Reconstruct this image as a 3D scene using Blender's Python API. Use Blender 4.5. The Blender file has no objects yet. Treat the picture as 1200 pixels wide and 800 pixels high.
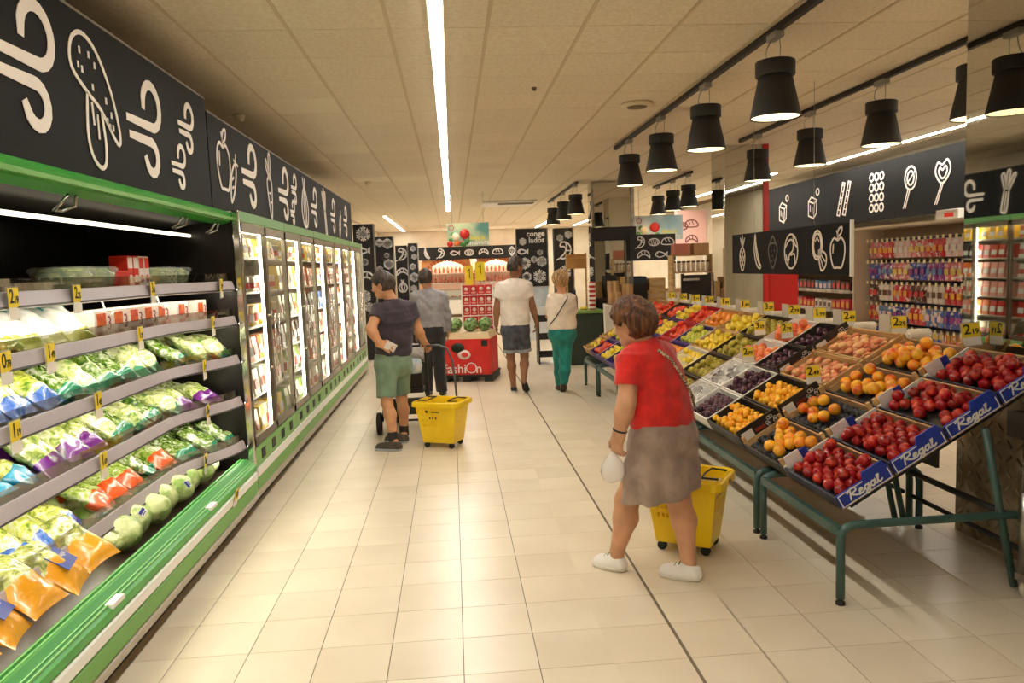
import bpy, math, random
import numpy as np
from mathutils import Vector, Matrix
SC = bpy.context.scene
COL = SC.collection
random.seed(7)
RNG = np.random.default_rng(5)
# ------------------------------------------------------------------ camera
def make_camera():
    f, pit, yaw, rol = 896.6, 0.09696, 0.07473, -0.03632
    cy, sy, cp, sp = math.cos(yaw), math.sin(yaw), math.cos(pit), math.sin(pit)
    fw = Vector((sy*cp, cy*cp, -sp)); rt = Vector((cy, -sy, 0)); up = rt.cross(fw)
    c, s = math.cos(rol), math.sin(rol)
    rt, up = c*rt+s*up, c*up-s*rt
    cd = bpy.data.cameras.new('camera'); cd.sensor_width = 36; cd.lens = f*36/1200
    cd.clip_end = 100
    o = bpy.data.objects.new('camera', cd); COL.objects.link(o)
    m = Matrix.Identity(4)
    for i in range(3): m[i][0], m[i][1], m[i][2] = rt[i], up[i], -fw[i]
    m.translation = (0, 0, 1.65); o.matrix_world = m
    SC.camera = o
make_camera()
# ------------------------------------------------------------------ world, exposure, light strengths
w = bpy.data.worlds.new('world'); SC.world = w; w.use_nodes = True
w.node_tree.nodes['Background'].inputs[0].default_value = (1, .93, .8, 1)
w.node_tree.nodes['Background'].inputs[1].default_value = .3
SC.view_settings.view_transform = 'Standard'; SC.view_settings.look = 'None'
SC.view_settings.gamma = 1; SC.view_settings.exposure = 0.3
SC.view_settings.use_curve_mapping = False
SC.cycles.use_denoising = True
SC.cycles.max_bounces = 7; SC.cycles.diffuse_bounces = 4; SC.cycles.glossy_bounces = 4
SC.cycles.transparent_max_bounces = 12; SC.cycles.sample_clamp_indirect = 6
SC.cycles.caustics_reflective = False; SC.cycles.caustics_refractive = False
TUBE_POWER = 46.0     # ceiling light lines
CASE_POWER = 17.0     # chiller strips
LAMP_POWER = 60.0     # pendant bulbs
# ------------------------------------------------------------------ materials
MATS = {}
def lin(c):
    return tuple(((x/255)/12.92 if x/255 <= .04045 else ((x/255+.055)/1.055)**2.4) for x in c)
def mat(name, col=(200, 200, 200), rough=.5, metal=0., col2=None, scale=20., bump=0., bscale=None, rnd=0.,
        emit=0., coat=0., spec=.5, ramp=(.4, .6), stretch=None, sheen=0., alpha=1., sss=0., detail=3.):
    if name in MATS: return MATS[name]
    m = bpy.data.materials.new(name); m.use_nodes = True; MATS[name] = m
    nt = m.node_tree; N = nt.nodes; L = nt.links; b = N['Principled BSDF']
    c1 = (*lin(col), 1)
    b.inputs['Base Color'].default_value = c1
    b.inputs['Roughness'].default_value = rough; b.inputs['Metallic'].default_value = metal
    b.inputs['Specular IOR Level'].default_value = spec
    if coat: b.inputs['Coat Weight'].default_value = coat; b.inputs['Coat Roughness'].default_value = .12
    if sheen: b.inputs['Sheen Weight'].default_value = sheen
    if alpha < 1: b.inputs['Alpha'].default_value = alpha
    if emit:
        b.inputs['Emission Color'].default_value = c1; b.inputs['Emission Strength'].default_value = emit
    tc = N.new('ShaderNodeTexCoord'); vec = tc.outputs['Object']
    if stretch:
        mp = N.new('ShaderNodeMapping'); mp.inputs['Scale'].default_value = stretch
        L.new(vec, mp.inputs[0]); vec = mp.outputs[0]
    src = None
    if col2 is not None:
        n = N.new('ShaderNodeTexNoise'); n.inputs['Scale'].default_value = scale; n.inputs['Detail'].default_value = detail
        n.noise_dimensions = '4D'
        oi = N.new('ShaderNodeObjectInfo'); mu = N.new('ShaderNodeMath'); mu.operation = 'MULTIPLY'; mu.inputs[1].default_value = 37.
        L.new(oi.outputs['Random'], mu.inputs[0]); L.new(mu.outputs[0], n.inputs['W'])
        L.new(vec, n.inputs['Vector'])
        r = N.new('ShaderNodeValToRGB'); r.color_ramp.elements[0].position = ramp[0]; r.color_ramp.elements[1].position = ramp[1]
        r.color_ramp.elements[0].color = c1; r.color_ramp.elements[1].color = (*lin(col2), 1)
        L.new(n.outputs['Fac'], r.inputs[0]); src = r.outputs[0]
    if rnd:
        oi = N.new('ShaderNodeObjectInfo')
        h = N.new('ShaderNodeHueSaturation')
        mr = N.new('ShaderNodeMapRange'); mr.inputs[3].default_value = 1-rnd; mr.inputs[4].default_value = 1+rnd
        L.new(oi.outputs['Random'], mr.inputs[0]); L.new(mr.outputs[0], h.inputs['Value'])
        if src: L.new(src, h.inputs['Color'])
        else: h.inputs['Color'].default_value = c1
        src = h.outputs[0]
    if src: L.new(src, b.inputs['Base Color'])
    if bump:
        n = N.new('ShaderNodeTexNoise'); n.inputs['Scale'].default_value = bscale or scale; n.inputs['Detail'].default_value = 4
        L.new(vec, n.inputs['Vector'])
        bp = N.new('ShaderNodeBump'); bp.inputs['Strength'].default_value = bump; bp.inputs['Distance'].default_value = .02
        L.new(n.outputs['Fac'], bp.inputs['Height']); L.new(bp.outputs[0], b.inputs['Normal'])
    return m
def mat_light(name, col, power):
    if name in MATS: return MATS[name]
    m = bpy.data.materials.new(name); m.use_nodes = True; MATS[name] = m
    nt = m.node_tree; nt.nodes.remove(nt.nodes['Principled BSDF'])
    e = nt.nodes.new('ShaderNodeEmission'); e.inputs[0].default_value = (*lin(col), 1); e.inputs[1].default_value = power
    nt.links.new(e.outputs[0], nt.nodes['Material Output'].inputs[0]); return m
def mat_glass(name, tint=(235, 240, 235), refl=.12, rough=.02):
    if name in MATS: return MATS[name]
    m = bpy.data.materials.new(name); m.use_nodes = True; MATS[name] = m
    nt = m.node_tree; N = nt.nodes; N.remove(N['Principled BSDF'])
    t = N.new('ShaderNodeBsdfTransparent'); t.inputs[0].default_value = (*lin(tint), 1)
    g = N.new('ShaderNodeBsdfGlossy'); g.inputs['Roughness'].default_value = rough
    lw = N.new('ShaderNodeFresnel'); lw.inputs[0].default_value = 1.45
    ad = N.new('ShaderNodeMath'); ad.operation = 'MULTIPLY_ADD'; ad.inputs[1].default_value = .55; ad.inputs[2].default_value = refl*.35; ad.use_clamp = True
    mx = N.new('ShaderNodeMixShader')
    nt.links.new(lw.outputs[0], ad.inputs[0]); nt.links.new(ad.outputs[0], mx.inputs[0])
    nt.links.new(t.outputs[0], mx.inputs[1]); nt.links.new(g.outputs[0], mx.inputs[2])
    nt.links.new(mx.outputs[0], N['Material Output'].inputs[0]); return m
def mat_bag(name, leafA, leafB, band, cut=.4, pale=(240, 245, 225), scale=26):
    """film bag: leaves seen through clear film, a printed coloured band over one end"""
    if name in MATS: return MATS[name]
    m = mat(name, leafA, rough=.22, coat=.8)
    nt = m.node_tree; N = nt.nodes; L = nt.links; b = N['Principled BSDF']
    tc = N.new('ShaderNodeTexCoord'); oi = N.new('ShaderNodeObjectInfo')
    mu = N.new('ShaderNodeMath'); mu.operation = 'MULTIPLY'; mu.inputs[1].default_value = 50
    L.new(oi.outputs['Random'], mu.inputs[0])
    n = N.new('ShaderNodeTexNoise'); n.noise_dimensions = '4D'; n.inputs['Scale'].default_value = scale; n.inputs['Detail'].default_value = 4
    n.inputs['Distortion'].default_value = 1.5
    L.new(tc.outputs['Object'], n.inputs['Vector']); L.new(mu.outputs[0], n.inputs['W'])
    r = N.new('ShaderNodeValToRGB'); e = r.color_ramp.elements
    e[0].position = .34; e[0].color = (*lin(leafB), 1); e[1].position = .5; e[1].color = (*lin(leafA), 1)
    x = e.new(.64); x.color = (*lin(pale), 1)
    L.new(n.outputs['Fac'], r.inputs[0])
    sx = N.new('ShaderNodeSeparateXYZ'); L.new(tc.outputs['Generated'], sx.inputs[0])
    n2 = N.new('ShaderNodeTexNoise'); n2.noise_dimensions = '4D'; n2.inputs['Scale'].default_value = 14
    L.new(tc.outputs['Object'], n2.inputs['Vector']); L.new(mu.outputs[0], n2.inputs['W'])
    ma = N.new('ShaderNodeMath'); ma.operation = 'MULTIPLY_ADD'; ma.inputs[1].default_value = .28; ma.inputs[2].default_value = -.14
    L.new(n2.outputs['Fac'], ma.inputs[0])
    ad = N.new('ShaderNodeMath'); ad.operation = 'ADD'; L.new(sx.outputs[0], ad.inputs[0]); L.new(ma.outputs[0], ad.inputs[1])
    gt = N.new('ShaderNodeMath'); gt.operation = 'GREATER_THAN'; gt.inputs[1].default_value = 1-cut
    L.new(ad.outputs[0], gt.inputs[0])
    mx = N.new('ShaderNodeMix'); mx.data_type = 'RGBA'; L.new(gt.outputs[0], mx.inputs[0])
    L.new(r.outputs[0], mx.inputs[6]); mx.inputs[7].default_value = (*lin(band), 1)
    L.new(mx.outputs[2], b.inputs['Base Color'])
    bp = N.new('ShaderNodeBump'); bp.inputs['Strength'].default_value = .5; bp.inputs['Distance'].default_value = .01
    L.new(n.outputs['Fac'], bp.inputs['Height']); L.new(bp.outputs[0], b.inputs['Normal'])
    return m
# common materials
BLACK = mat('black_paint', (22, 21, 20), .5)
SIGNBLACK = mat('sign_black', (15, 13, 12), .65, spec=.15)
CHALK = mat('chalk_white', (238, 226, 214), .6)
WHITE = mat('white_paint', (240, 238, 232), .45)
STEEL = mat('steel', (190, 186, 180), .28, 1., col2=(150, 146, 140), scale=6, bump=.05)
CHROME = mat('chrome', (215, 212, 205), .12, 1.)
MIRROR = mat('mirror', (205, 206, 200), .02, 1.)
GREEN = mat('green_enamel', (40, 150, 44), .35, col2=(54, 160, 54), scale=3)
GREEN2 = mat('green_pale', (96, 158, 66), .4)
YELLOWCARD = mat('yellow_card', (236, 206, 40), .5)
INK = mat('ink_black', (24, 20, 16), .6)
LAMPBLACK = mat('lamp_black', (30, 29, 26), .62, bump=.1, bscale=60)
# ------------------------------------------------------------------ mesh builder
class MB:
    def __init__(s): s.v = []; s.f = []; s.m = []; s.sm = []
    def add(s, vs, fs, mi=0, sm=False):
        o = len(s.v); s.v += [tuple(v) for v in vs]
        s.f += [tuple(i+o for i in f) for f in fs]; s.m += [mi]*len(fs); s.sm += [sm]*len(fs); return s
    def box(s, c, d, mi=0, rot=None):
        x, y, z = d[0]/2, d[1]/2, d[2]/2
        vs = [Vector((a, b, e)) for a in (-x, x) for b in (-y, y) for e in (-z, z)]
        if rot is not None: vs = [rot @ v for v in vs]
        vs = [v+Vector(c) for v in vs]
        return s.add(vs, [(0, 1, 3, 2), (4, 6, 7, 5), (0, 4, 5, 1), (2, 3, 7, 6), (0, 2, 6, 4), (1, 5, 7, 3)], mi)
    def b2(s, lo, hi, mi=0):
        return s.box([(a+b)/2 for a, b in zip(lo, hi)], [abs(b-a) for a, b in zip(lo, hi)], mi)
    def hexa(s, p, mi=0):      # 8 points: bottom 4 ccw then top 4
        return s.add(p, [(3, 2, 1, 0), (4, 5, 6, 7), (0, 1, 5, 4), (1, 2, 6, 5), (2, 3, 7, 6), (3, 0, 4, 7)], mi)
    def tube(s, path, r, n=8, closed=False, mi=0, caps=True):
        P = [Vector(p) for p in path]; k = len(P); vs = []; up = None
        for i in range(k):
            a = P[i-1] if (i or closed) else P[0]; b = P[(i+1) % k] if (i < k-1 or closed) else P[-1]
            t = (b-a); t = t.normalized() if t.length > 1e-9 else Vector((0, 0, 1))
            if up is None:
                up = Vector((0, 0, 1)) if abs(t.z) < .9 else Vector((1, 0, 0))
            x = up-t*up.dot(t)
            if x.length < 1e-6: x = t.orthogonal()
            x.normalize(); up = x; y = t.cross(x)
            rr = r[i] if isinstance(r, (list, tuple)) else r
            vs += [P[i]+(x*math.cos(2*math.pi*j/n)+y*math.sin(2*math.pi*j/n))*rr for j in range(n)]
        fs = []
        for i in range(k if closed else k-1):
            i2 = (i+1) % k
            fs += [(i*n+j, i*n+(j+1) % n, i2*n+(j+1) % n, i2*n+j) for j in range(n)]
        if caps and not closed:
            fs += [tuple(range(n))[::-1], tuple((k-1)*n+j for j in range(n))]
        return s.add(vs, fs, mi, True)
    def lathe(s, prof, n=14, c=(0, 0, 0), mi=0, axis='z', rot=None, capb=True, capt=True):
        vs = []
        for r, z in prof:
            for j in range(n):
                a = 2*math.pi*j/n; v = Vector((r*math.cos(a), r*math.sin(a), z))
                if axis == 'x': v = Vector((z, v.x, v.y))
                if axis == 'y': v = Vector((v.y, z, v.x))
                if rot is not None: v = rot @ v
                vs.append(v+Vector(c))
        fs = []
        for i in range(len(prof)-1):
            fs += [(i*n+j, i*n+(j+1) % n, (i+1)*n+(j+1) % n, (i+1)*n+j) for j in range(n)]
        if capb: fs.append(tuple(range(n))[::-1])
        if capt: fs.append(tuple((len(prof)-1)*n+j for j in range(n)))
        return s.add(vs, fs, mi, True)
    def prism(s, poly, y0, y1, mi=0, T=None):   # poly in local (x,z), extruded along y
        n = len(poly)
        vs = [Vector((x, y0, z)) for x, z in poly]+[Vector((x, y1, z)) for x, z in poly]
        if T is not None: vs = [T @ v for v in vs]
        fs = [tuple(range(n)), tuple(range(2*n-1, n-1, -1))]
        fs += [(i, i+n, (i+1) % n+n, (i+1) % n) for i in range(n)]
        return s.add(vs, fs, mi)
    def ribbon(s, lines, w, T, th=.002, mi=0):   # flat strokes; T maps (x,y,0) to place, +z out of the surface
        for ln in lines:
            closed = len(ln) > 2 and ln[0] == ln[-1]
            P = [Vector((a, b)) for a, b in (ln[:-1] if closed else ln)]; k = len(P)
            if k == 1: P = [P[0]-Vector((0, w*.25)), P[0]+Vector((0, w*.25))]; k = 2
            L, R = [], []
            for i in range(k):
                a = P[i-1] if (i or closed) else P[0]; b = P[(i+1) % k] if (i < k-1 or closed) else P[-1]
                d1 = (P[i]-a); d2 = (b-P[i])
                d1 = d1.normalized() if d1.length > 1e-9 else d2.normalized(); d2 = d2.normalized() if d2.length > 1e-9 else d1
                t = d1+d2; t = t.normalized() if t.length > 1e-6 else d1
                nn = Vector((-t.y, t.x)); c = max(.5, nn.dot(Vector((-d1.y, d1.x))))
                e = Vector((0, 0))
                if not closed and i == 0: e = -d2*w*.5
                if not closed and i == k-1: e = d1*w*.5
                sh = .72 if (not closed and i in (0, k-1)) else 1
                L.append(P[i]+e+nn*w/2/c*sh); R.append(P[i]+e-nn*w/2/c*sh)
            vs = []
            for z in (th, 0):
                vs += [T @ Vector((p.x, p.y, z)) for p in L]+[T @ Vector((p.x, p.y, z)) for p in R]
            fs = []
            for i in range(k if closed else k-1):
                j = (i+1) % k
                fs += [(i, k+i, k+j, j), (i, j, 2*k+j, 2*k+i), (k+i, 3*k+i, 3*k+j, k+j)]
            s.add(vs, fs, mi)
        return s
    def mesh(s, name, mats):
        me = bpy.data.meshes.new(name); me.from_pydata(s.v, [], s.f)
        for m in (mats if isinstance(mats, (list, tuple)) else [mats]): me.materials.append(m)
        me.polygons.foreach_set('material_index', s.m); me.polygons.foreach_set('use_smooth', s.sm)
        me.update(); return me
def link(name, me, parent=None, loc=None, rot=None, M=None, bev=0):
    o = bpy.data.objects.new(name, me); COL.objects.link(o)
    if parent is not None: o.parent = parent
    if M is not None: o.matrix_local = M
    else:
        if loc is not None: o.location = loc
        if rot is not None: o.rotation_euler = rot
    if bev:
        b = o.modifiers.new('bevel', 'BEVEL'); b.width = bev; b.segments = 2; b.limit_method = 'ANGLE'
    return o
def obj(name, mb, mats, parent=None, world=False, bev=0, **k):
    """one mesh object; world=True: vertices are world coordinates, shifted into the parent's frame"""
    if world and parent is not None:
        p = parent.location if parent.parent is None else parent.parent.location+parent.location
        mb.v = [(v[0]-p[0], v[1]-p[1], v[2]-p[2]) for v in mb.v]
    return link(name, mb.mesh(name, mats), parent, bev=bev, **k)
def tag(o, label=None, cat=None, group=None, kind=None):
    if label: o['label'] = label
    if cat: o['category'] = cat
    if group: o['group'] = group
    if kind: o['kind'] = kind
    return o
def thing(name, label, cat, loc=(0, 0, 0), rz=0, group=None):
    o = bpy.data.objects.new(name, None); COL.objects.link(o); o.location = loc; o.rotation_euler = (0, 0, rz)
    o.empty_display_size = .1
    return tag(o, label, cat, group)
def dup(root, loc=None, rot=None, label=None, group=None, M=None):
    r = root.copy(); COL.objects.link(r)
    if loc is not None: r.location = loc
    if rot is not None: r.rotation_euler = rot
    if M is not None: r.matrix_world = M
    if label: r['label'] = label
    if group: r['group'] = group
    for ch in list(root.children):
        c = ch.copy(); COL.objects.link(c); c.parent = r
        for g in list(ch.children):
            d = g.copy(); COL.objects.link(d); d.parent = c
    return r
def frame(o, x, y):
    """matrix with local x along x, local y along y, origin o"""
    x = Vector(x).normalized(); y = Vector(y); y = (y-x*y.dot(x)).normalized(); z = x.cross(y)
    m = Matrix.Identity(4)
    for i in range(3): m[i][0], m[i][1], m[i][2] = x[i], y[i], z[i]
    m.translation = Vector(o); return m
TXT = {}
def text_mesh(s, size=.1, shear=0., ext=.001, m=None, bold=0., align='CENTER', spacing=1.):
    key = (s, round(size, 4), shear, m.name if m else '', bold, align, spacing)
    if key not in TXT:
        cu = bpy.data.curves.new('text', 'FONT'); cu.body = s; cu.size = size; cu.shear = shear; cu.extrude = ext
        cu.align_x = align; cu.align_y = 'CENTER'; cu.offset = bold; cu.resolution_u = 3; cu.space_character = spacing
        t = bpy.data.objects.new('text', cu); COL.objects.link(t)
        me = bpy.data.meshes.new_from_object(t.evaluated_get(bpy.context.evaluated_depsgraph_get()))
        bpy.data.objects.remove(t); me.materials.clear(); me.materials.append(m or INK); TXT[key] = me
    return TXT[key]
ORD = ['nearest', 'second', 'third', 'fourth', 'fifth', 'sixth', 'seventh', 'eighth', 'ninth', 'tenth', 'eleventh', 'twelfth', 'thirteenth', 'fourteenth', 'fifteenth', 'sixteenth', 'seventeenth', 'eighteenth', 'nineteenth', 'twentieth', 'twenty-first', 'twenty-second']
def circ(cx, cy, rx, ry=None, a0=0, a1=360, n=14):
    ry = rx if ry is None else ry
    pts = [(round(cx+rx*math.cos(math.radians(a0+(a1-a0)*i/n)), 4), round(cy+ry*math.sin(math.radians(a0+(a1-a0)*i/n)), 4)) for i in range(n+1)]
    if abs(a1-a0) == 360: pts[-1] = pts[0]
    return pts
# ------------------------------------------------------------------ setting: floor, ceiling, walls
H = 3.12
X0, X1, Y0, Y1 = -2.75, 6.75, -4.5, 29.5
def in_view(x, y, z, m=40):
    v = SC.camera.matrix_world.inverted() @ Vector((x, y, z))
    if v.z > -.1: return False
    px = 600+896.6*v.x/-v.z; py = 400-896.6*v.y/-v.z
    return -m < px < 1200+m and -m < py < 800+m
bpy.context.view_layer.update()
SUB = mat('grout', (120, 104, 84), .8)
TILE = mat('floor_tile', (233, 220, 197), .3, col2=(224, 209, 185), scale=1.6, rnd=.03, bump=.03, bscale=4, spec=.45)
fl = MB(); fl.b2((X0, Y0, -.1), (X1, Y1, -.003))
floor = tag(obj('floor', fl, SUB), 'cream square floor tiles with dark joints running down the aisle', kind='structure')
T, TX, TY = .3136, -1.276, 2.99
tm = MB(); tm.hexa([(-.155, -.1555, -.005), (.155, -.1555, -.005), (.155, .1555, -.005), (-.155, .1555, -.005),
                    (-.1548, -.1553, 0), (.1548, -.1553, 0), (.1548, .1553, 0), (-.1548, .1553, 0)])
tile_me = tm.mesh('tile', TILE)
cells = []
for i in range(-5, 26):
    for j in range(-24, 85):
        if i == 6 or i == 7:  pass
        cells.append((TX+T*(i+.5), TY+T*(j+.5), i))
def near_key(c):
    return (not (c[0] > -1.5 and c[0] < 4.2 and in_view(c[0], c[1], 0)), c[1])
cells.sort(key=near_key)
rest = MB()
for n, (x, y, i) in enumerate(cells):
    dx = .008 if i == 7 else (-.004 if i == 6 else 0)
    if n < 295: link('tile', tile_me, floor, loc=(x+dx, y, 0))
    elif X0+.1 < x < X1-.1 and Y0+.1 < y < Y1-.1:
        a = .1548; x += dx
        rest.add([(x-a, y-a, 0), (x+a, y-a, 0), (x+a, y+a, 0), (x-a, y+a, 0), (x-a, y-a, -.004), (x+a, y-a, -.004), (x+a, y+a, -.004), (x-a, y+a, -.004)],
                 [(0, 1, 2, 3), (4, 5, 1, 0), (5, 6, 2, 1), (6, 7, 3, 2), (7, 4, 0, 3)])
tag(obj('tile', rest, TILE, floor), kind='stuff')
# ceiling
CEIL = mat('ceiling_panel', (240, 229, 208), .85, col2=(230, 216, 192), scale=40, bump=.15, bscale=90, rnd=.03)
CEILW = mat('ceiling_panel_pale', (243, 232, 208), .8)
GRIDM = mat('ceiling_grid', (214, 196, 164), .6)
cb = MB(); cb.b2((X0, Y0, H+.012), (X1, Y1, H+.12))
ceiling = tag(obj('ceiling', cb, mat('ceiling_void', (120, 100, 74), .9)), 'beige suspended ceiling of square panels', kind='structure')
CX, CY, PW, PL = .281, 4.86, .6, .615
pm = MB(); pm.b2((-PW/2+.012, -PL/2+.004, 0), (PW/2-.012, PL/2-.004, .014))
panel_me = pm.mesh('panel', CEIL); panel_w = pm.mesh('panel', CEILW)
pale = {(-3, 3), (-3, 7), (-4, 8), (-2, 12), (-3, 12), (2, 15)}
cells = []
for i in range(-5, 11):
    for j in range(-15, 40):
        cells.append((CX+PW*(i+.5), CY+PL*(j+.5), i, j))
cells.sort(key=lambda c: (not in_view(c[0], c[1], H), c[1]))
rest = MB(); gb = []
for n, (x, y, i, j) in enumerate(cells):
    if n < 295 or (i, j) in pale: link('panel', panel_w if (i, j) in pale else panel_me, ceiling, loc=(x, y, H))
    elif x+PW/2 < X1 and y+PL/2 < Y1: rest.b2((x-PW/2+.012, y-PL/2+.004, H), (x+PW/2-.012, y+PL/2-.004, H+.014))
tag(obj('panel', rest, CEIL, ceiling), kind='stuff')
for i in range(-4, 11):
    g = MB(); g.b2((CX+PW*i-.011, Y0, H-.004), (CX+PW*i+.011, Y1, H+.012)); obj('grid_bar', g, GRIDM, ceiling)
WALLM = mat('wall_paint', (226, 214, 192), .8, col2=(218, 205, 182), scale=2)
def wall(name, lo, hi, m=WALLM):
    b = MB(); b.b2(lo, hi); return tag(obj(name, b, m), kind='structure')
wall('wall_left', (X0-.1, Y0, 0), (X0, Y1, H+.1)); wall('wall_right', (X1, Y0, 0), (X1+.1, Y1, H+.1))
wall('wall_back', (X0-.1, Y1, 0), (X1+.1, Y1+.1, H+.1)); wall('wall_front', (X0-.1, Y0-.1, 0), (X1+.1, Y0, H+.1))
# light lines
TUBE = mat_light('tube_light', (255, 250, 238), TUBE_POWER)
HOUSE = mat('tube_housing', (235, 228, 212), .5)
def light_line(x, y0, y1, label, wdt=.075):
    t = thing('ceiling_light', label, 'ceiling light', (x, (y0+y1)/2, H))
    a = MB(); a.b2((x-wdt/2-.01, y0-.01, H-.009), (x+wdt/2+.01, y1+.01, H-.005)); obj('housing', a, HOUSE, t, world=True)
    b = MB(); b.b2((x-wdt/2, y0, H-.012), (x+wdt/2, y1, H-.0095)); obj('light_strip', b, TUBE, t, world=True)
light_line(-.03, -3.8, 19.6, 'long white light line on the ceiling over the middle of the aisle')
light_line(-1.72, 20.8, 29, 'short white ceiling light line over the far freezer panels left of the brick arches')
light_line(3.25, 22, 29, 'far white ceiling light line right of the brick arches, towards the frozen food wall')
light_line(6.05, 3.0, 12.4, 'white ceiling light line over the confectionery shelves')
light_line(5.7, 13.2, 19.5, 'white ceiling light line behind the mirrored pillars, beyond the confectionery shelves', .09)
light_line(4.6, 20.5, 28.5, 'far white ceiling light line above the pink bakery wall')
# ceiling fittings
def disc_fit(name, label, cat, x, y, r, h, m, inner=None):
    t = thing(name, label, cat, (x, y, H))
    a = MB(); a.lathe([(r, 0), (r, -h*.4), (r*.8, -h)], 20, (x, y, H-.004)); obj('rim', a, m, t, world=True)
    b = MB(); b.lathe([(r*.62, -h), (r*.6, -h-.006)], 18, (x, y, H-.004)); obj('core', b, inner or m, t, world=True)
BEIGE = mat('beige_plastic', (224, 208, 176), .5); DARKGRILL = mat('dark_grille', (110, 92, 68), .7)
disc_fit('ceiling_vent', 'round ceiling air outlet beside the lamp track over the fruit', 'air vent', 1.78, 7.17, .15, .03, BEIGE, DARKGRILL)
for x, y, l in [(3.7, 12.3, 'small round smoke detector on the ceiling left of the mirrored pillar with the red post'), (.0, 15.8, 'small round ceiling detector beside the far end of the middle light line'),
                (-1.3, 12.8, 'small dark ceiling detector above the far end of the left sign'), (-1.87, 7.3, 'pale round detector on the dim ceiling just above the left sign'), (.743, 6.45, 'small dark sensor on the ceiling right of the middle light line')]:
    disc_fit('ceiling_detector', l, 'detector', x, y, .05 if y > 8 or x < 0 else .02, .05 if y > 8 or x < 0 else .02, BEIGE if y > 8 or x < 0 else DARKGRILL)
t = thing('ceiling_cassette', 'square ceiling air-conditioning cassette far down the aisle', 'air conditioner', (1.35, 17.6, H))
a = MB(); a.b2((.75, 17.1, H-.05), (1.95, 18.3, H-.004)); obj('panel', a, WHITE, t, world=True, bev=.01)
for k in range(3):
    a = MB(); a.b2((1.1, 17.2+k*.14, H-.062), (1.9, 17.26+k*.14, H-.05)); obj('slot', a, mat('slot_grey', (120, 108, 90), .6), t, world=True)
# mirrored pillars
def pillar(lo, hi, label, base=0.):
    a = MB(); a.b2((lo[0]+.01, lo[1]+.01, 0), (hi[0], hi[1], H))
    p = tag(obj('pillar', a, WALLM), label, kind='structure')
    b = MB(); b.b2((lo[0], lo[1]+.012, base), (lo[0]+.009, hi[1], H-.002)); obj('mirror_panel', b, MIRROR, p)
    b = MB(); b.b2((lo[0]+.012, lo[1], base), (hi[0], lo[1]+.009, H-.002)); obj('mirror_panel', b, MIRROR, p)
    b = MB(); b.b2((lo[0]-.006, lo[1]-.006, base), (lo[0]+.012, lo[1]+.012, H-.002)); obj('corner_strip', b, CHROME, p)
    return p
pA = pillar((2.94, 2.2, 0), (3.5, 4.22, 0), 'large mirrored pillar beside the near end of the fruit stand', 1.0)
PLATE = mat('checker_plate', (176, 166, 146), .42, .8, col2=(120, 108, 88), scale=5, bump=.2, bscale=14)
a = MB(); a.b2((2.93, 2.19, .0), (2.95, 4.23, 1.0)); obj('base_plate', a, PLATE, pA)
b = MB()
for i in range(26):
    for j in range(12):
        b.box((2.927, 2.26+i*.077, .05+j*.08), (.006, .05, .012), rot=Matrix.Rotation(math.radians(45 if (i+j) % 2 else -45), 3, 'X'))
tag(obj('plate_tread', b, PLATE, pA), kind='stuff')
pB = pillar((3.58, 9.86, 0), (4.1, 10.35, 0), 'mirrored pillar with a red post behind the hanging fruit sign')
RED = mat('red_enamel', (196, 22, 20), .35)
a = MB(); a.b2((4.1, 9.84, 0), (4.17, 9.95, H)); obj('corner_post', a, RED, pB)
pC = pillar((2.6, 13.8, 0), (3.3, 14.4, 0), 'far mirrored pillar above the boxes behind the woman in red')
t = thing('red_cabinet', 'red upright cabinet beside the mirrored pillar behind the fruit stand', 'cabinet', (4.4, 10.1, 0))
a = MB(); a.b2((4.2, 9.95, 0), (4.62, 10.35, 1.66)); obj('body', a, RED, t, world=True, bev=.01)
a = MB(); a.b2((4.22, 9.94, .1), (4.38, 9.95, 1.6)); obj('door', a, RED, t, world=True)
# pendant lamps on tracks
def track(x, y0, y1, label):
    a = MB(); a.b2((-.02, y0, -.045), (.02, y1, -.004)); o = obj('lamp_track', a, BLACK, loc=(x, 0, H)); tag(o, label, 'lamp track'); return o
track(2.13, 3.0, 9.75, 'long black lamp track over the front of the fruit stand')
track(3.62, 4.26, 9.4, 'black lamp track running from the large mirrored pillar over the back of the fruit stand')
track(2.27, 13.6, 17.6, 'short black lamp track with three lamps over the frozen food end')
track(4.0, 12.5, 14.9, 'short black lamp track left of the mirrored pillar with the red post')
BULB = mat_light('bulb_light', (255, 226, 176), LAMP_POWER)
SHADEIN = mat('shade_inside', (240, 236, 225), .4)
def make_lamp():
    t = thing('pendant_lamp', '', 'lamp', (0, 0, 0))
    a = MB(); a.lathe([(.158, 0), (.158, .012), (.106, .255), (.100, .26), (.150, .004)], 28, capb=False, capt=False)
    a.lathe([(.158, 0), (.15, .004)], 28, capb=False, capt=False); obj('shade', a, LAMPBLACK, t)
    a = MB(); a.lathe([(.149, .006), (.10, .24), (0.001, .242)], 24, capb=False, capt=False); a.sm = [True]*len(a.f); obj('reflector', a, SHADEIN, t)
    a = MB(); a.lathe([(.02, .262), (.122, .262), (.124, .27), (.124, .35), (.118, .356), (.02, .356)], 28); obj('cap', a, LAMPBLACK, t)
    a = MB(); a.lathe([(.001, .1), (.05, .105), (.055, .13), (.03, .2)], 16); obj('bulb', a, BULB, t)
    a = MB(); a.tube([(.03, 0, .355), (.035, 0, .44), (.03, 0, .5)], .003, 5)
    a.tube([(-.03, 0, .355), (-.06, .01, .39), (-.045, .02, .44), (-.02, 0, .5)], .004, 5); obj('cable', a, STEEL, t)
    a = MB(); a.b2((-.03, -.075, .49), (.03, .075, .532)); obj('adapter', a, mat('adapter_grey', (150, 146, 136), .5), t, bev=.006)
    return t
lamp0 = make_lamp(); first = True
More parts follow.
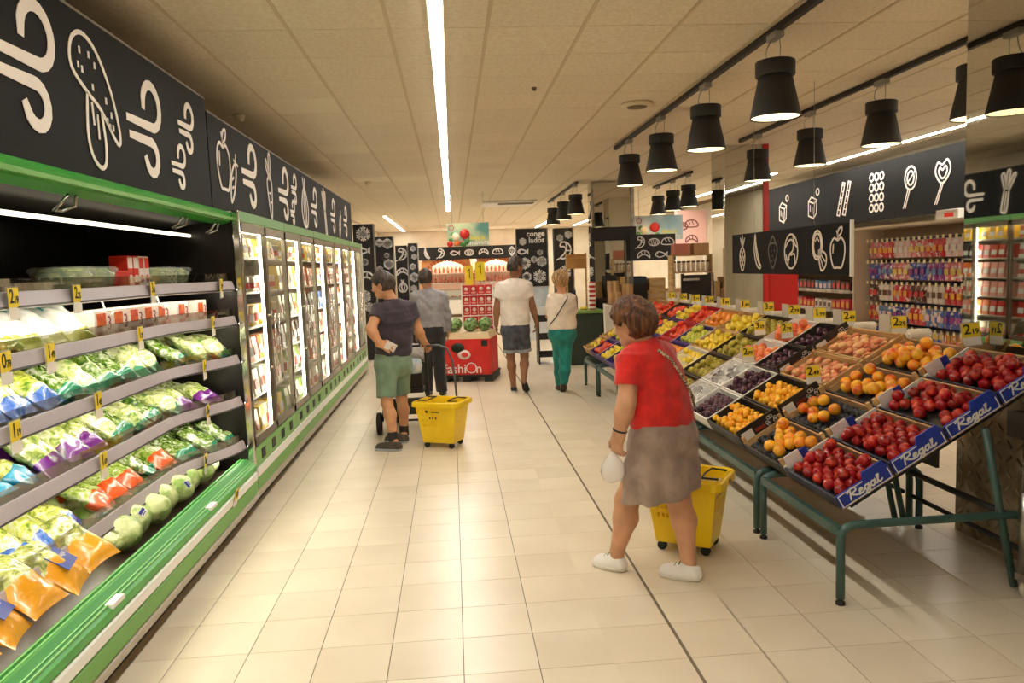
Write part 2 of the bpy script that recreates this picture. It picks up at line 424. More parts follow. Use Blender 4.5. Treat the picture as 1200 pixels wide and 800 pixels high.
def put_lamp(x, y, label, z=2.548, g='black pendant lamps'):
    global first
    if first: first = False; lamp0.location = (x, y, z); lamp0['label'] = label; lamp0['group'] = g
    else: dup(lamp0, (x, y, z), label=label, group=g)
for k, y in enumerate((4.92, 6.28, 7.62, 9.0)):
    put_lamp(2.13, y, f'{ORD[k]} black bell lamp on the track over the front of the fruit stand')
for k, y in enumerate((5.1, 6.26, 7.54, 8.86)):
    put_lamp(3.62, y, f'{ORD[k]} black bell lamp on the track over the back of the fruit stand')
for k, y in enumerate((13.8, 15.3, 16.9)):
    put_lamp(2.27, y, f'{ORD[k]} black bell lamp on the short track at the frozen food end')
for k, y in enumerate((12.7, 13.6, 14.6)):
    put_lamp(4.0, y, f'{ORD[k]} black bell lamp on the short track beside the red-post pillar')
# ------------------------------------------------------------------ chalk drawings and signs
def cr(P, closed=False, n=4):
    P = [Vector((a, b)) for a, b in P]; k = len(P); out = []
    for i in range(k if closed else k-1):
        p0 = P[(i-1) % k] if (closed or i) else P[0]; p1 = P[i]; p2 = P[(i+1) % k]; p3 = P[(i+2) % k] if (closed or i < k-2) else P[-1]
        for j in range(n):
            t = j/n
            q = .5*((2*p1)+(p2-p0)*t+(2*p0-5*p1+4*p2-p3)*t*t+(3*p1-p0-3*p2+p3)*t**3)
            out.append((q.x, q.y))
    out.append(out[0] if closed else (P[-1].x, P[-1].y)); return out
def rot2(lines, a, s=1, dx=0, dy=0):
    c, q = math.cos(math.radians(a)), math.sin(math.radians(a))
    return [[(s*(x*c-y*q)+dx, s*(x*q+y*c)+dy) for x, y in l] for l in lines]
def I_wind(): return [[(-.5, .06), (.1, .06)]+circ(.12, .28, .22, a0=-80, a1=185, n=14), [(-.46, -.1), (.02, -.1)]+circ(.04, -.26, .16, a0=80, a1=-165, n=10)]
def I_mush():
    return [cr([(-.35, .2), (-.33, .4), (-.15, .5), (.08, .42), (.3, .16), (.42, -.16), (.36, -.26), (.1, -.04), (-.12, .06)], True),
            cr([(-.13, .05), (-.17, -.25), (-.12, -.42), (.0, -.5), (.1, -.46), (.13, -.3), (.1, -.06)]), [(-.06, -.02), (-.05, -.16)], [(.02, -.1), (.02, -.26)]
            ]+[[(a, b)] for a, b in [(-.2, .36), (-.05, .36), (-.24, .24), (-.18, .22), (.04, .3), (-.02, .12), (.2, .06), (.28, -.04), (.3, -.14), (.2, -.1), (.24, -.14)]]
def I_apple(): return [cr([(0, .2), (-.16, .26), (-.32, .12), (-.33, -.14), (-.2, -.42), (-.05, -.44), (.05, -.44), (.2, -.42), (.33, -.14), (.32, .12), (.16, .26)], True),
                       cr([(0, .2), (.0, .32), (-.04, .42)]), cr([(0, .3), (.05, .46), (.2, .5), (.16, .36)], True), cr([(-.2, .1), (-.22, -.08)])]
def I_chili(): return [cr([(.1, .1), (-.02, .02), (-.14, -.14), (-.2, -.4), (-.18, -.5), (-.02, -.36), (.12, -.12), (.16, .04)], True), [(.13, .08), (.18, .25)], [(.06, .16), (.26, .1)], [(-.08, -.15), (-.02, -.12)], [(-.1, -.28), (-.04, -.26)]]
def I_applechili(): return rot2(I_apple(), 0, .85, -.14, .05)+rot2(I_chili(), 0, .9, .3, -.02)
def I_carrot(): return [cr([(-.1, .12), (-.16, -.02), (.02, -.5), (.14, -.02), (.08, .12)], True), cr([(0, .12), (-.2, .3), (-.16, .4), (0, .2)], True), cr([(0, .14), (.0, .46), (.1, .5), (.08, .2)], True), [(-.06, -.1), (.0, -.1)], [(0, -.24), (.05, -.24)]]
def I_onion(): return [cr([(0, .32), (-.2, .18), (-.33, -.1), (-.2, -.38), (0, -.44), (.2, -.38), (.33, -.1), (.2, .18)], True), cr([(0, .3), (-.12, 0), (-.04, -.4)]), cr([(0, .3), (.12, 0), (.04, -.4)]), cr([(-.04, .32), (-.1, .5)]), cr([(.03, .32), (.08, .5)])]
def I_potato(): return [cr([(-.1, .5), (-.34, .28), (-.4, -.06), (-.26, -.42), (.05, -.5), (.32, -.3), (.38, .1), (.2, .42)], True)]+[[(a, b)] for a, b in [(-.12, .2), (.1, .24), (.16, .0), (-.2, -.1), (.05, -.28), (-.05, .02)]]
def I_leek(): return [cr([(-.06, .05), (.02, -.45), (.12, -.48), (.2, -.42), (.1, .08)], False), [(.03, .0), (.1, -.42)], cr([(-.06, .05), (-.28, .4), (-.2, .42), (-.02, .12)]), cr([(-.02, .1), (-.1, .5), (0, .5), (.04, .1)]), cr([(.04, .1), (.1, .46), (.2, .42), (.1, .08)])]
def I_pine(): return [cr([(0, .2), (-.18, .05), (-.2, -.2), (-.08, -.48), (.08, -.48), (.2, -.2), (.18, .05)], True), [(-.17, -.05), (.12, -.42)], [(-.12, .12), (.17, -.25)], [(.17, -.05), (-.12, -.42)], [(.12, .12), (-.17, -.25)], cr([(0, .2), (-.14, .48), (0, .32), (.02, .55), (.06, .32), (.18, .46), (.04, .2)])]
def I_banana(): return [cr([(-.1, .5), (-.06, .5), (.0, .2), (.24, -.3), (.32, -.36), (.26, -.46), (.02, -.34), (-.16, .05)], True), cr([(-.06, .3), (0, -.05), (.24, -.38)])]
def I_cabbage(): return [circ(0, 0, .4, .46, n=18), cr([(-.36, .1), (-.1, .3), (.12, .26), (.1, .02), (-.1, -.1), (-.2, -.4)]), cr([(.1, .44), (.22, .2), (.38, .1)]), cr([(.0, -.1), (.2, -.08), (.24, -.36)]), cr([(-.3, -.1), (-.22, -.25), (-.1, -.2)])]
def I_melon(): return [circ(-.1, .12, .26, .36, n=16), circ(-.1, .12, .2, .29, n=16), cr([(-.02, -.02), (.1, -.5), (.34, -.38), (.34, -.12)], True), [(-.02, -.02), (.2, -.42)], [(-.02, -.02), (.3, -.28)]]+[[(-.2+.06*i, .3-.05*abs(i-1.5))] for i in range(4)]
def I_straw(): return [cr([(0, -.45), (-.28, -.05), (-.25, .2), (0, .26), (.25, .2), (.28, -.05)], True), cr([(-.2, .25), (0, .45), (.2, .25)])]+[[(a, b)] for a, b in [(-.1, .05), (.1, .05), (0, -.1), (-.06, -.24), (.08, -.22)]]
def I_cubes(): return [[(-.3, .1), (-.3, -.35), (.05, -.45), (.1, 0), (-.3, .1)], [(-.3, .1), (-.1, .22), (.25, .1), (.1, 0)], [(.25, .1), (.22, -.3), (.05, -.45)], circ(.3, .34, .1, n=10), [(-.18, -.05), (-.18, -.2)], [(-.05, -.12), (-.05, -.28)]]
def I_sticks():
    o = []
    for dx in (-.16, .16):
        o += [[(dx-.22, -.45), (dx+.1, .45), (dx+.22, .42), (dx-.08, -.48), (dx-.22, -.45)]]
        o += [[(dx-.17+.06*k, -.3+.17*k), (dx-.04+.06*k, -.32+.17*k)] for k in range(5)]
    return o
def I_beads(): return [circ(-.24+.24*i, -.4+.27*j, .1, n=8) for i in range(3) for j in range(4)]
def I_lolly(): return [circ(.08, .2, .24, .28, n=14), circ(.08, .2, .14, .17, n=10), [(-.02, -.06), (-.2, -.5)], [(.05, -.08), (-.12, -.5)], [(-.06, .08), (.24, .34)]]
def I_heart(): return [cr([(0, -.05), (-.2, .2), (-.12, .42), (.05, .36), (.22, .46), (.34, .26), (.2, .02)], True), cr([(.02, .06), (-.08, .2), (-.04, .3), (.06, .24), (.16, .32), (.22, .22), (.14, .08)], True), [(.03, -.05), (-.2, -.5)], [(.1, -.03), (-.13, -.5)]]
def I_flake():
    o = []
    for k in range(6):
        o += rot2([[(0, 0), (0, .46)], [(-.13, .4), (0, .27), (.13, .4)], [(-.08, .24), (0, .15), (.08, .24)]], 60*k)
    return o
def I_fish(): return [cr([(-.45, 0), (-.2, .2), (.15, .1), (.3, 0), (.15, -.14), (-.2, -.2)], True), [(.28, 0), (.46, .16), (.44, -.16), (.28, 0)], [(-.28, .06)]]
def I_croissant(): return [cr([(-.45, -.2), (-.4, .1), (-.1, .3), (.2, .28), (.42, .05), (.45, -.22), (.25, -.05), (0, .02), (-.22, -.04)], True), [(-.2, .25), (-.12, 0)], [(.1, .3), (.08, .02)]]
def I_roast(): return [circ(0, 0, .44, .28, n=16)]+[[(-.25+.16*k, .2), (-.15+.16*k, -.2)] for k in range(4)]
def I_bread(): return [cr([(-.45, -.2), (-.45, .1), (-.2, .28), (.2, .28), (.45, .1), (.45, -.2)], True), [(-.2, .2), (-.1, .0)], [(.05, .22), (.15, 0)]]
def I_prawn(): return [cr([(-.1, .45), (.2, .38), (.36, .1), (.28, -.2), (0, -.4), (-.2, -.36), (0, -.16), (.1, .05), (.02, .2), (-.2, .24)], True), [(.1, .36), (.16, .14)], [(.3, .0), (.1, 0)], [(-.2, -.36), (-.4, -.46)]]
def drawing(parent, name, lines, M, w, size, m=CHALK, sx=1.):
    b = MB(); b.ribbon([[(x*size*sx, y*size) for x, y in l] for l in lines], w, Matrix.Identity(4), .003)
    return link(name, b.mesh(name, m), parent, M=M)
LX, LY, LZ = (0, 1, 0), (0, 0, 1), (1, 0, 0)
def place(parent, p, x, y, off=.002):
    x = Vector(x); y = Vector(y); n = x.cross(y); return frame(Vector(p)-parent.location+n*off, x, y)
# left sign: two boards along the chillers
SXX = -1.55
def left_board(y0, y1, z1, label):
    t = thing('sign_board', label, 'sign', (SXX-.02, (y0+y1)/2, 2.1))
    a = MB(); a.b2((SXX-.03, y0, 2.1), (SXX, y1, z1)); obj('board', a, SIGNBLACK, t, world=True)
    a = MB(); a.b2((SXX-.032, y0, z1), (SXX+.002, y1, z1+.012)); obj('edge_strip', a, mat('sign_edge', (120, 108, 92), .5), t, world=True)
    return t
s1 = left_board(1.2, 5.22, 2.8, 'long black chalk sign with a mushroom drawing above the open salad chiller')
s2 = left_board(5.24, 12.4, 2.73, 'long black chalk sign with apple, chili and onion drawings above the glass-door chillers')
for s, n, f, y, z, sz, w in [(s1, 'potato_drawing', I_potato, 2.5, 2.48, .6, .026), (s1, 'wind_drawing', I_wind, 3.1, 2.46, .5, .052), (s1, 'mushroom_drawing', I_mush, 3.62, 2.44, .56, .02),
                     (s1, 'wind_drawing', I_wind, 4.22, 2.42, .5, .05), (s1, 'wind_drawing', I_wind, 4.84, 2.54, .3, .036), (s1, 'wind_drawing', I_wind, 4.66, 2.29, .26, .03),
                     (s2, 'apple_and_chili_drawing', I_applechili, 5.62, 2.43, .52, .022), (s2, 'wind_drawing', I_wind, 6.28, 2.42, .5, .055), (s2, 'carrot_drawing', I_carrot, 6.9, 2.42, .56, .024),
                     (s2, 'wind_drawing', I_wind, 7.5, 2.4, .5, .055), (s2, 'wind_drawing', I_wind, 7.98, 2.5, .3, .04), (s2, 'wind_drawing', I_wind, 7.84, 2.26, .24, .035), (s2, 'onion_drawing', I_onion, 8.5, 2.4, .54, .03),
                     (s2, 'wind_drawing', I_wind, 9.1, 2.4, .46, .05), (s2, 'leek_drawing', I_leek, 9.8, 2.4, .54, .03), (s2, 'wind_drawing', I_wind, 10.5, 2.4, .46, .05), (s2, 'chili_drawing', I_chili, 11.1, 2.4, .5, .03), (s2, 'wind_drawing', I_wind, 11.7, 2.4, .46, .05)]:
    drawing(s, n, f(), place(s, (SXX, y, z), LX, LY), w, sz)
# hanging fruit sign above the stand
def plain_sign(name, lo, hi, label, m=SIGNBLACK, cat='sign'):
    t = thing(name, label, cat, ((lo[0]+hi[0])/2, (lo[1]+hi[1])/2, lo[2]))
    a = MB(); a.b2(lo, hi); obj('board', a, m, t, world=True); return t
hs = plain_sign('hanging_sign', (3.1, 5.78, 1.49), (3.12, 8.3, 1.91), 'black hanging sign with pineapple, banana, cabbage and apple drawings over the fruit stand')
a = MB(); a.b2((3.096, 5.765, 1.48), (3.124, 5.78, 1.92)); obj('edge_strip', a, WHITE, hs, world=True)
for y in (6.4, 7.7):
    a = MB(); a.tube([(3.11, y, 1.91), (3.11, y, H-.004)], .002, 5); obj('wire', a, STEEL, hs, world=True)
for n, f, y in [('pineapple_drawing', I_pine, 8.0), ('banana_drawing', I_banana, 7.62), ('strawberry_drawing', I_straw, 7.22), ('cabbage_drawing', I_cabbage, 6.82), ('melon_drawing', I_melon, 6.28), ('apple_drawing', I_apple, 5.97)]:
    drawing(hs, n, f(), place(hs, (3.1, y, 1.7), (0, -1, 0), LY), .016, .34, CHALK if n != 'strawberry_drawing' else mat('chalk_grey', (96, 90, 86), .6))
# confectionery sign on the right wall
cs = plain_sign('wall_sign', (6.3, 6.5, 2.14), (6.33, 14.9, 2.98), 'long black sign with sweets and lollipop drawings above the confectionery shelves')
for n, f, y in [('sweet_cubes_drawing', I_cubes, 13.0), ('liquorice_drawing', I_sticks, 11.95), ('bead_drawing', I_beads, 11.0), ('lollipop_drawing', I_lolly, 10.2), ('heart_lollipop_drawing', I_heart, 9.5), ('sweet_cubes_drawing', I_cubes, 14.2), ('lollipop_drawing', I_lolly, 8.6)]:
    drawing(cs, n, f(), place(cs, (6.3, y, 2.55), (0, -1, 0), LY), .026, .56)
# ------------------------------------------------------------------ left: open chiller
FX = -1.42
BACK = mat('chiller_back', (22, 18, 16), .3, .3, col2=(32, 27, 24), scale=3)
LINER = mat('chiller_liner', (52, 46, 42), .45)
RAIL = mat('shelf_rail', (188, 178, 184), .35, col2=(176, 166, 172), scale=2)
DECK = mat('deck_dark', (58, 46, 36), .4)
GREYM = mat('bumper_grey', (176, 166, 152), .45)
LED = mat_light('chiller_strip', (255, 246, 220), CASE_POWER)
CY0, CY1 = 1.5, 5.32
ch = thing('open_chiller', 'open multi-shelf salad chiller with green trim along the aisle, left of the shoppers', 'chiller', (-2.0, 3.4, 0))
def cp(name, lo, hi, m, bev=0, par=None):
    a = MB(); a.b2(lo, hi); return obj(name, a, m, par or ch, world=True, bev=bev)
cp('back_panel', (-2.45, CY0, .12), (-2.41, CY1, 2.1), BACK)
for k in range(3): cp('back_seam', (-2.412, CY0+.9+k*1.25, 1.6), (-2.404, CY0+.915+k*1.25, 2.0), BLACK)
cp('base', (-2.45, CY0, .1), (-1.47, CY1, .2), LINER)
cp('kick_plate', (-2.4, CY0, 0), (-1.5, CY1, .1), BLACK)
def strip(name, z0, z1, m, x0=FX, x1=FX, bulge=.012):
    a = MB(); a.prism([(x0, z0), (x0+bulge, z0+.01), (x1+bulge, z1-.01), (x1, z1), (-1.5, z1), (-1.5, z0)], CY0, CY1); return obj(name, a, m, ch, world=True)
strip('grey_strip', .1, .15, GREYM); strip('lower_green_strip', .15, .243, GREEN2); strip('white_strip', .243, .305, WHITE, bulge=.016); strip('upper_green_strip', .305, .36, GREEN)
a = MB(); a.prism([(FX, .36), (-1.47, .395), (-1.53, .39), (-1.53, .3), (FX, .3)], CY0, CY1); obj('air_grille', a, mat('grille_base', (40, 130, 46), .5), ch, world=True)
for k in range(6):
    a = MB(); x = FX-.004-k*.017; z = .367+k*.0058
    a.b2((x-.003, CY0, z-.004), (x+.003, CY1, z+.004)); obj('grille_bar', a, mat('grille_bar', (120, 190, 110), .4), ch, world=True)
a = MB(); a.prism([(-1.53, .36), (-1.56, .32), (-2.41, .36), (-2.41, .2), (-1.53, .2)], CY0, CY1); obj('deck', a, DECK, ch, world=True)
for y in (3.05, 4.3):
    cp('bumper_clip', (FX-.02, y, .35), (FX+.02, y+.11, .372), WHITE, .004)
SHELFZ = [1.625, 1.39, 1.125, .84, .535]
def rx(y): t = min(1, max(0, (y-4.55)/.75)); return -1.70+.21*t*t*(3-2*t)
YS = [CY0, 3.0, 4.5]+[4.5+.8*k/8 for k in range(1, 9)]
def sweep(prof):
    """profile (dx, z) swept along the curved front edge"""
    m = MB(); n = len(prof); vs = [(rx(y)+dx, y, z) for y in YS for dx, z in prof]; fs = []
    for i in range(len(YS)-1): fs += [(i*n+j, (i+1)*n+j, (i+1)*n+(j+1) % n, i*n+(j+1) % n) for j in range(n)]
    fs += [tuple(range(n)), tuple((len(YS)-1)*n+j for j in range(n))[::-1]]
    m.add(vs, fs); return m
for z in SHELFZ:
    m = MB(); n = len(YS); vs = [(rx(y), y, z-k) for k in (.035, .055) for y in YS]+[(-2.41, y, z-k) for k in (.035, .055) for y in YS]
    fs = []
    for i in range(n-1): fs += [(i, i+1, 2*n+i+1, 2*n+i), (n+i, 3*n+i, 3*n+i+1, n+i+1), (i, n+i, n+i+1, i+1)]
    m.add(vs, fs); s = obj('shelf', m, mat('shelf_metal', (120, 112, 108), .4, .3), ch, world=True)
    def sub(name, a, m):
        a.v = [(v[0]+2.0, v[1]-3.4, v[2]) for v in a.v]; return obj(name, a, m, s)
    sub('rail', sweep([(0, z-.07), (.03, z-.062), (.012, z-.002), (0, z)]), RAIL)
    sub('rail_groove', sweep([(.031, z-.064), (.034, z-.062), (.031, z-.055), (.028, z-.056)]), mat('rail_dark', (60, 54, 52), .5))
    sub('fence', sweep([(-.002, z), (.002, z), (.002, z+.05), (-.002, z+.05)]), mat_glass('clear_fence', (240, 240, 234), .1))
    sub('led_strip', sweep([(-.045, z-.064), (-.02, z-.064), (-.02, z-.056), (-.045, z-.056)]), LED)
a = MB(); a.tube([(-1.74, CY0, 1.935), (-1.74, CY1, 1.935)], .011, 8); obj('light_tube', a, mat_light('chiller_tube', (255, 240, 205), CASE_POWER*.14), ch, world=True)
a = MB(); a.prism([(-2.45, 2.095), (-2.45, 2.0), (-1.9, 1.985), (-1.62, 2.02), (-1.6, 2.095)], CY0, CY1); obj('canopy', a, BLACK, ch, world=True)
a = MB(); a.prism([(-1.62, 2.02), (-1.53, 2.0), (-1.47, 2.02), (-1.46, 2.07), (-1.5, 2.095), (-1.56, 2.095), (-1.6, 2.095)], CY0, CY1+.02); obj('valance', a, GREEN, ch, world=True)
a = MB(); a.b2((-1.468, CY0, 2.03), (-1.452, CY1, 2.05)); obj('valance_trim', a, GREEN2, ch, world=True)
for y in (3.2, 4.5, 5.1):
    a = MB(); a.tube([(-1.50, y, 2.0), (-1.52, y-.03, 1.96), (-1.56, y, 1.94), (-1.56, y+.06, 1.94), (-1.52, y+.09, 1.96), (-1.5, y+.06, 2.0)], .007, 6); obj('blind_bracket', a, STEEL, ch, world=True)
for y in (2.6, 3.9, 4.6):
    a = MB(); a.tube([(-1.72, y, 1.57), (-1.70, y, 1.5), (-1.69, y+.03, 1.485), (-1.69, y+.06, 1.5)], .005, 6); obj('hook', a, WHITE, ch, world=True)
# end frame
a = MB(); a.b2((-1.46, 5.32, .1), (FX+.005, 5.36, 2.095)); obj('end_post', a, CHROME, ch, world=True, bev=.006)
a = MB(); a.b2((-2.45, 5.325, .12), (-1.46, 5.345, 2.08)); obj('end_panel', a, BACK, ch, world=True)
# ------------------------------------------------------------------ left: glass-door chillers
GLASS = mat_glass('door_glass', (248, 249, 246), .05)
FRAME = mat('door_frame', (128, 122, 108), .3, .85)
IN = mat('cabinet_white', (226, 222, 206), .5)
UN = [5.37+1.4*k for k in range(6)]
CABS = []
for k in range(5):
    y0, y1 = UN[k]+.004, UN[k+1]-.004
    c = thing('glass_door_chiller', f'{ORD[k]} glass-door chiller cabinet counted from the open salad chiller', 'chiller', (-1.95, (y0+y1)/2, 0), group='glass-door chillers')
    CABS.append(c)
    def q(name, lo, hi, m, bev=0, sub=None):
        a = MB(); a.b2(lo, hi)
        if sub is not None:
            a.v = [(v[0]-c.location.x, v[1]-c.location.y, v[2]) for v in a.v]; return obj(name, a, m, sub, bev=bev)
        return obj(name, a, m, c, world=True, bev=bev)
    q('kick_plate', (-2.4, y0, 0), (-1.5, y1, .1), BLACK)
    q('base', (-2.45, y0, .1), (-1.45, y1, .45), IN); q('back_panel', (-2.45, y0, .45), (-2.41, y1, 2.1), IN)
    q('grey_strip', (-1.45, y0, .1), (FX, y1, .16), GREYM); q('lower_green_strip', (-1.45, y0, .16), (FX+.006, y1, .25), GREEN2)
    q('white_strip', (-1.45, y0, .25), (FX+.01, y1, .31), WHITE); q('upper_green_strip', (-1.45, y0, .31), (FX, y1, .45), mat('green_soft', (120, 172, 96), .4))
    for j in range(4): q('vent_slot', (FX, y0+.16+j*.32, .345), (FX+.004, y0+.26+j*.32, .415), BLACK)
    q('roof', (-2.45, y0, 2.02), (-1.46, y1, 2.097), IN)
    q('valance', (-1.46, y0, 2.03), (FX, y1, 2.097), mat('green_dull', (92, 146, 80), .4))
    for j in range(5): q('shelf', (-2.41, y0+.03, .74+j*.26), (-1.50, y1-.03, .755+j*.26), mat('wire_shelf', (214, 208, 190), .4))
    for j in range(2):
        d0 = y0+.012+j*.69; d1 = d0+.682
        d = q('door', (-1.45, d0, .46), (FX, d0+.026, 2.02), FRAME)
        q('frame_rail', (-1.45, d1-.026, .46), (FX, d1, 2.02), FRAME, sub=d); q('frame_rail', (-1.45, d0, .46), (FX, d1, .52), FRAME, sub=d); q('frame_rail', (-1.45, d0, 1.96), (FX, d1, 2.02), FRAME, sub=d)
        gm = MB(); gm.add([(-1.436, d0+.026, .52), (-1.436, d1-.026, .52), (-1.436, d1-.026, 1.96), (-1.436, d0+.026, 1.96)], [(0, 1, 2, 3)]); gm.v = [(v[0]-c.location.x, v[1]-c.location.y, v[2]) for v in gm.v]; obj('glass', gm, GLASS, d)
        a = MB(); yy = d1-.07 if j == 0 else d0+.07
        a.tube([(FX, yy, .95), (FX+.045, yy, .95), (FX+.045, yy, 1.35), (FX, yy, 1.35)], .009, 6)
        a.v = [(v[0]-c.location.x, v[1]-c.location.y, v[2]) for v in a.v]; obj('handle', a, CHROME, d)
    a = MB(); a.tube([(-1.466, y0+.705, .5), (-1.466, y0+.705, 1.98)], .017, 8); obj('light_tube', a, LED, c, world=True)
    a = MB(); a.tube([(-1.6, y0+.05, 2.0), (-1.6, y1-.05, 2.0)], .014, 8); obj('light_tube', a, LED, c, world=True)
# end panel of the row
cp2 = MB(); cp2.b2((-2.45, UN[5], 0), (FX+.01, UN[5]+.04, 2.1)); tag(obj('end_panel', cp2, IN), 'pale end panel closing the row of glass-door chillers', 'panel')
# ------------------------------------------------------------------ people: smooth bodies grown from joints
V = lambda *a: np.array(a, float)
def nrm(v): v = np.asarray(v, float); return v/np.linalg.norm(v)
class Field:
    def __init__(s, lo, hi, h):
        s.lo = np.array(lo, float); s.h = h; s.n = np.ceil((np.array(hi)-s.lo)/h).astype(int)+1
        s.F = np.full(s.n, .5, np.float32)
        s.ax = [(s.lo[i]+h*np.arange(s.n[i])).astype(np.float32) for i in range(3)]
    def sl(s, lo, hi):
        a = np.clip(np.floor((np.array(lo)-s.lo)/s.h).astype(int), 0, s.n); b = np.clip(np.ceil((np.array(hi)-s.lo)/s.h).astype(int)+1, 0, s.n)
        return tuple(slice(a[i], b[i]) for i in range(3))
    def grid(s, S): return np.meshgrid(s.ax[0][S[0]], s.ax[1][S[1]], s.ax[2][S[2]], indexing='ij')
    def put(s, S, d, k, sub=False):
        f = s.F[S]
        if sub: s.F[S] = np.maximum(f, -d); return
        if k <= 0: s.F[S] = np.minimum(f, d); return
        hh = np.clip(k-np.abs(f-d), 0, None)/k
        s.F[S] = np.minimum(f, d)-hh*hh*k*.25
    def cone(s, a, b, ra, rb, k=.02, w=None, fw=1., flat=False, sub=False):
        a = np.asarray(a, float); b = np.asarray(b, float); R = max(ra, rb)*max(1, fw)+k+3*s.h
        S = s.sl(np.minimum(a, b)-R, np.maximum(a, b)+R)
        if any(q.stop <= q.start for q in S): return s
        X, Y, Z = s.grid(S); ab = b-a; L2 = ab@ab+1e-12
        px, py, pz = X-a[0], Y-a[1], Z-a[2]
        t0 = (px*ab[0]+py*ab[1]+pz*ab[2])/L2; t = np.clip(t0, 0, 1)
        px, py, pz = px-t*ab[0], py-t*ab[1], pz-t*ab[2]
        if flat:
            e = (t0-t); px, py, pz = px-e*ab[0], py-e*ab[1], pz-e*ab[2]
        if w is not None:
            g = (px*w[0]+py*w[1]+pz*w[2])*(1-1/fw); px, py, pz = px-g*w[0], py-g*w[1], pz-g*w[2]
        d = np.sqrt(px*px+py*py+pz*pz)-(ra+(rb-ra)*t)
        if flat: d = np.maximum(d, np.abs(t0-.5)*math.sqrt(L2)-.5*math.sqrt(L2))
        s.put(S, d.astype(np.float32), k, sub); return s
    def ell(s, c, r, A=None, k=.02, sub=False):
        c = np.asarray(c, float); R = max(r)+k+3*s.h; S = s.sl(c-R, c+R)
        if any(q.stop <= q.start for q in S): return s
        X, Y, Z = s.grid(S); p = [X-c[0], Y-c[1], Z-c[2]]
        A = np.eye(3) if A is None else A; q = 0; g = 0
        for i in range(3):
            e = p[0]*A[i][0]+p[1]*A[i][1]+p[2]*A[i][2]; q = q+(e/r[i])**2; g = g+(e/r[i]**2)**2
        k0 = np.sqrt(q); d = k0*(k0-1)/np.maximum(np.sqrt(g), 1e-6)
        s.put(S, d.astype(np.float32), k, sub); return s
    def cut(s, p, n, box=None):
        """remove what lies on the side n points to"""
        S = (slice(None),)*3 if box is None else s.sl(*box)
        X, Y, Z = s.grid(S); n = nrm(n)
        s.F[S] = np.maximum(s.F[S], ((X-p[0])*n[0]+(Y-p[1])*n[1]+(Z-p[2])*n[2]).astype(np.float32)); return s
    def wrinkle(s, amp, fr=(26, 22, 34), seed=0):
        X, Y, Z = s.grid((slice(None),)*3); r = np.random.default_rng(seed)
        d = 0
        for k in range(4):
            a = r.normal(size=3)*np.array(fr)*(1+.5*k); d = d+np.sin(a[0]*X+a[1]*Y+a[2]*Z+r.uniform(0, 6)+1.5*np.sin(9*Z+7*X+k))/(1+.5*k)
        s.F += (amp*.5*d).astype(np.float32); return s
    def mesh(s, name, mats, smooth=1):
        F = s.F; h = s.h; sg = F < 0
        n = F.shape; c = [sg[i:n[0]-1+i, j:n[1]-1+j, k:n[2]-1+k] for i in (0, 1) for j in (0, 1) for k in (0, 1)]
        sm = sum(x.astype(np.int8) for x in c); mix = np.argwhere((sm > 0) & (sm < 8))
        vid = np.full(np.array(n)-1, -1, np.int64); vid[tuple(mix.T)] = np.arange(len(mix))
        corner = np.array([(i, j, k) for i in (0, 1) for j in (0, 1) for k in (0, 1)])
        val = np.stack([F[tuple((mix+o).T)] for o in corner], 1)
        P = np.zeros((len(mix), 3)); cnt = np.zeros(len(mix))
        for a in range(8):
            for b in range(a+1, 8):
                if np.abs(corner[a]-corner[b]).sum() != 1: continue
                va, vb = val[:, a], val[:, b]; m = (va < 0) != (vb < 0)
                t = np.where(m, va/np.where(m, va-vb, 1), 0)[:, None]
                P += np.where(m[:, None], corner[a]+t*(corner[b]-corner[a]), 0); cnt += m
        P = P/cnt[:, None]+mix; quads = []
        for ax in range(3):
            o1, o2 = [(1, 2), (2, 0), (0, 1)][ax]
            A = [slice(None)]*3; B = [slice(None)]*3; A[ax] = slice(0, -1); B[ax] = slice(1, None)
            d = sg[tuple(A)] != sg[tuple(B)]
            e = np.argwhere(d); e = e[(e[:, o1] > 0) & (e[:, o2] > 0) & (e[:, o1] < n[o1]-1) & (e[:, o2] < n[o2]-1)]
            u1 = np.zeros(3, int); u1[o1] = 1; u2 = np.zeros(3, int); u2[o2] = 1
            q = np.stack([vid[tuple((e-u1-u2).T)], vid[tuple((e-u2).T)], vid[tuple(e.T)], vid[tuple((e-u1).T)]], 1)
            ins = sg[tuple(e.T)]; q[~ins] = q[~ins][:, ::-1]; quads.append(q)
        Q = np.concatenate(quads); Q = Q[(Q >= 0).all(1)]
        for _ in range(smooth):
            S = np.zeros_like(P); C = np.zeros(len(P))
            for i in range(4):
                np.add.at(S, Q[:, i], P[Q[:, (i+1) % 4]]); np.add.at(C, Q[:, i], 1)
                np.add.at(S, Q[:, i], P[Q[:, (i+3) % 4]]); np.add.at(C, Q[:, i], 1)
            P = .5*P+.5*S/np.maximum(C, 1)[:, None]
        P = P*h+s.lo
        me = bpy.data.meshes.new(name); me.vertices.add(len(P)); me.vertices.foreach_set('co', P.astype(np.float32).ravel())
        me.loops.add(len(Q)*4); me.loops.foreach_set('vertex_index', Q.astype(np.int32).ravel())
        me.polygons.add(len(Q)); me.polygons.foreach_set('loop_start', np.arange(0, len(Q)*4, 4, dtype=np.int32))
        me.polygons.foreach_set('use_smooth', np.ones(len(Q), bool)); me.update(calc_edges=True); me.validate()
        for m in (mats if isinstance(mats, (list, tuple)) else [mats]): me.materials.append(m)
        return me
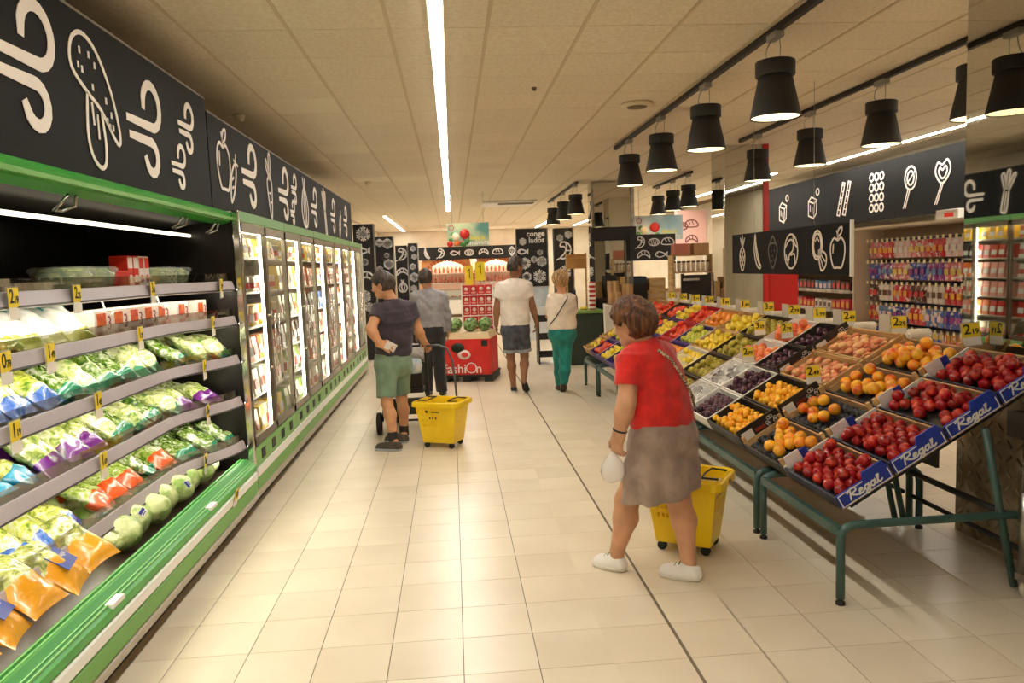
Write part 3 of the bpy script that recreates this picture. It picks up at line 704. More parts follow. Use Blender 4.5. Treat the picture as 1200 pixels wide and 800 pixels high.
class Person:
    def __init__(s, label, foot, J, h=.007, skin=(222, 168, 130), sc=1.):
        s.root = thing('person', label, 'person', foot); s.J = {k: np.array(v, float) for k, v in J.items()}; s.h = h; s.sc = sc
        s.skin = mat('skin_%d_%d_%d' % skin, skin, .5, col2=tuple(int(c*.93) for c in skin), scale=9, spec=.35, bump=.04, bscale=120)
        P = np.array([v for v in s.J.values()]); s.lo, s.hi = P.min(0)-.26, P.max(0)+.26
        s.lo[2] = max(s.lo[2], -.02)
    def field(s, lo=None, hi=None, h=None): return Field(s.lo if lo is None else lo, s.hi if hi is None else hi, h or s.h)
    def add(s, name, fld, m, smooth=1, parent=None, label=None):
        me = fld.mesh(name, m, smooth); me.transform(Matrix.Translation(-Vector(s.root.location)))
        o = link(name, me, parent or s.root)
        if label: o['label'] = label
        return o
    def headframe(s, f, tilt=0.):
        f = nrm(f); u = nrm(np.array([0, 0, 1.])-f*f[2]); r = np.cross(f, u)
        if tilt: u, r = nrm(u*math.cos(tilt)+r*math.sin(tilt)), nrm(r*math.cos(tilt)-u*math.sin(tilt))
        s.f, s.u, s.r = f, u, r; return f, u, r
    def head(s, F, c, neck):
        f, u, r = s.f, s.u, s.r; k = s.sc; A = np.array([r, f, u])
        p = lambda a, b, d: c+k*(r*a+f*b+u*d)
        F.ell(p(0, -.012, .022), (.074*k, .094*k, .092*k), A, .02)
        F.ell(p(0, .022, -.04), (.060*k, .064*k, .078*k), A, .025)
        F.cone(p(-.022, .05, -.095), p(.022, .05, -.095), .022*k, .022*k, .03)
        F.cone(p(-.05, .0, -.07), p(.05, .0, -.07), .024*k, .024*k, .03)
        F.cone(p(-.03, .074, .022), p(.03, .074, .022), .013*k, .013*k, .02)
        F.cone(p(0, .08, .005), p(0, .099, -.028), .0085*k, .0125*k, .012)
        F.cone(p(-.013, .084, -.03), p(.013, .084, -.03), .009*k, .009*k, .01)
        F.cone(p(-.018, .076, -.057), p(.018, .076, -.057), .0075*k, .0075*k, .008)
        F.cone(p(-.016, .074, -.068), p(.016, .074, -.068), .008*k, .008*k, .008)
        for q in (-1, 1):
            F.ell(p(q*.04, .062, -.022), (.022*k, .02*k, .02*k), A, .02)
            F.ell(p(q*.031, .096, .004), (.017*k, .016*k, .011*k), A, 0, sub=True)
            F.ell(p(q*.077, -.006, -.008), (.010*k, .021*k, .033*k), A, .008)
            F.ell(p(q*.086, .0, -.006), (.005*k, .011*k, .018*k), A, 0, sub=True)
        F.cone(p(0, -.03, -.05), neck, .054*k, .058*k, .03)
    def eyes(s, c):
        f, u, r, k = s.f, s.u, s.r, s.sc; L = np.array(s.root.location)
        for q in (-1, 1):
            e = c+k*(r*q*.031+f*.074+u*.004)-L; b = MB(); n = 10
            for rad, off, mi in ((.0125, 0, 0), (.0062, .0082, 1)):
                b.lathe([(rad*k*math.sin(math.pi*(i+.02)/(n+.04)), -rad*k*math.cos(math.pi*(i+.02)/(n+.04))) for i in range(n+1)], 10, e+f*off*k, mi)
            obj('eye', b, [mat('eye_white', (232, 228, 220), .2), mat('iris_brown', (50, 32, 20), .15)], s.root)
            b = MB(); b.tube([tuple(c+k*(r*q*a+f*g+u*d)-L) for a, g, d in ((.016, .086, .026), (.032, .083, .031), (.048, .07, .026))], .0035*k, 6)
            obj('eyebrow', b, s.hairm, s.root)
    def hand(s, F, w, d, side, n, curl=.5, size=1., spread=1.):
        """w wrist, d finger direction, side towards the thumb, n out of the palm"""
        d = nrm(d); side = nrm(side-d*np.dot(side, d)); n = nrm(n-d*np.dot(n, d)-side*np.dot(n, side)); z = size
        F.cone(w-d*.01, w+d*.08*z, .017*z, .0165*z, .02, side, 2.1)
        for o, L in ((.031, .07), (.011, .079), (-.010, .073), (-.03, .057)):
            a = w+d*.084*z+side*o*z; dd = nrm(d+side*o*3*spread)
            e1 = nrm(dd*math.cos(curl)+n*math.sin(curl)); e2 = nrm(dd*math.cos(curl*2.1)+n*math.sin(curl*2.1)); e3 = nrm(dd*math.cos(curl*3)+n*math.sin(curl*3))
            b = a+e1*L*.45*z; c = b+e2*L*.33*z; e = c+e3*L*.25*z
            F.cone(a-dd*.012, b, .0095*z, .0085*z, .005); F.cone(b, c, .0085*z, .0078*z, .004); F.cone(c, e, .0078*z, .0068*z, .004)
        a = w+d*.022*z+side*.026*z; b = a+nrm(d*.75+side*.6+n*.25)*.045*z; c = b+nrm(d*.95+side*.15+n*.4)*.034*z
        F.cone(a, b, .0135*z, .0105*z, .012); F.cone(b, c, .0105*z, .008*z, .005)
    def arm(s, F, sh, el, wr, r=(.052, .042, .043, .027)):
        F.cone(sh, el, r[0], r[1], .03); F.cone(el, el+(wr-el)*.3, r[1], r[2], .02); F.cone(el+(wr-el)*.3, wr, r[2], r[3], .02)
    def leg(s, F, hip, kn, an, r=(.088, .056, .058, .036), back=None):
        F.cone(hip, kn, r[0], r[1], .04); back = V(0, -1, 0) if back is None else back
        m = kn+(an-kn)*.33+back*.012
        F.cone(kn, m, r[1]*.95, r[2], .03); F.cone(m, an, r[2]*.98, r[3], .03)
    def foot(s, F, an, heel, toe):
        d = nrm(toe-heel); F.cone(an, heel+V(0, 0, .04)+d*.045, .034, .03, .02); F.cone(heel+V(0, 0, .035)+d*.045, toe+V(0, 0, .02)-d*.06, .028, .02, .02)
    def torso(s, F, secs, rt, d=0., k=.05):
        for (p, a, b), (p2, a2, b2) in zip(secs[:-1], secs[1:]):
            fw = .5*(a/b+a2/b2); F.cone(p, p2, b+d, b2+d, k, rt, fw)
    def shoe(s, heel, toe, an, up=(0, 0, 1), m=None, sole=None, name='shoe', w=.041, hi=.055, h=None, tr=None):
        up = nrm(up); L = toe-heel; fd = nrm(L-up*np.dot(L, up)); side = np.cross(fd, up); lo = np.minimum(np.minimum(heel, toe), an)-.09; hi_ = np.maximum(np.maximum(heel, toe), an)+.09
        ln = np.linalg.norm(L)
        def build(infl, a, b):
            F = Field(lo, hi_, h or .0055)
            F.cone(heel+fd*.036+up*.036, heel+fd*ln*.45+up*.036, w*.86+infl, w*.92+infl, .02)
            F.cone(heel+fd*ln*.4+up*.03, toe-fd*.045+up*.022, w*.92+infl, w*.95+infl, .02)
            F.cone(heel+fd*ln*.62+up*.02, toe-fd*.04+up*.014, w*1.0+infl, w*.93+infl, .01)
            if b > .03:
                F.cone(heel+fd*.04+up*.04, heel+fd*.045+up*hi, w*.84, w*.84, .015)
                F.cone(heel+fd*ln*.38+up*.06, heel+fd*ln*.7+up*.035, w*.62, w*.6, .03)
                F.cut(heel+up*(hi+.022)+fd*.05, up*1-fd*.12)
            F.cut(heel+up*a, -up); F.cut(heel+up*b, up); return F
        o = s.add(name, build(0, .02, .2), m)
        so = s.add('sole', build(.004, 0., .024), sole or m, 1, o)
        if tr:
            b = MB()
            for q in range(3):
                c = heel+fd*ln*(.5+.1*q)+up*(.082-.012*q); b.tube([tuple(c-side*.022-np.array(s.root.location)), tuple(c+up*.008-np.array(s.root.location)), tuple(c+side*.022-np.array(s.root.location))], .0035, 5)
            obj('laces', b, tr, o)
        return o
    def hair(s, c, m, back=.0, thick=.014, nape=-.07, vol=(1, 1, 1), seed=1, fringe=.05, amp=.004, name='hair'):
        f, u, r, k = s.f, s.u, s.r, s.sc; A = np.array([r, f, u]); s.hairm = m
        p = lambda a, b, d: c+k*(r*a+f*b+u*d)
        F = Field(c-.19, c+.19, .0045)
        F.ell(p(0, -.014, .026), ((.076+thick)*k*vol[0], (.095+thick)*k*vol[1], (.093+thick)*k*vol[2]), A, .0)
        if nape < -.02: F.ell(p(0, -.038, -.035), (.064*k+thick*.6, .056*k+thick*.7, .07*k), A, .03)
        if back: F.ell(p(0, -.05-back*.3, .0), (.07*k+thick, .06*k+back, .075*k), A, .04)
        if amp: F.wrinkle(amp*.8, (62, 62, 40), seed)
        F.cut(p(0, .03, -.0), f*1-u*.75+0*r)                 # open the face
        F.cut(p(0, .06+fringe*.3, .045), f*1-u*.35)
        F.cut(p(0, 0, nape), -u)
        for q in (-1, 1): F.ell(p(q*.092, .006, -.016), (.034*k, .03*k, .042*k), A, 0, sub=True)
        return s.add(name, F, m, 1)
HAIRD = mat('hair_dark', (38, 28, 22), .5, col2=(70, 52, 40), scale=60, stretch=(1, 1, .25), bump=.5, bscale=70)
HAIRB = mat('hair_auburn', (62, 34, 20), .42, col2=(132, 82, 46), scale=60, stretch=(1, 1, .22), bump=.8, bscale=110, ramp=(.4, .68))
HAIRF = mat('hair_fair', (120, 84, 52), .45, col2=(206, 164, 108), scale=40, stretch=(1.6, 1.6, .3), bump=.5, bscale=60, ramp=(.35, .65))
def cloth(name, col, k=.9, sc=14, **kw): return mat(name, col, .85, col2=tuple(int(c*k) for c in col), scale=sc, bump=.25, bscale=sc*3, sheen=.2, **kw)
WHITESHOE = mat('shoe_white', (238, 234, 228), .55, bump=.05, bscale=60); BLACKSHOE = mat('shoe_black', (34, 32, 32), .6)
# ---- woman in the red top, stooping towards the fruit, trolley basket behind her
def red_woman():
    J = dict(head=(.908, 3.865, 1.338), neck=(.968, 3.828, 1.212), shL=(.868, 3.745, 1.17), shR=(1.10, 3.99, 1.17), elL=(.835, 3.69, .965), wrL=(.797, 3.72, .79), hL=(.78, 3.74, .70),
             elR=(1.13, 4.15, .96), wrR=(1.09, 4.30, .93), pelv=(1.055, 3.85, .74), kL=(.872, 3.90, .40), aL=(.822, 3.945, .105), kR=(1.135, 3.845, .40), aR=(1.163, 3.785, .105))
    P = Person('stooping woman in a red top, taupe skirt and white shoes', (1.0, 3.86, 0), J, .006, (214, 160, 124), .98)
    J = P.J; f, u, r = P.headframe((-.74, .62, -.25), -.05); c = J['head']
    rt = nrm(V(.68, .73, 0))
    secs = [(V(.985, 3.84, 1.165), .145, .088), (V(1.0, 3.845, 1.09), .168, .115), (V(1.03, 3.845, .98), .165, .13), (V(1.05, 3.845, .87), .178, .135), (V(1.06, 3.845, .77), .19, .142)]
    F = P.field(); P.head(F, c, J['neck'])
    P.torso(F, [(secs[0][0]-V(0, 0, .045), .12, .075)]+secs[1:], rt, -.016); F.cone(J['shL']-V(0, 0, .015), J['shR']-V(0, 0, .015), .046, .046, .04)
    P.arm(F, J['shL'], J['elL'], J['wrL'], (.058, .046, .047, .029)); P.arm(F, J['shR'], J['elR'], J['wrR'], (.055, .045, .045, .029))
    P.hand(F, J['wrL'], (-.12, .12, -1), (-.7, .7, 0), (.7, .7, 0), .75, .95); P.hand(F, J['wrR'], (.1, .9, -.1), (0, .1, 1), (-.9, .1, 0), .5, .95)
    bk = nrm(V(.74, -.6, 0))
    P.leg(F, V(.99, 3.80, .72), J['kL'], J['aL'], (.095, .062, .064, .038), bk); P.leg(F, V(1.12, 3.90, .72), J['kR'], J['aR'], (.095, .062, .064, .038), bk)
    hl, tl = V(.862, 3.905, 0), V(.712, 4.05, 0); hr, t_r = V(1.215, 3.72, 0), V(1.03, 3.86, 0)
    P.foot(F, J['aL'], hl, tl); P.foot(F, J['aR'], hr, t_r)
    P.add('body', F, P.skin)
    P.hair(c, HAIRB, .022, .022, -.085, (1.06, 1.06, 1.1), 3, .1, .005); P.eyes(c)
    top = cloth('red_jersey', (222, 34, 26), .88)
    F = P.field((.6, 3.4, .68), (1.5, 4.4, 1.4)); P.torso(F, secs, rt, .004, .06); F.cone(J['shL']+V(.01, .01, .0), J['shR']-V(.01, .01, 0), .062, .062, .06); F.cone(J['neck']-V(0, 0, .05), J['neck']-V(0, 0, .0), .075, .07, .04)
    F.wrinkle(.006, (18, 18, 40), 2); F.cut(V(1.05, 3.85, .80), (0.02, 0, -1)); F.ell(J['neck']+V(-.025, .022, .058), (.078, .078, .042), None, 0, sub=True)
    for a, b in (('shL', 'elL'), ('shR', 'elR')):
        e = J[a]+(J[b]-J[a])*.62; F.cone(J[a]-(J[b]-J[a])*.05, e, .07, .068, .03, flat=True)
    P.add('top', F, top)
    F = P.field((.6, 3.4, .36), (1.5, 4.4, .86)); sk = [(V(1.058, 3.845, .84), .178, .132), (V(1.06, 3.845, .74), .2, .15), (V(1.045, 3.845, .56), .225, .165), (V(1.035, 3.845, .36), .248, .18)]
    P.torso(F, sk, rt, .012, .03)
    X, Y, Z = F.grid((slice(None),)*3); th = np.arctan2(Y-3.845, X-1.04); F.F += (.013*np.sin(th*8+4*Z+1.5*np.sin(3*th))*np.clip((.78-Z)*3, 0, 1)).astype(np.float32); F.wrinkle(.004, (20, 20, 16), 9)
    F.cut(V(1, 3.85, .452), (.1, 0, -1)); F.cut(V(1, 3.85, .835), (0, 0, 1)); P.add('skirt', F, cloth('taupe_cotton', (160, 138, 124), .86, 9))
    for h_, t_, a_, n_ in ((hl, tl, 'aL', 0), (hr, t_r, 'aR', 1)):
        P.shoe(h_, t_, J[a_], m=WHITESHOE, sole=mat('sole_white', (226, 220, 210), .6), hi=.06, tr=mat('lace_green', (90, 120, 70), .6), w=.043)
    b = MB(); L = Vector(P.root.location)
    b.tube([Vector(p)-L for p in ((1.0, 3.70, 1.215), (1.062, 3.705, 1.17), (1.125, 3.725, 1.08), (1.18, 3.755, .99), (1.215, 3.80, .9))], .0075, 6)
    obj('bag_strap', b, mat('strap_pattern', (60, 44, 36), .6, col2=(210, 190, 150), scale=130, ramp=(.47, .53)), P.root)
    b = MB(); w_ = J['wrL']; d = nrm(J['elL']-w_); e = nrm(np.cross(d, V(1, 0, 0))); g = np.cross(d, e)
    b.tube([Vector(w_+d*.03+.034*(e*math.cos(a)+g*math.sin(a)))-L for a in np.linspace(0, 6.283, 15)[:-1]], .005, 6, True); obj('bracelet', b, BLACK, P.root)
# ---- man in the dark polo with green shorts, hand on the stroller
def polo_man():
    J = dict(head=(-.655, 7.2, 1.525), neck=(-.57, 7.215, 1.375), shL=(-.69, 7.17, 1.30), shR=(-.415, 7.27, 1.315), elL=(-.757, 7.02, 1.135), wrL=(-.69, 7.03, 1.0), elR=(-.345, 7.32, 1.09), wrR=(-.30, 7.46, .955),
             kL=(-.655, 7.1, .44), kR=(-.535, 7.33, .43), aL=(-.61, 7.06, .10), aR=(-.53, 7.38, .10), hip=(-.59, 7.23, .83))
    P = Person('man in a dark plum polo shirt and sage shorts holding a slip behind his back', (-.58, 7.2, 0), J, .0065, (214, 158, 118), .96)
    J = P.J; P.headframe((-.96, .18, -.2)); c = J['head']; rt = nrm(V(.95, .3, 0))
    secs = [(V(-.55, 7.22, 1.29), .15, .09), (V(-.55, 7.22, 1.2), .162, .105), (V(-.56, 7.22, 1.06), .142, .106), (V(-.575, 7.23, .95), .142, .108), (V(-.585, 7.23, .84), .152, .116)]
    F = P.field(); P.head(F, c, J['neck']); P.torso(F, secs, rt, -.014); F.cone(J['shL'], J['shR'], .05, .05, .04)
    P.arm(F, J['shL'], J['elL'], J['wrL'], (.054, .046, .046, .03)); P.arm(F, J['shR'], J['elR'], J['wrR'], (.054, .044, .044, .03))
    P.hand(F, J['wrL'], (.85, -.15, -.45), (0, .1, .9), (0, -1, 0), .35); P.hand(F, J['wrR'], (.3, .75, -.45), (-.8, .3, 0), (0, -.2, -1), .6)
    bk = nrm(V(.8, -.5, 0)); P.leg(F, V(-.65, 7.18, .8), J['kL'], J['aL'], (.08, .052, .056, .037), bk); P.leg(F, V(-.53, 7.27, .8), J['kR'], J['aR'], (.08, .052, .054, .037), bk)
    hl, tl = V(-.53, 6.99, 0), V(-.775, 7.09, 0); hr, t_r = V(-.49, 7.3, 0), V(-.72, 7.42, 0)
    P.foot(F, J['aL'], hl, tl); P.foot(F, J['aR'], hr, t_r); P.add('body', F, P.skin)
    P.hair(c, HAIRD, .01, .014, -.065, (1.02, 1.04, 1.14), 2, .08, .006); P.eyes(c)
    m = cloth('plum_knit', (66, 54, 66), .8, 10)
    F = P.field((-.95, 6.8, .78), (-.15, 7.6, 1.5)); P.torso(F, secs, rt, .01, .05); F.cone(J['shL'], J['shR'], .06, .06, .05); F.cone(J['neck']-V(-.01, 0, .05), J['neck']+V(0, 0, .005), .074, .068, .03)
    F.wrinkle(.006, (14, 14, 34), 4); F.cut(V(0, 7, .855), (0, 0, -1)); F.cut(J['neck']+V(.0, 0, .01), (-.25, 0, 1), (J['neck']-.12, J['neck']+.12))
    for a, b in (('shL', 'elL'), ('shR', 'elR')): F.cone(J[a]-(J[b]-J[a])*.1, J[a]+(J[b]-J[a])*.5, .07, .07, .03, flat=True)
    po = P.add('polo_shirt', F, m)
    F = P.field((-1, 6.9, 1.3), (-.2, 7.5, 1.48)); F.cone(J['neck']-V(0, 0, .035), J['neck']+V(-.004, 0, .022), .082, .068, 0, flat=True); F.cone(J['neck']-V(0, 0, .06), J['neck']+V(0, 0, .05), .06, .06, 0, flat=True, sub=True); P.add('collar', F, m, 1, po)
    sg = cloth('sage_cotton', (122, 148, 124), .9, 9)
    F = P.field((-.95, 6.8, .4), (-.15, 7.7, .95)); P.torso(F, [(V(-.585, 7.23, .88), .15, .115), (V(-.588, 7.23, .78), .166, .13)], rt, .012, .03)
    F.cone(V(-.65, 7.18, .8), J['kL']+V(-.003, .01, .045), .1, .09, .02, flat=True); F.cone(V(-.53, 7.27, .8), J['kR']+V(0, 0, .055), .1, .09, .02, flat=True)
    F.wrinkle(.005, (18, 18, 22), 7); F.cut(V(0, 7, .885), (0, 0, 1)); P.add('shorts', F, sg)
    for a_, k_ in (('aL', 'kL'), ('aR', 'kR')):
        d = nrm(J[k_]-J[a_]); F = P.field(J[a_]-.12, J[a_]+.16); F.cone(J[a_]-d*.04, J[a_]+d*.07, .046, .046, 0, flat=True); P.add('sock', F, BLACKSHOE)
    for h_, t_, a_ in ((hl, tl, 'aL'), (hr, t_r, 'aR')):
        o = P.shoe(h_, t_, J[a_], m=mat('trainer_grey', (86, 74, 66), .7, col2=(64, 56, 50), scale=50), sole=mat('sole_blue', (170, 178, 190), .6), hi=.062, w=.046, tr=mat('lace_grey', (200, 196, 190), .6))
    b = MB(); w_ = Vector(J['wrL']+V(.085, -.03, -.03)); M = frame(w_+Vector((.02, -.012, 0)), (.8, .1, -.45), (.45, -.3, .8)); M2 = M.to_3x3()
    b.box(M.translation, (.1, .085, .003), rot=M2); o = obj('paper_slip', b, mat('paper', (238, 234, 232), .7)); tag(o, 'white folded slip in the hand of the man in the plum polo', 'paper')
# ---- man in the grey shirt and black trousers
def grey_man():
    J = dict(head=(-.342, 10.0, 1.545), neck=(-.318, 10.0, 1.395), shL=(-.485, 10.0, 1.31), shR=(-.14, 10.0, 1.305), elL=(-.53, 10.02, 1.05), wrL=(-.5, 10.1, .83), elR=(-.085, 10.0, 1.04), wrR=(-.085, 10.05, .84), kL=(-.38, 10.05, .47), kR=(-.22, 9.98, .47),
             aL=(-.39, 10.1, .09), aR=(-.2, 10.02, .09))
    P = Person('man in a grey long-sleeved shirt and black trousers, back turned, beyond the stroller', (-.3, 10.0, 0), J, .008, (200, 150, 116), .96)
    J = P.J; P.headframe((.25, .96, -.05)); c = J['head']; rt = V(1, 0, 0)
    secs = [(V(-.315, 10, 1.3), .17, .095), (V(-.31, 10, 1.2), .188, .115), (V(-.308, 10, 1.05), .17, .115), (V(-.305, 10, .93), .165, .115), (V(-.3, 10, .84), .172, .125)]
    F = P.field(); P.head(F, c, J['neck']); P.torso(F, secs, rt, -.012); F.cone(J['shL'], J['shR'], .05, .05, .04)
    for q in 'LR': P.arm(F, J['sh'+q], J['el'+q], J['wr'+q]); P.hand(F, J['wr'+q], (0, .1, -1), (0, 1, 0), (1 if q == 'L' else -1, 0, 0), .5)
    for q, x in (('L', -.37), ('R', -.23)): P.leg(F, V(x, 10, .82), J['k'+q], J['a'+q])
    hh = {q: (J['a'+q]*V(1, 1, 0)+V(0, -.06, 0), J['a'+q]*V(1, 1, 0)+V(.02, .2, 0)) for q in 'LR'}
    for q in 'LR': P.foot(F, J['a'+q], *hh[q])
    P.add('body', F, P.skin); P.hair(c, HAIRD, .008, .012, -.075, (1.02, 1.02, 1.1), 5, .06, .005); P.eyes(c)
    m = cloth('grey_shirting', (150, 146, 150), .88, 12)
    F = P.field((-.75, 9.7, .8), (.15, 10.35, 1.5)); P.torso(F, secs, rt, .014, .05); F.cone(J['shL'], J['shR'], .06, .06, .05); F.cone(J['neck']-V(0, 0, .05), J['neck']+V(0, 0, .02), .072, .066, .02)
    for q in 'LR':
        F.cone(J['sh'+q], J['el'+q], .068, .056, .03); F.cone(J['el'+q], J['wr'+q]+V(0, 0, .02), .056, .042, .02)
    F.wrinkle(.007, (16, 16, 26), 8); F.cut(V(0, 0, .915), (0, 0, -1), ((-.46, 9.7, .78), (-.15, 10.3, .95))); F.cut(J['neck']+V(0, 0, .025), (0, .2, 1), (J['neck']-.12, J['neck']+.12)); P.add('shirt', F, m)
    t = cloth('black_trouser', (34, 32, 34), .8, 10)
    F = P.field((-.75, 9.6, .0), (.15, 10.5, 1.0)); P.torso(F, [(V(-.305, 10, .93), .165, .12), (V(-.3, 10, .82), .182, .135)], rt, .01, .03)
    for q, x in (('L', -.375), ('R', -.225)): F.cone(V(x, 10, .82), J['k'+q], .105, .082, .03); F.cone(J['k'+q], J['a'+q]-V(0, 0, .03), .082, .075, .02, flat=False)
    F.wrinkle(.005, (20, 20, 14), 3); F.cut(V(0, 0, .945), (0, 0, 1)); F.cut(V(0, 0, .055), (0, 0, -1)); P.add('trousers', F, t)
    for q in 'LR': P.shoe(*hh[q], J['a'+q], m=mat('shoe_brown', (64, 46, 38), .5), sole=BLACKSHOE, h=.007)
# ---- man in the white T-shirt and grey shorts
def tee_man():
    J = dict(head=(.832, 9.95, 1.648), neck=(.80, 9.95, 1.50), shL=(.628, 9.95, 1.405), shR=(.968, 9.95, 1.40), elL=(.56, 9.93, 1.125), wrL=(.548, 9.98, .905), elR=(1.03, 9.93, 1.13), wrR=(1.078, 9.98, .92), kL=(.72, 9.98, .485), kR=(.905, 9.97, .485), aL=(.75, 10.02, .085), aR=(.868, 9.82, .165))
    P = Person('man in a white T-shirt and rolled grey denim shorts walking away down the aisle', (.8, 9.95, 0), J, .008, (150, 104, 74), .96)
    J = P.J; P.headframe((.88, .45, -.08)); c = J['head']; rt = V(1, 0, 0)
    secs = [(V(.798, 9.95, 1.4), .17, .095), (V(.798, 9.95, 1.29), .188, .115), (V(.798, 9.95, 1.12), .165, .112), (V(.795, 9.95, .98), .16, .112), (V(.793, 9.95, .86), .17, .122)]
    F = P.field(); P.head(F, c, J['neck']); P.torso(F, secs, rt, -.012); F.cone(J['shL'], J['shR'], .05, .05, .04)
    for q in 'LR': P.arm(F, J['sh'+q], J['el'+q], J['wr'+q], (.054, .042, .043, .028)); P.hand(F, J['wr'+q], (0.02, .1, -1), (0, 1, 0), (1 if q == 'L' else -1, 0, 0), .45)
    for q, x in (('L', .73), ('R', .86)): P.leg(F, V(x, 9.95, .82), J['k'+q], J['a'+q], (.088, .054, .057, .036))
    hl, tl = V(.745, 9.955, 0), V(.77, 10.22, 0); hr, t_r = V(.87, 9.79, .12), V(.92, 9.99, 0.0)
    P.foot(F, J['aL'], hl, tl); P.add('body', F, P.skin); P.hair(c, HAIRD, .008, .014, -.06, (1.02, 1.04, 1.16), 6, .08, .006); P.eyes(c)
    F = P.field((.45, 9.6, .8), (1.2, 10.3, 1.6)); P.torso(F, secs, rt, .012, .05); F.cone(J['shL'], J['shR'], .06, .06, .05); F.cone(J['neck']-V(0, 0, .06), J['neck']-V(0, 0, .01), .075, .068, .03); F.wrinkle(.007, (14, 14, 24), 12)
    F.cut(V(0, 0, .895), (0, 0, -1)); F.cut(J['neck']-V(0, 0, .005), (0.05, .15, 1), (J['neck']-.12, J['neck']+.12))
    for q in 'LR': F.cone(J['sh'+q]-(J['el'+q]-J['sh'+q])*.08, J['sh'+q]+(J['el'+q]-J['sh'+q])*.55, .07, .07, .03, flat=True)
    P.add('t_shirt', F, cloth('white_cotton', (240, 228, 216), .93, 8))
    dn = mat('grey_denim', (92, 94, 104), .85, col2=(60, 62, 70), scale=9, bump=.2, bscale=60)
    F = P.field((.45, 9.6, .45), (1.2, 10.3, 1.0)); P.torso(F, [(V(.795, 9.95, .94), .162, .118), (V(.793, 9.95, .83), .182, .135)], rt, .01, .03)
    for q, x in (('L', .72), ('R', .87)): F.cone(V(x, 9.95, .82), J['k'+q]+V(0, 0, .06), .108, .09, .02, flat=True)
    F.wrinkle(.005, (18, 18, 20), 13); F.cut(V(0, 0, .93), (0, 0, 1)); sh = P.add('shorts', F, dn)
    for q, x in (('L', .72), ('R', .87)):
        F = P.field(J['k'+q]-.16, J['k'+q]+.2); a = J['k'+q]+V(0, 0, .05); d = nrm(V(x, 9.95, .82)-a); F.cone(a, a+d*.045, .099, .1, 0, flat=True); P.add('turned_cuff', F, mat('denim_inside', (150, 152, 158), .85), 1, sh)
    P.shoe(hl, tl, J['aL'], m=BLACKSHOE, sole=WHITESHOE, h=.007, hi=.05); P.shoe(hr, t_r, J['aR'], up=nrm(V(.0, .5, .85)), m=BLACKSHOE, sole=mat('sole_black', (40, 38, 38), .7), h=.007, hi=.05)
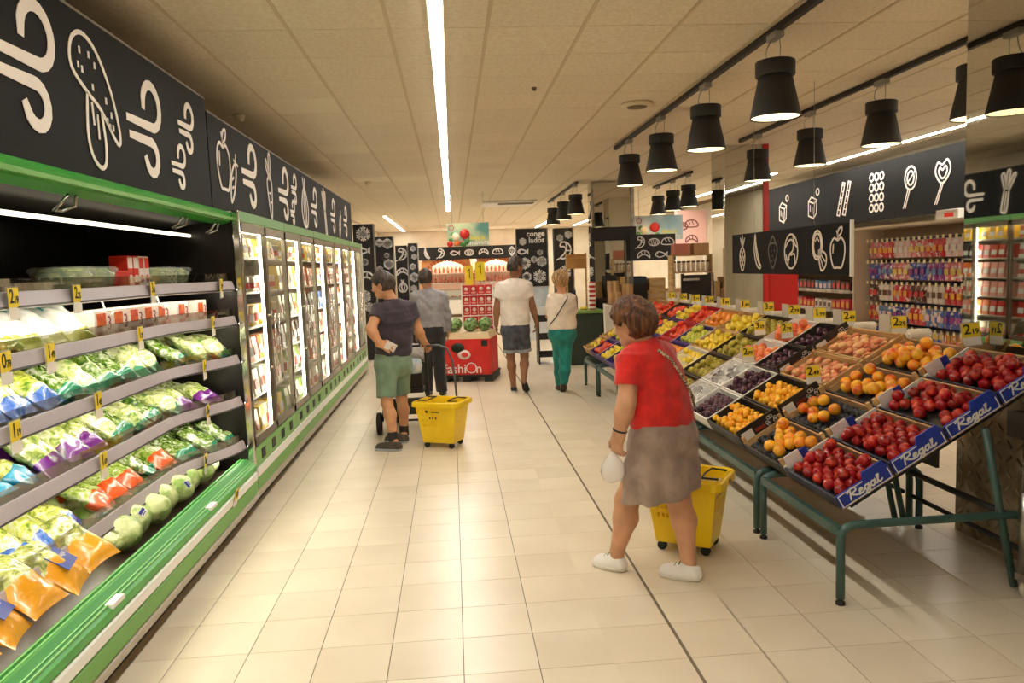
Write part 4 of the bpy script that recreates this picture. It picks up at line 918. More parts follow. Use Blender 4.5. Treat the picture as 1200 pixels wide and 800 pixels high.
# ---- woman in the pale blouse and teal trousers
def teal_woman():
    J = dict(head=(1.378, 9.75, 1.455), neck=(1.388, 9.74, 1.325), shL=(1.262, 9.75, 1.235), shR=(1.508, 9.76, 1.23), elL=(1.225, 9.85, 1.0), wrL=(1.27, 10.05, .98), elR=(1.54, 9.84, 1.0), wrR=(1.50, 10.04, .98), kL=(1.35, 9.85, .45), kR=(1.41, 9.76, .45), aL=(1.36, 9.99, .09), aR=(1.385, 9.70, .15))
    P = Person('woman in a cream blouse and teal trousers with a thin bag strap across her back', (1.38, 9.75, 0), J, .008, (214, 158, 122), .93)
    J = P.J; P.headframe((.1, .96, -.25)); c = J['head']; rt = V(1, 0, 0)
    secs = [(V(1.385, 9.75, 1.225), .125, .085), (V(1.385, 9.75, 1.12), .145, .11), (V(1.383, 9.75, 1.0), .14, .105), (V(1.382, 9.75, .9), .152, .115), (V(1.383, 9.75, .8), .172, .135)]
    F = P.field(); P.head(F, c, J['neck']); P.torso(F, secs, rt, -.012); F.cone(J['shL'], J['shR'], .045, .045, .04)
    for q in 'LR': P.arm(F, J['sh'+q], J['el'+q], J['wr'+q], (.046, .038, .038, .025)); P.hand(F, J['wr'+q], (.4 if q == 'L' else -.4, .7, .1), (0, 0, 1), (1 if q == 'L' else -1, 0, 0), .6, .9)
    hl, tl = V(1.355, 9.93, 0), V(1.36, 10.16, 0); hr, t_r = V(1.375, 9.66, .105), V(1.385, 9.86, 0)
    for q, x in (('L', 1.33), ('R', 1.44)): P.leg(F, V(x, 9.75, .76), J['k'+q], J['a'+q], (.085, .05, .048, .033))
    P.foot(F, J['aL'], hl, tl); P.add('body', F, P.skin); P.hair(c, HAIRF, .025, .026, -.105, (1.12, 1.06, 1.06), 8, .1, .01); P.eyes(c)
    F = P.field((1.05, 9.4, .76), (1.75, 10.2, 1.45)); P.torso(F, secs[:-1]+[(V(1.383, 9.75, .82), .165, .128)], rt, .016, .05); F.cone(J['shL'], J['shR'], .055, .055, .05); F.wrinkle(.006, (16, 16, 24), 15); F.cut(V(0, 0, .835), (0, 0, -1))
    for q in 'LR': F.cone(J['sh'+q]-(J['el'+q]-J['sh'+q])*.08, J['sh'+q]+(J['el'+q]-J['sh'+q])*.85, .062, .07, .03, flat=True)
    F.cut(V(1.388, 9.74, 1.295), (0, -.1, 1)); P.add('blouse', F, cloth('cream_cotton', (238, 222, 204), .92, 10))
    F = P.field((1.05, 9.4, .0), (1.75, 10.3, .95)); P.torso(F, [(V(1.382, 9.75, .88), .15, .115), (V(1.383, 9.75, .77), .178, .14)], rt, .01, .03)
    for q, x in (('L', 1.33), ('R', 1.445)): md = J['a'+q]+(J['k'+q]-J['a'+q])*.45+V(0, -.008, 0); F.cone(V(x, 9.75, .77), J['k'+q], .102, .08, .03); F.cone(J['k'+q], md, .08, .074, .02); F.cone(md, J['a'+q]+V(0, 0, .01), .074, .055, .02)
    F.wrinkle(.005, (20, 20, 14), 16); F.cut(V(0, 0, .875), (0, 0, 1)); P.add('trousers', F, cloth('teal_cotton', (18, 132, 122), .82, 10))
    for h_, t_, a_, u_ in ((hl, tl, 'aL', (0, 0, 1)), (hr, t_r, 'aR', (0, .5, .87))): P.shoe(h_, t_, J[a_], up=nrm(V(*u_)), m=mat('shoe_brown', (64, 46, 38), .5), sole=mat('sole_dark', (60, 46, 40), .7), h=.007, hi=.05)
    b = MB(); L = Vector(P.root.location)
    b.tube([Vector(p)-L for p in ((1.47, 9.715, 1.295), (1.44, 9.635, 1.22), (1.37, 9.60, 1.12), (1.29, 9.605, 1.0), (1.215, 9.66, .9))], .007, 6); obj('bag_strap', b, BLACK, P.root)
red_woman(); polo_man(); grey_man(); tee_man(); teal_woman()
# ------------------------------------------------------------------ fruit stand
SU, SN, SO = Vector((.8634, 0, .5045)), Vector((-.5045, 0, .8634)), Vector((1.80, 0, .44))
def S(u, v, w=0): p = SO+SU*u+SN*w; return Vector((p.x, v, p.z))
def SM(u, v, w=0):
    m = Matrix.Identity(4)
    for i in range(3): m[i][0], m[i][1], m[i][2] = SU[i], (0, 1, 0)[i], SN[i]
    m.translation = S(u, v, w); return m
TEAL = mat('table_green', (62, 92, 86), .4, col2=(52, 80, 74), scale=6)
def fruit_table(y0, y1, label):
    t = thing('fruit_table', label, 'table', (2.25, (y0+y1)/2, 0), group='green tube tables under the fruit')
    def tb(name, path, r=.021, m=TEAL, n=8): a = MB(); a.tube(path, r, n); return obj(name, a, m, t, world=True)
    for y in (y0, y1):
        tb('leg', [(1.77, y, .03), (1.77, y, .30), (1.775, y, .35), (1.80, y, .375), (1.84, y, .385), (2.62, y, .385), (2.68, y, .375), (2.72, y, .34), (2.73, y, .28), (2.73, y, .03)])
        a = MB(); a.lathe([(.012, .03), (.012, .018), (.022, .014), (.022, 0)], 10, (1.77, y, 0)); a.lathe([(.012, .03), (.012, .018), (.022, .014), (.022, 0)], 10, (2.73, y, 0)); obj('foot', a, BLACK, t, world=True)
        ys = y+(.1 if y == y0 else -.06); tb('slope_bar', [S(.06, ys, -.03), S(1.2, ys, -.03)], .014, BLACK)
        tb('strut', [S(.78, y+.02 if y == y0 else y-.02, -.03), (2.56, y, .40), (2.64, y, .03)], .018)
    a = MB(); a.b2((1.755, y0, .33), (1.785, y1, .375)); obj('front_rail', a, TEAL, t, world=True)
    tb('back_rail', [(2.6, y0, .385), (2.6, y1, .385)], .018, BLACK); tb('lower_rail', [(2.69, y0, .2), (2.69, y1, .2)], .014, BLACK)
    tb('slope_rail', [S(.1, y0+.08, -.02), S(.1, y1-.05, -.02)], .012, BLACK); tb('slope_rail', [S(1.12, y0+.08, -.02), S(1.12, y1-.05, -.02)], .012, BLACK)
TB = [(3.37, 4.27), (4.37, 5.6), (5.7, 6.9), (7.0, 8.12), (8.22, 9.35), (9.45, 10.3)]
for k, (a_, b_) in enumerate(TB): fruit_table(a_, b_, f'{ORD[k]} green tube table under the fruit crates, counted from the trolley end')
# crates
WOOD = mat('crate_wood', (214, 178, 122), .7, col2=(190, 148, 94), scale=7, stretch=(1, .25, 4), rnd=.06)
CARD = mat('cardboard', (190, 150, 104), .8, col2=(172, 132, 88), scale=5, rnd=.06)
REGBLUE = mat('box_blue', (34, 58, 160), .5); BOXWHITE = mat('box_white', (236, 232, 226), .6)
BLKCARD = mat('box_black', (32, 28, 26), .55, col2=(52, 44, 38), scale=12); DKCRATE = mat('crate_dark', (72, 54, 40), .6, col2=(54, 40, 30), scale=6)
PURPLE = mat('box_purple', (74, 54, 130), .5); REDBOX = mat('box_red', (186, 30, 40), .5); NAVY = mat('box_navy', (30, 34, 62), .5); LINERB = mat('liner_black', (26, 24, 26), .45)
CW, CH = .3, .095
KIND = {'blue': (CARD, REGBLUE, CARD), 'tan': (CARD, WOOD, CARD), 'black': (BLKCARD, BLKCARD, CARD), 'wood': (WOOD, WOOD, WOOD), 'white': (BOXWHITE, BOXWHITE, BOXWHITE),
        'dark': (DKCRATE, DKCRATE, CARD), 'purple': (PURPLE, PURPLE, PURPLE), 'red': (REDBOX, REDBOX, BOXWHITE)}
NAME = {'blue': 'blue-fronted cardboard', 'tan': 'tan wooden', 'black': 'black printed', 'wood': 'pale wooden', 'white': 'white', 'dark': 'dark brown', 'purple': 'purple', 'red': 'red'}
REGAL = [cr([(.0, -.02), (.15, .5), (.28, 1.0)]), cr([(-.05, .8), (.25, 1.02), (.68, .98), (.72, .66), (.28, .5), (.5, .22), (.9, -.02)]), cr([(.95, .24), (1.25, .36), (1.2, .52), (1.0, .44), (.94, .18), (1.08, .0), (1.38, .14)]),
         cr([(1.86, .46), (1.62, .5), (1.47, .25), (1.57, .03), (1.76, .18), (1.92, .5), (1.82, -.15), (1.58, -.36), (1.42, -.2), (1.98, .1)]), cr([(2.45, .46), (2.22, .5), (2.07, .22), (2.17, .0), (2.36, .12), (2.52, .5), (2.46, .1), (2.62, .02)]), cr([(2.66, .12), (2.95, .8), (2.9, 1.04), (2.78, .7), (2.76, .12), (2.9, .0), (3.1, .12)])]
PROT = {}
def crate(kind, L, M, label, sparse=False):
    key = (kind, round(L, 3), sparse)
    if key in PROT: return dup(PROT[key], M=M, label=label)
    side, end, inner = KIND[kind]; w, h = CW, CH
    t = thing('fruit_crate', label, 'crate'); t.matrix_world = M; PROT[key] = t
    a = MB(); a.b2((0, 0, 0), (w, L, .012)); obj('base', a, inner, t)
    a = MB(); a.b2((.014, .014, .013), (w-.014, L-.014, .026)); obj('liner', a, LINERB if kind in ('blue', 'tan', 'black') else inner, t)
    if sparse:
        a = MB()
        for i in range(4):
            for j in range(int((L-.05)/.066)):
                cx, cy = .045+i*.068, .05+j*.066+(i % 2)*.03
                if cy < L-.03: a.lathe([(.012, .0265), (.028, .034), (.033, .046), (.030, .046), (.026, .036), (.012, .029)], 10, (cx, cy, 0), capb=False, capt=False)
        tag(obj('liner_cup', a, LINERB, t), kind='stuff')
    hs_ = h*.72 if kind in ('blue', 'tan') else h
    for x in (0, w-.01):
        if kind in ('wood', 'dark'):
            for k in range(2): a = MB(); a.b2((x, .004, .004+k*.05), (x+.01, L-.004, .044+k*.05)); obj('slat', a, side, t)
        else: a = MB(); a.b2((x, .004, 0), (x+.01, L-.004, hs_)); obj('side_panel', a, {'blue': NAVY, 'tan': BLKCARD}.get(kind, side) if x == 0 else side, t)
    for k, y in enumerate((0, L-.008)):
        if kind == 'wood':
            for q in range(2): a = MB(); a.b2((.01, y, .004+q*.046), (w-.01, y+.008, .044+q*.046)); obj('slat', a, end, t)
        else: a = MB(); a.b2((.003, y, 0), (w-.003, y+.008, h*({'blue': .8, 'tan': .7}.get(kind, 1) if k or kind != 'black' else 1.5))); obj('end_panel', a, end if k == 0 or kind != 'blue' else BOXWHITE, t)
    if kind in ('wood', 'tan'):
        for x in (.006, w-.026):
            for y in (.006, L-.026): a = MB(); a.b2((x, y, .012), (x+.02, y+.02, h+.012)); obj('corner_post', a, WOOD, t)
    if kind == 'blue':
        a = MB(); a.hexa([(.15, -.004, h*.8-.01), (w-.004, -.004, h*.8-.01), (w-.004, .006, h*.8-.01), (.15, .006, h*.8-.01), (.17, -.004, h*.8+.034), (w-.02, -.004, h*.8+.034), (w-.02, .006, h*.8+.034), (.17, .006, h*.8+.034)]); obj('tab', a, REGBLUE, t)
        a = MB()
        z1 = h*.8-.006; a.ribbon([[(.012, .008), (w-.012, .008), (w-.012, z1), (.012, z1), (.012, .008)]], .005, frame((0, -.0005, 0), (1, 0, 0), (0, 0, 1)), .001); obj('white_border', a, BOXWHITE, t)
        a = MB(); a.ribbon([[(x*.058, y*.046) for x, y in l] for l in REGAL], .0085, Matrix.Identity(4), .001); link('lettering', a.mesh('lettering', BOXWHITE), t, M=frame((.062, -.0018, .024), (1, 0, 0), (0, 0, 1)))
        a = MB(); a.b2((.02, L-.016, .05), (.115, L-.009, .125)); obj('label_flap', a, BOXWHITE, t)
        a = MB(); a.b2((.118, L-.016, .05), (.16, L-.009, .115)); obj('blue_flap', a, REGBLUE, t)
    if kind == 'black':
        a = MB(); a.b2((.02, -.002, .05), (.10, .0, .115)); obj('white_label', a, BOXWHITE, t)
        a = MB(); a.b2((.115, -.003, .074), (.185, -.0005, .094)); obj('hand_slot', a, mat('slot_red', (150, 50, 30), .6), t)
        a = MB(); a.ribbon([circ(.235+.022*math.cos(k*1.9)*1.3, .09+.024*math.sin(k*1.9), .012, n=6) for k in range(6)], .003, frame((0, -.0005, 0), (1, 0, 0), (0, 0, 1)), .001); obj('printed_flowers', a, BOXWHITE, t)
    if kind in ('purple', 'red', 'white', 'dark'):
        a = MB(); a.b2((.0, -.003, h-.012), (w, .0, h)); obj('rim', a, BOXWHITE if kind != 'dark' else CARD, t)
    return t
# fruit shapes
def fruit_mesh(name, prof, m, n=12, groove=0., stem=None):
    a = MB(); a.lathe(prof, n, capb=False, capt=False)
    if groove:
        out = []
        for x, y, z in a.v:
            an = math.atan2(y, x); f = 1-groove*math.exp(-(an/.35)**2); out.append((x*f, y*f, z))
        a.v = out
    mats = [m]
    if stem: a.tube(stem, .003, 5, mi=1); mats.append(mat('stem_brown', (92, 66, 40), .7))
    return a.mesh(name, mats)
def ball(r, sq=1., dip=.12, k=8, top=1.):
    P = []
    for i in range(k+1):
        th = math.pi*i/k; rr = r*math.sin(th); z = -r*sq*math.cos(th)
        if i in (0, k): rr = .0005; z *= (1-dip)
        if i in (1, k-1): z *= (1-dip*.2)
        if i > k/2: z *= top
        P.append((max(rr, .0005), z))
    return P
def blush(name, a, b, rnd=.1, sc=14, ramp=(.4, .62), rough=.32): return mat(name, a, rough, col2=b, scale=sc, rnd=rnd, ramp=ramp, spec=.5)
FR = {
 'nectarine': (.031, fruit_mesh('nectarine', ball(.031), blush('nectarine_skin', (150, 16, 26), (222, 74, 44), .3, 22, (.48, .72), .2), 12, .1)),
 'peach': (.036, fruit_mesh('peach', ball(.036), blush('peach_skin', (252, 190, 48), (228, 84, 32), .14, 16, (.42, .66)), 12, .1)),
 'apricot': (.0235, fruit_mesh('apricot', ball(.0235), blush('apricot_skin', (252, 198, 50), (246, 164, 36), .08, 30), 10, .1)),
 'flat_peach': (.032, fruit_mesh('flat_peach', ball(.032, .62, .4), blush('flat_peach_skin', (240, 190, 130), (214, 110, 84), .1, 18), 12)),
 'plum': (.025, fruit_mesh('plum', ball(.025, 1.12, .05), blush('plum_skin', (52, 30, 46), (98, 50, 72), .25, 30, rough=.25), 10, .06)),
 'black_plum': (.027, fruit_mesh('black_plum', ball(.027, 1., .06), blush('black_plum_skin', (36, 22, 30), (70, 34, 44), .2, 24, rough=.2), 10)),
 'red_peach': (.037, fruit_mesh('red_peach', ball(.037), blush('red_peach_skin', (228, 92, 56), (240, 150, 84), .1, 14), 12, .1)),
 'pear': (.031, fruit_mesh('pear', [(.0005, -.036), (.014, -.037), (.028, -.026), (.032, -.008), (.027, .012), (.018, .03), (.013, .042), (.0005, .047)], blush('pear_skin', (188, 176, 66), (150, 128, 50), .1, 20), 12, stem=[(0, 0, .045), (.003, 0, .058)])),
 'lemon': (.030, fruit_mesh('lemon', [(.0005, -.045), (.006, -.042), (.02, -.03), (.03, -.008), (.03, .008), (.02, .03), (.006, .042), (.0005, .046)], blush('lemon_skin', (244, 216, 62), (226, 196, 48), .06, 30), 12)),
 'apple': (.037, fruit_mesh('apple', ball(.037, .92, .35, 10, .98), blush('apple_skin', (214, 210, 78), (176, 194, 60), .06, 12), 12, stem=[(0, 0, .022), (.002, 0, .04)])),
 'tomato': (.036, fruit_mesh('tomato', ball(.036, .8, .2), blush('tomato_skin', (214, 48, 34), (236, 92, 50), .1, 12, rough=.2), 12)),
 'orange': (.037, fruit_mesh('orange', ball(.037), blush('orange_skin', (244, 158, 52), (234, 134, 40), .06, 40), 12)),
}
for f, (r, me) in FR.items():
    if f == 'apple': me.materials[0] = MATS['apple_skin']
LYING = {'pear', 'lemon'}
def heap(fruit, u0, v0, L, label, group, frac=1., second=.3, lift=0):
    r, me = FR[fruit]; d = 2*r*1.02; dv = d*1.18 if fruit in LYING else d
    z0 = .027+lift; n = 0; spots = []
    nu = int((CW-.03)/d); nv = int((L-.03)/(dv*.88))
    mu = (CW-nu*d)/2+d/2
    for j in range(nv):
        for i in range(nu if j % 2 == 0 else nu-1):
            spots.append((mu+i*d+(d/2 if j % 2 else 0), .018+dv*.5+j*dv*.88, z0+r*(.92 if fruit == 'flat_peach' else 1.)))
    spots = [s for s in spots if s[1] < L-.016-r]
    keep = [s for s in spots if random.random() < frac]
    top = []
    for a in keep:
        if random.random() < second*.5:
            p = (a[0], a[1]+dv*.58, a[2]+r*1.5)
            if p[1] < L-.02-r and all(abs(p[0]-q[0])+abs(p[1]-q[1]) > d*1.1 for q in top): top.append(p)
    for a in keep+top:
        m = SM(u0+a[0], v0+a[1], a[2])
        if fruit in LYING: rot = Matrix.Rotation(math.pi/2+random.uniform(-.1, .1), 4, 'Y') @ Matrix.Rotation(random.uniform(0, 6), 4, 'Z')
        else: rot = Matrix.Rotation(random.uniform(0, 6.28), 4, 'Z') @ Matrix.Rotation(random.uniform(-.5, .5) if fruit != 'flat_peach' else random.uniform(-.15, .15), 4, 'X')
        if fruit in LYING: rot = Matrix.Rotation(random.uniform(-.5, .5)+math.pi/2, 4, 'Z') @ rot
        o = link(fruit, me, M=m @ rot); tag(o, label, fruit.replace('_', ' '), group)
FN = {'nectarine': 'red nectarine', 'peach': 'yellow-orange peach', 'apricot': 'small orange apricot', 'flat_peach': 'pale flat peach', 'plum': 'dark purple plum', 'black_plum': 'round black plum', 'red_peach': 'red-orange peach', 'pear': 'green-brown pear', 'lemon': 'yellow lemon', 'apple': 'yellow-green apple', 'tomato': 'red tomato', 'orange': 'orange'}
STEP = ['lowest', 'second-lowest', 'second-highest', 'highest']
COLS = [
 (3.42, 4.00, [('blue', 'nectarine', 1, .5)]*2+[('blue', 'nectarine', .86, .4), ('blue', 'nectarine', 1, .3)]),
 (4.01, 4.60, [('tan', 'peach', .62, .1), ('tan', 'peach', .24, 0), ('tan', 'peach', .85, .4), ('tan', 'peach', .9, .5)]),
 (4.61, 5.24, [('black', 'apricot', .97, .7), ('black', 'apricot', .97, .8), ('wood', 'flat_peach', .85, .3), ('wood', 'flat_peach', .9, .4)]),
 (5.25, 5.70, [('white', 'plum', .95, .5), ('white', 'plum', .9, .3), ('black', 'plum', .8, .2), ('black', 'plum', .7, .1)]),
 (5.71, 6.16, [('white', 'black_plum', .3, 0), ('white', 'black_plum', .34, 0), ('white', 'red_peach', .9, .3), ('white', 'red_peach', .95, .5)]),
 (6.17, 6.70, [('dark', 'pear', .9, .3), ('dark', 'pear', .9, .4), ('dark', 'pear', .95, .4), ('dark', 'pear', .95, .4)]),
 (6.71, 7.28, [('white', 'lemon', .9, .4), ('white', 'lemon', .9, .4), ('wood', 'lemon', .95, .5), ('wood', 'lemon', .95, .5)]),
 (7.29, 7.84, [('purple', 'lemon', .9, .3), ('purple', 'orange', .9, .3), ('purple', 'apple', .9, .3), ('wood', 'orange', .9, .3)]),
 (7.85, 8.35, [('red', 'tomato', .95, .4), ('red', 'red_peach', .95, .4), ('red', 'tomato', .95, .5), ('red', 'tomato', .95, .5)]),
 (8.36, 8.85, [('purple', 'apple', .9, .3), ('purple', 'apple', .95, .4), ('purple', 'lemon', .95, .5), ('purple', 'lemon', .95, .5)]),
 (8.86, 9.35, [('purple', 'lemon', .9, .3), ('purple', 'tomato', .95, .3), ('dark', 'tomato', .95, .4), ('dark', 'tomato', .95, .4)]),
 (9.36, 9.88, [('purple', 'tomato', .95, .3), ('purple', 'apple', .9, .3), ('wood', 'orange', .9, .3), ('wood', 'tomato', .9, .3)]),
 (9.89, 10.4, [('wood', 'lemon', .25, 0), ('wood', 'lemon', .3, 0), ('wood', 'orange', .4, 0), ('wood', 'tomato', .8, 0)]),
]
for c, (v0, v1, rows) in enumerate(COLS):
    for k, (kind, fr, frac, sec) in enumerate(rows):
        L = v1-v0-.006; u0 = .004+k*.309
        where = f'{STEP[k]} step of the {ORD[c]} crate column'
        crate(kind, L, SM(u0, v0, -.004), f'{NAME[kind]} fruit crate, {where} from the trolley', sparse=(kind == 'tan' and k < 2))
        heap(fr, u0, v0, L, f'{FN[fr]}, {where} from the trolley', f'{fr.replace("_", " ")} heap, {where}', frac, sec, .008 if kind == 'tan' and k < 2 else 0)
# film liners in the white crates
FILM = mat_glass('plastic_film', (250, 250, 250), .5, .12)
FILM2 = mat('film_white', (244, 242, 238), .3, alpha=.3, coat=.6)
def film(name, label, M, sx, sy, amp, z, m=FILM2, cat='plastic film', hump=0.):
    a = MB(); n, k = 16, 16; r = np.random.default_rng(int(sx*1000)+int(M.translation.y*100))
    ph = r.uniform(0, 6, 6); vs = []
    for i in range(n+1):
        for j in range(k+1):
            x, y = i/n, j/k
            q = z+amp*(math.sin(9*x+ph[0]+3*y)+math.sin(13*y+ph[1]-4*x)+.7*math.sin(21*x+17*y+ph[2]))*.4+hump*math.sin(math.pi*x)*math.sin(math.pi*y)
            vs.append((x*sx, y*sy, q))
    a.add(vs, [(i*(k+1)+j, (i+1)*(k+1)+j, (i+1)*(k+1)+j+1, i*(k+1)+j+1) for i in range(n) for j in range(k)], 0, True)
    o = obj(name, a, m, M=M); return tag(o, label, cat)
film('plastic_film', 'crumpled clear film over the black plums in the lower white crate of the fifth column', SM(.02, 5.74, .08), .27, .4, .022, .0)
film('plastic_film', 'crumpled clear film over the black plums in the upper white crate of the fifth column', SM(.33, 5.74, .085), .27, .4, .024, .0)
film('plastic_bag', 'translucent pale plastic bag bunched on the lemons in the seventh column', SM(.2, 6.78, .06), .3, .42, .02, .02, mat('film_tan', (240, 226, 196), .3, alpha=.5, coat=.5), 'bag', .1)
# price cards and bag rolls along the top edge
def price_card(M, txt, label, group=None, s=1., clear=False):
    t = thing('price_card', label, 'price card', group=group); t.matrix_world = M
    a = MB(); a.b2((-.045*s, 0, -.002), (.045*s, .075*s, .0)); obj('card', a, YELLOWCARD, t)
    a = MB(); a.b2((-.045*s, -.045*s, -.002), (.045*s, 0, .0)); obj('lower_label', a, mat('label_white', (232, 224, 212), .5), t)
    a = MB(); a.b2((-.048*s, -.05*s, -.006), (.048*s, .08*s, -.003)); obj('holder', a, mat('holder_clear', (220, 218, 210), .2, alpha=.35), t)
    if txt:
        link('price_digits', text_mesh(txt[0], .075*s, 0, .0005, INK, .001), t, M=Matrix.Translation((-.018*s, .04*s, .001)))
        link('price_digits', text_mesh(txt[1], .038*s, 0, .0005, INK, .001), t, M=Matrix.Translation((.02*s, .028*s, .001)))
    return t
back = MB(); back.b2((2.885, 4.35, .34), (2.905, 10.4, 1.09)); tag(obj('back_board', back, mat('board_dark', (46, 44, 36), .6)), 'dark board along the top edge of the fruit stand, lower part added for shade', 'board')  # top edge board; lower part added to shade the floor under the stand
PR = [('2', '19'), ('2', '29'), ('2', '49'), ('1', '99'), ('2', '79'), ('3', '29'), ('1', '49'), ('1', '89'), ('2', '59'), ('1', '79'), ('0', '99'), ('1', '29')]
for c in range(1, 13):
    v = COLS[c][0]+.02 if c == 1 else COLS[c][0]+.22
    px_ = 2.93 if c > 1 else 2.868
    M = frame((px_, v, 1.155 if c > 1 else 1.17), (.97, -.24, .12 if c == 1 else .02), (-.05, .1, 1))
    price_card(M, PR[c-1], f'yellow price card behind the top of the {ORD[c]} crate column from the trolley', s=1.05)
    a = MB(); a.tube([(px_-.005, v+.01, .95), (px_+.004, v+.014, 1.12)], .004, 5); tag(obj('card_stand', a, STEEL), f'thin metal card stand behind the {ORD[c]} crate column', 'stand')
    if c > 1:
        a = MB(); a.lathe([(.014, 0), (.036, 0), (.036, .13), (.014, .13)], 14, (2.90, v-.16, 1.128), 0, 'x', capb=False, capt=False); a.lathe([(.0135, .002), (.0135, .128)], 10, (2.90, v-.16, 1.128), 0, 'x', capb=True)
        o = obj('bag_roll', a, mat('roll_white', (226, 214, 196), .6)); tag(o, f'roll of thin bags on the back board behind the {ORD[c]} crate column', 'bag roll')
        a = MB(); w_ = .13; a.b2((2.906, v+.07, 1.07), (2.910, v+.20, 1.24)); tag(obj('grey_card', a, mat('card_grey', (190, 180, 160), .6)), f'blank grey card backing the {ORD[c]} crate column from the trolley end', 'card')
for c, u, v, wh in ((2, .62, 4.66, 'between the apricots and the flat peaches'), (4, .63, 5.76, 'at the red-orange peaches of the fifth crate column'), (4, .98, 5.74, 'above the red-orange peaches of the fifth crate column'), (5, .95, 6.2, 'above the pears of the sixth crate column')):
    M = frame(S(u, v-.012, .155), (.95, -.3, .1), (-.1, .05, 1)); price_card(M, PR[c+u.__trunc__()], f'yellow price card clipped to a crate {wh}', s=.95)
# steel trolley by the mirrored pillar
t = thing('steel_trolley', 'stainless steel trolley with castors at the near corner of the fruit stand', 'trolley', (2.72, 3.2, 0))
for x, y in ((2.62, 3.28), (2.62, 2.75), (2.79, 3.28)):
    a = MB(); a.tube([(x, y, .13), (x, y, .52)], .028, 12); obj('post', a, STEEL, t, world=True)
    a = MB(); a.tube([(x, y, .52), (x, y, .78)], .019, 12); obj('inner_post', a, CHROME, t, world=True)
    a = MB(); a.lathe([(.012, -.014), (.05, -.014), (.055, -.008), (.055, .008), (.05, .014), (.012, .014)], 18, (x+.035, y, .055), 0, 'y'); w = obj('castor', a, mat('castor_grey', (190, 180, 160), .4), t, world=True)
    a = MB(); a.b2((x-.025, y-.03, .095), (x+.05, y+.03, .13)); a.b2((x+.0, y-.028, .04), (x+.055, y-.02, .1)); a.b2((x+.0, y+.02, .04), (x+.055, y+.028, .1)); obj('castor_fork', a, STEEL, t, world=True)
a = MB(); a.b2((2.56, 2.7, .78), (2.90, 3.34, .80)); a.b2((2.56, 3.32, .80), (2.90, 3.34, .9)); a.b2((2.56, 2.7, .80), (2.575, 3.32, .9)); obj('tray', a, mat('steel_dark', (92, 88, 82), .3, .9), t, world=True)
a = MB(); a.tube([(2.62, 3.28, .3), (2.79, 3.28, .3)], .013, 8); obj('cross_bar', a, STEEL, t, world=True)
a = MB(); a.tube([(2.62, 3.28, .30), (2.62, 2.75, .30)], .013, 8); obj('cross_bar', a, STEEL, t, world=True)
# ------------------------------------------------------------------ goods in the open chiller
def bag_mesh(name, L, W, T, m, seed, n=14, k=9):
    r = np.random.default_rng(seed); ph = r.uniform(0, 6.28, 8); a = MB(); vs = []
    for side in (1, -1):
        for i in range(n+1):
            for j in range(k+1):
                u, v = i/n, j/k; t = (max(0, 1-abs(2*u-1)**3))**.7*(max(0, 1-abs(2*v-1)**2.6))**.6
                t *= 1+.16*math.sin(7*u+ph[0]+3*v)+.12*math.sin(11*v+ph[1]-5*u)+.08*math.sin(19*u+13*v+ph[2])
                x = (u-.5)*L*(1-.05*math.sin(math.pi*v)); y = (v-.5)*W*(1-.10*math.sin(math.pi*u)+.03*math.sin(9*u+ph[3]))
                vs.append((x, y, side*T/2*t+.006*math.sin(8*u+ph[4])*math.sin(math.pi*v)))
    N = (n+1)*(k+1); fs = []
    for s_ in (0, 1):
        for i in range(n):
            for j in range(k):
                q = (s_*N+i*(k+1)+j, s_*N+(i+1)*(k+1)+j, s_*N+(i+1)*(k+1)+j+1, s_*N+i*(k+1)+j+1); fs.append(q if s_ == 0 else q[::-1])
    rim = [i*(k+1) for i in range(n+1)]+[n*(k+1)+j for j in range(1, k+1)]+[i*(k+1)+k for i in range(n-1, -1, -1)]+[j for j in range(k-1, 0, -1)]
    fs += [(rim[(q+1) % len(rim)], rim[q], rim[q]+N, rim[(q+1) % len(rim)]+N) for q in range(len(rim))]
    a.add(vs, fs, 0, True); return a.mesh(name, m)
LIME, LEAF, PALE = (222, 230, 92), (98, 144, 38), (240, 246, 214)
BM = {'blue': mat_bag('bag_blue', LIME, LEAF, (24, 96, 196), .34), 'teal': mat_bag('bag_teal', (222, 220, 110), (110, 150, 50), (20, 150, 196), .36), 'purple': mat_bag('bag_purple', (190, 206, 110), (96, 132, 48), (112, 34, 134), .34),
      'pale': mat_bag('bag_pale', (226, 234, 150), (106, 160, 76), (70, 160, 120), .16), 'dark': mat_bag('bag_dark', (120, 156, 50), (44, 84, 30), (20, 128, 92), .22), 'carrot': mat_bag('bag_carrot', (182, 206, 96), (98, 142, 44), (232, 92, 34), .42),
      'orange': mat_bag('bag_orange', (196, 200, 110), (100, 120, 54), (246, 170, 30), .46), 'yellow': mat_bag('bag_yellow', (240, 226, 96), (198, 170, 50), (96, 140, 40), .14, (250, 240, 190)), 'white': mat_bag('bag_white', (250, 250, 246), (226, 236, 224), (168, 176, 70), .2, (255, 255, 255), 8)}
BMESH = {k: [bag_mesh('salad_bag', .26, .175, .085, m, i*7+j) for j in range(2)] for i, (k, m) in enumerate(BM.items())}
BD = {'blue': 'lettuce bag with blue end', 'teal': 'salad bag with sky-blue end', 'purple': 'salad bag with purple end', 'pale': 'pale clear bag of cut salad', 'dark': 'clear bag of dark green leaves', 'carrot': 'leaf bag with orange-red end',
      'orange': 'leafy bag with orange-yellow end', 'yellow': 'yellowish clear salad bag', 'white': 'white-fronted bag with teal top'}
SHN = ['top shelf', 'second shelf from the top', 'third shelf from the top', 'fourth shelf from the top', 'lowest shelf', 'bottom deck']
ROWS = {}
LABELM = mat('bag_label', (30, 60, 150), .35)
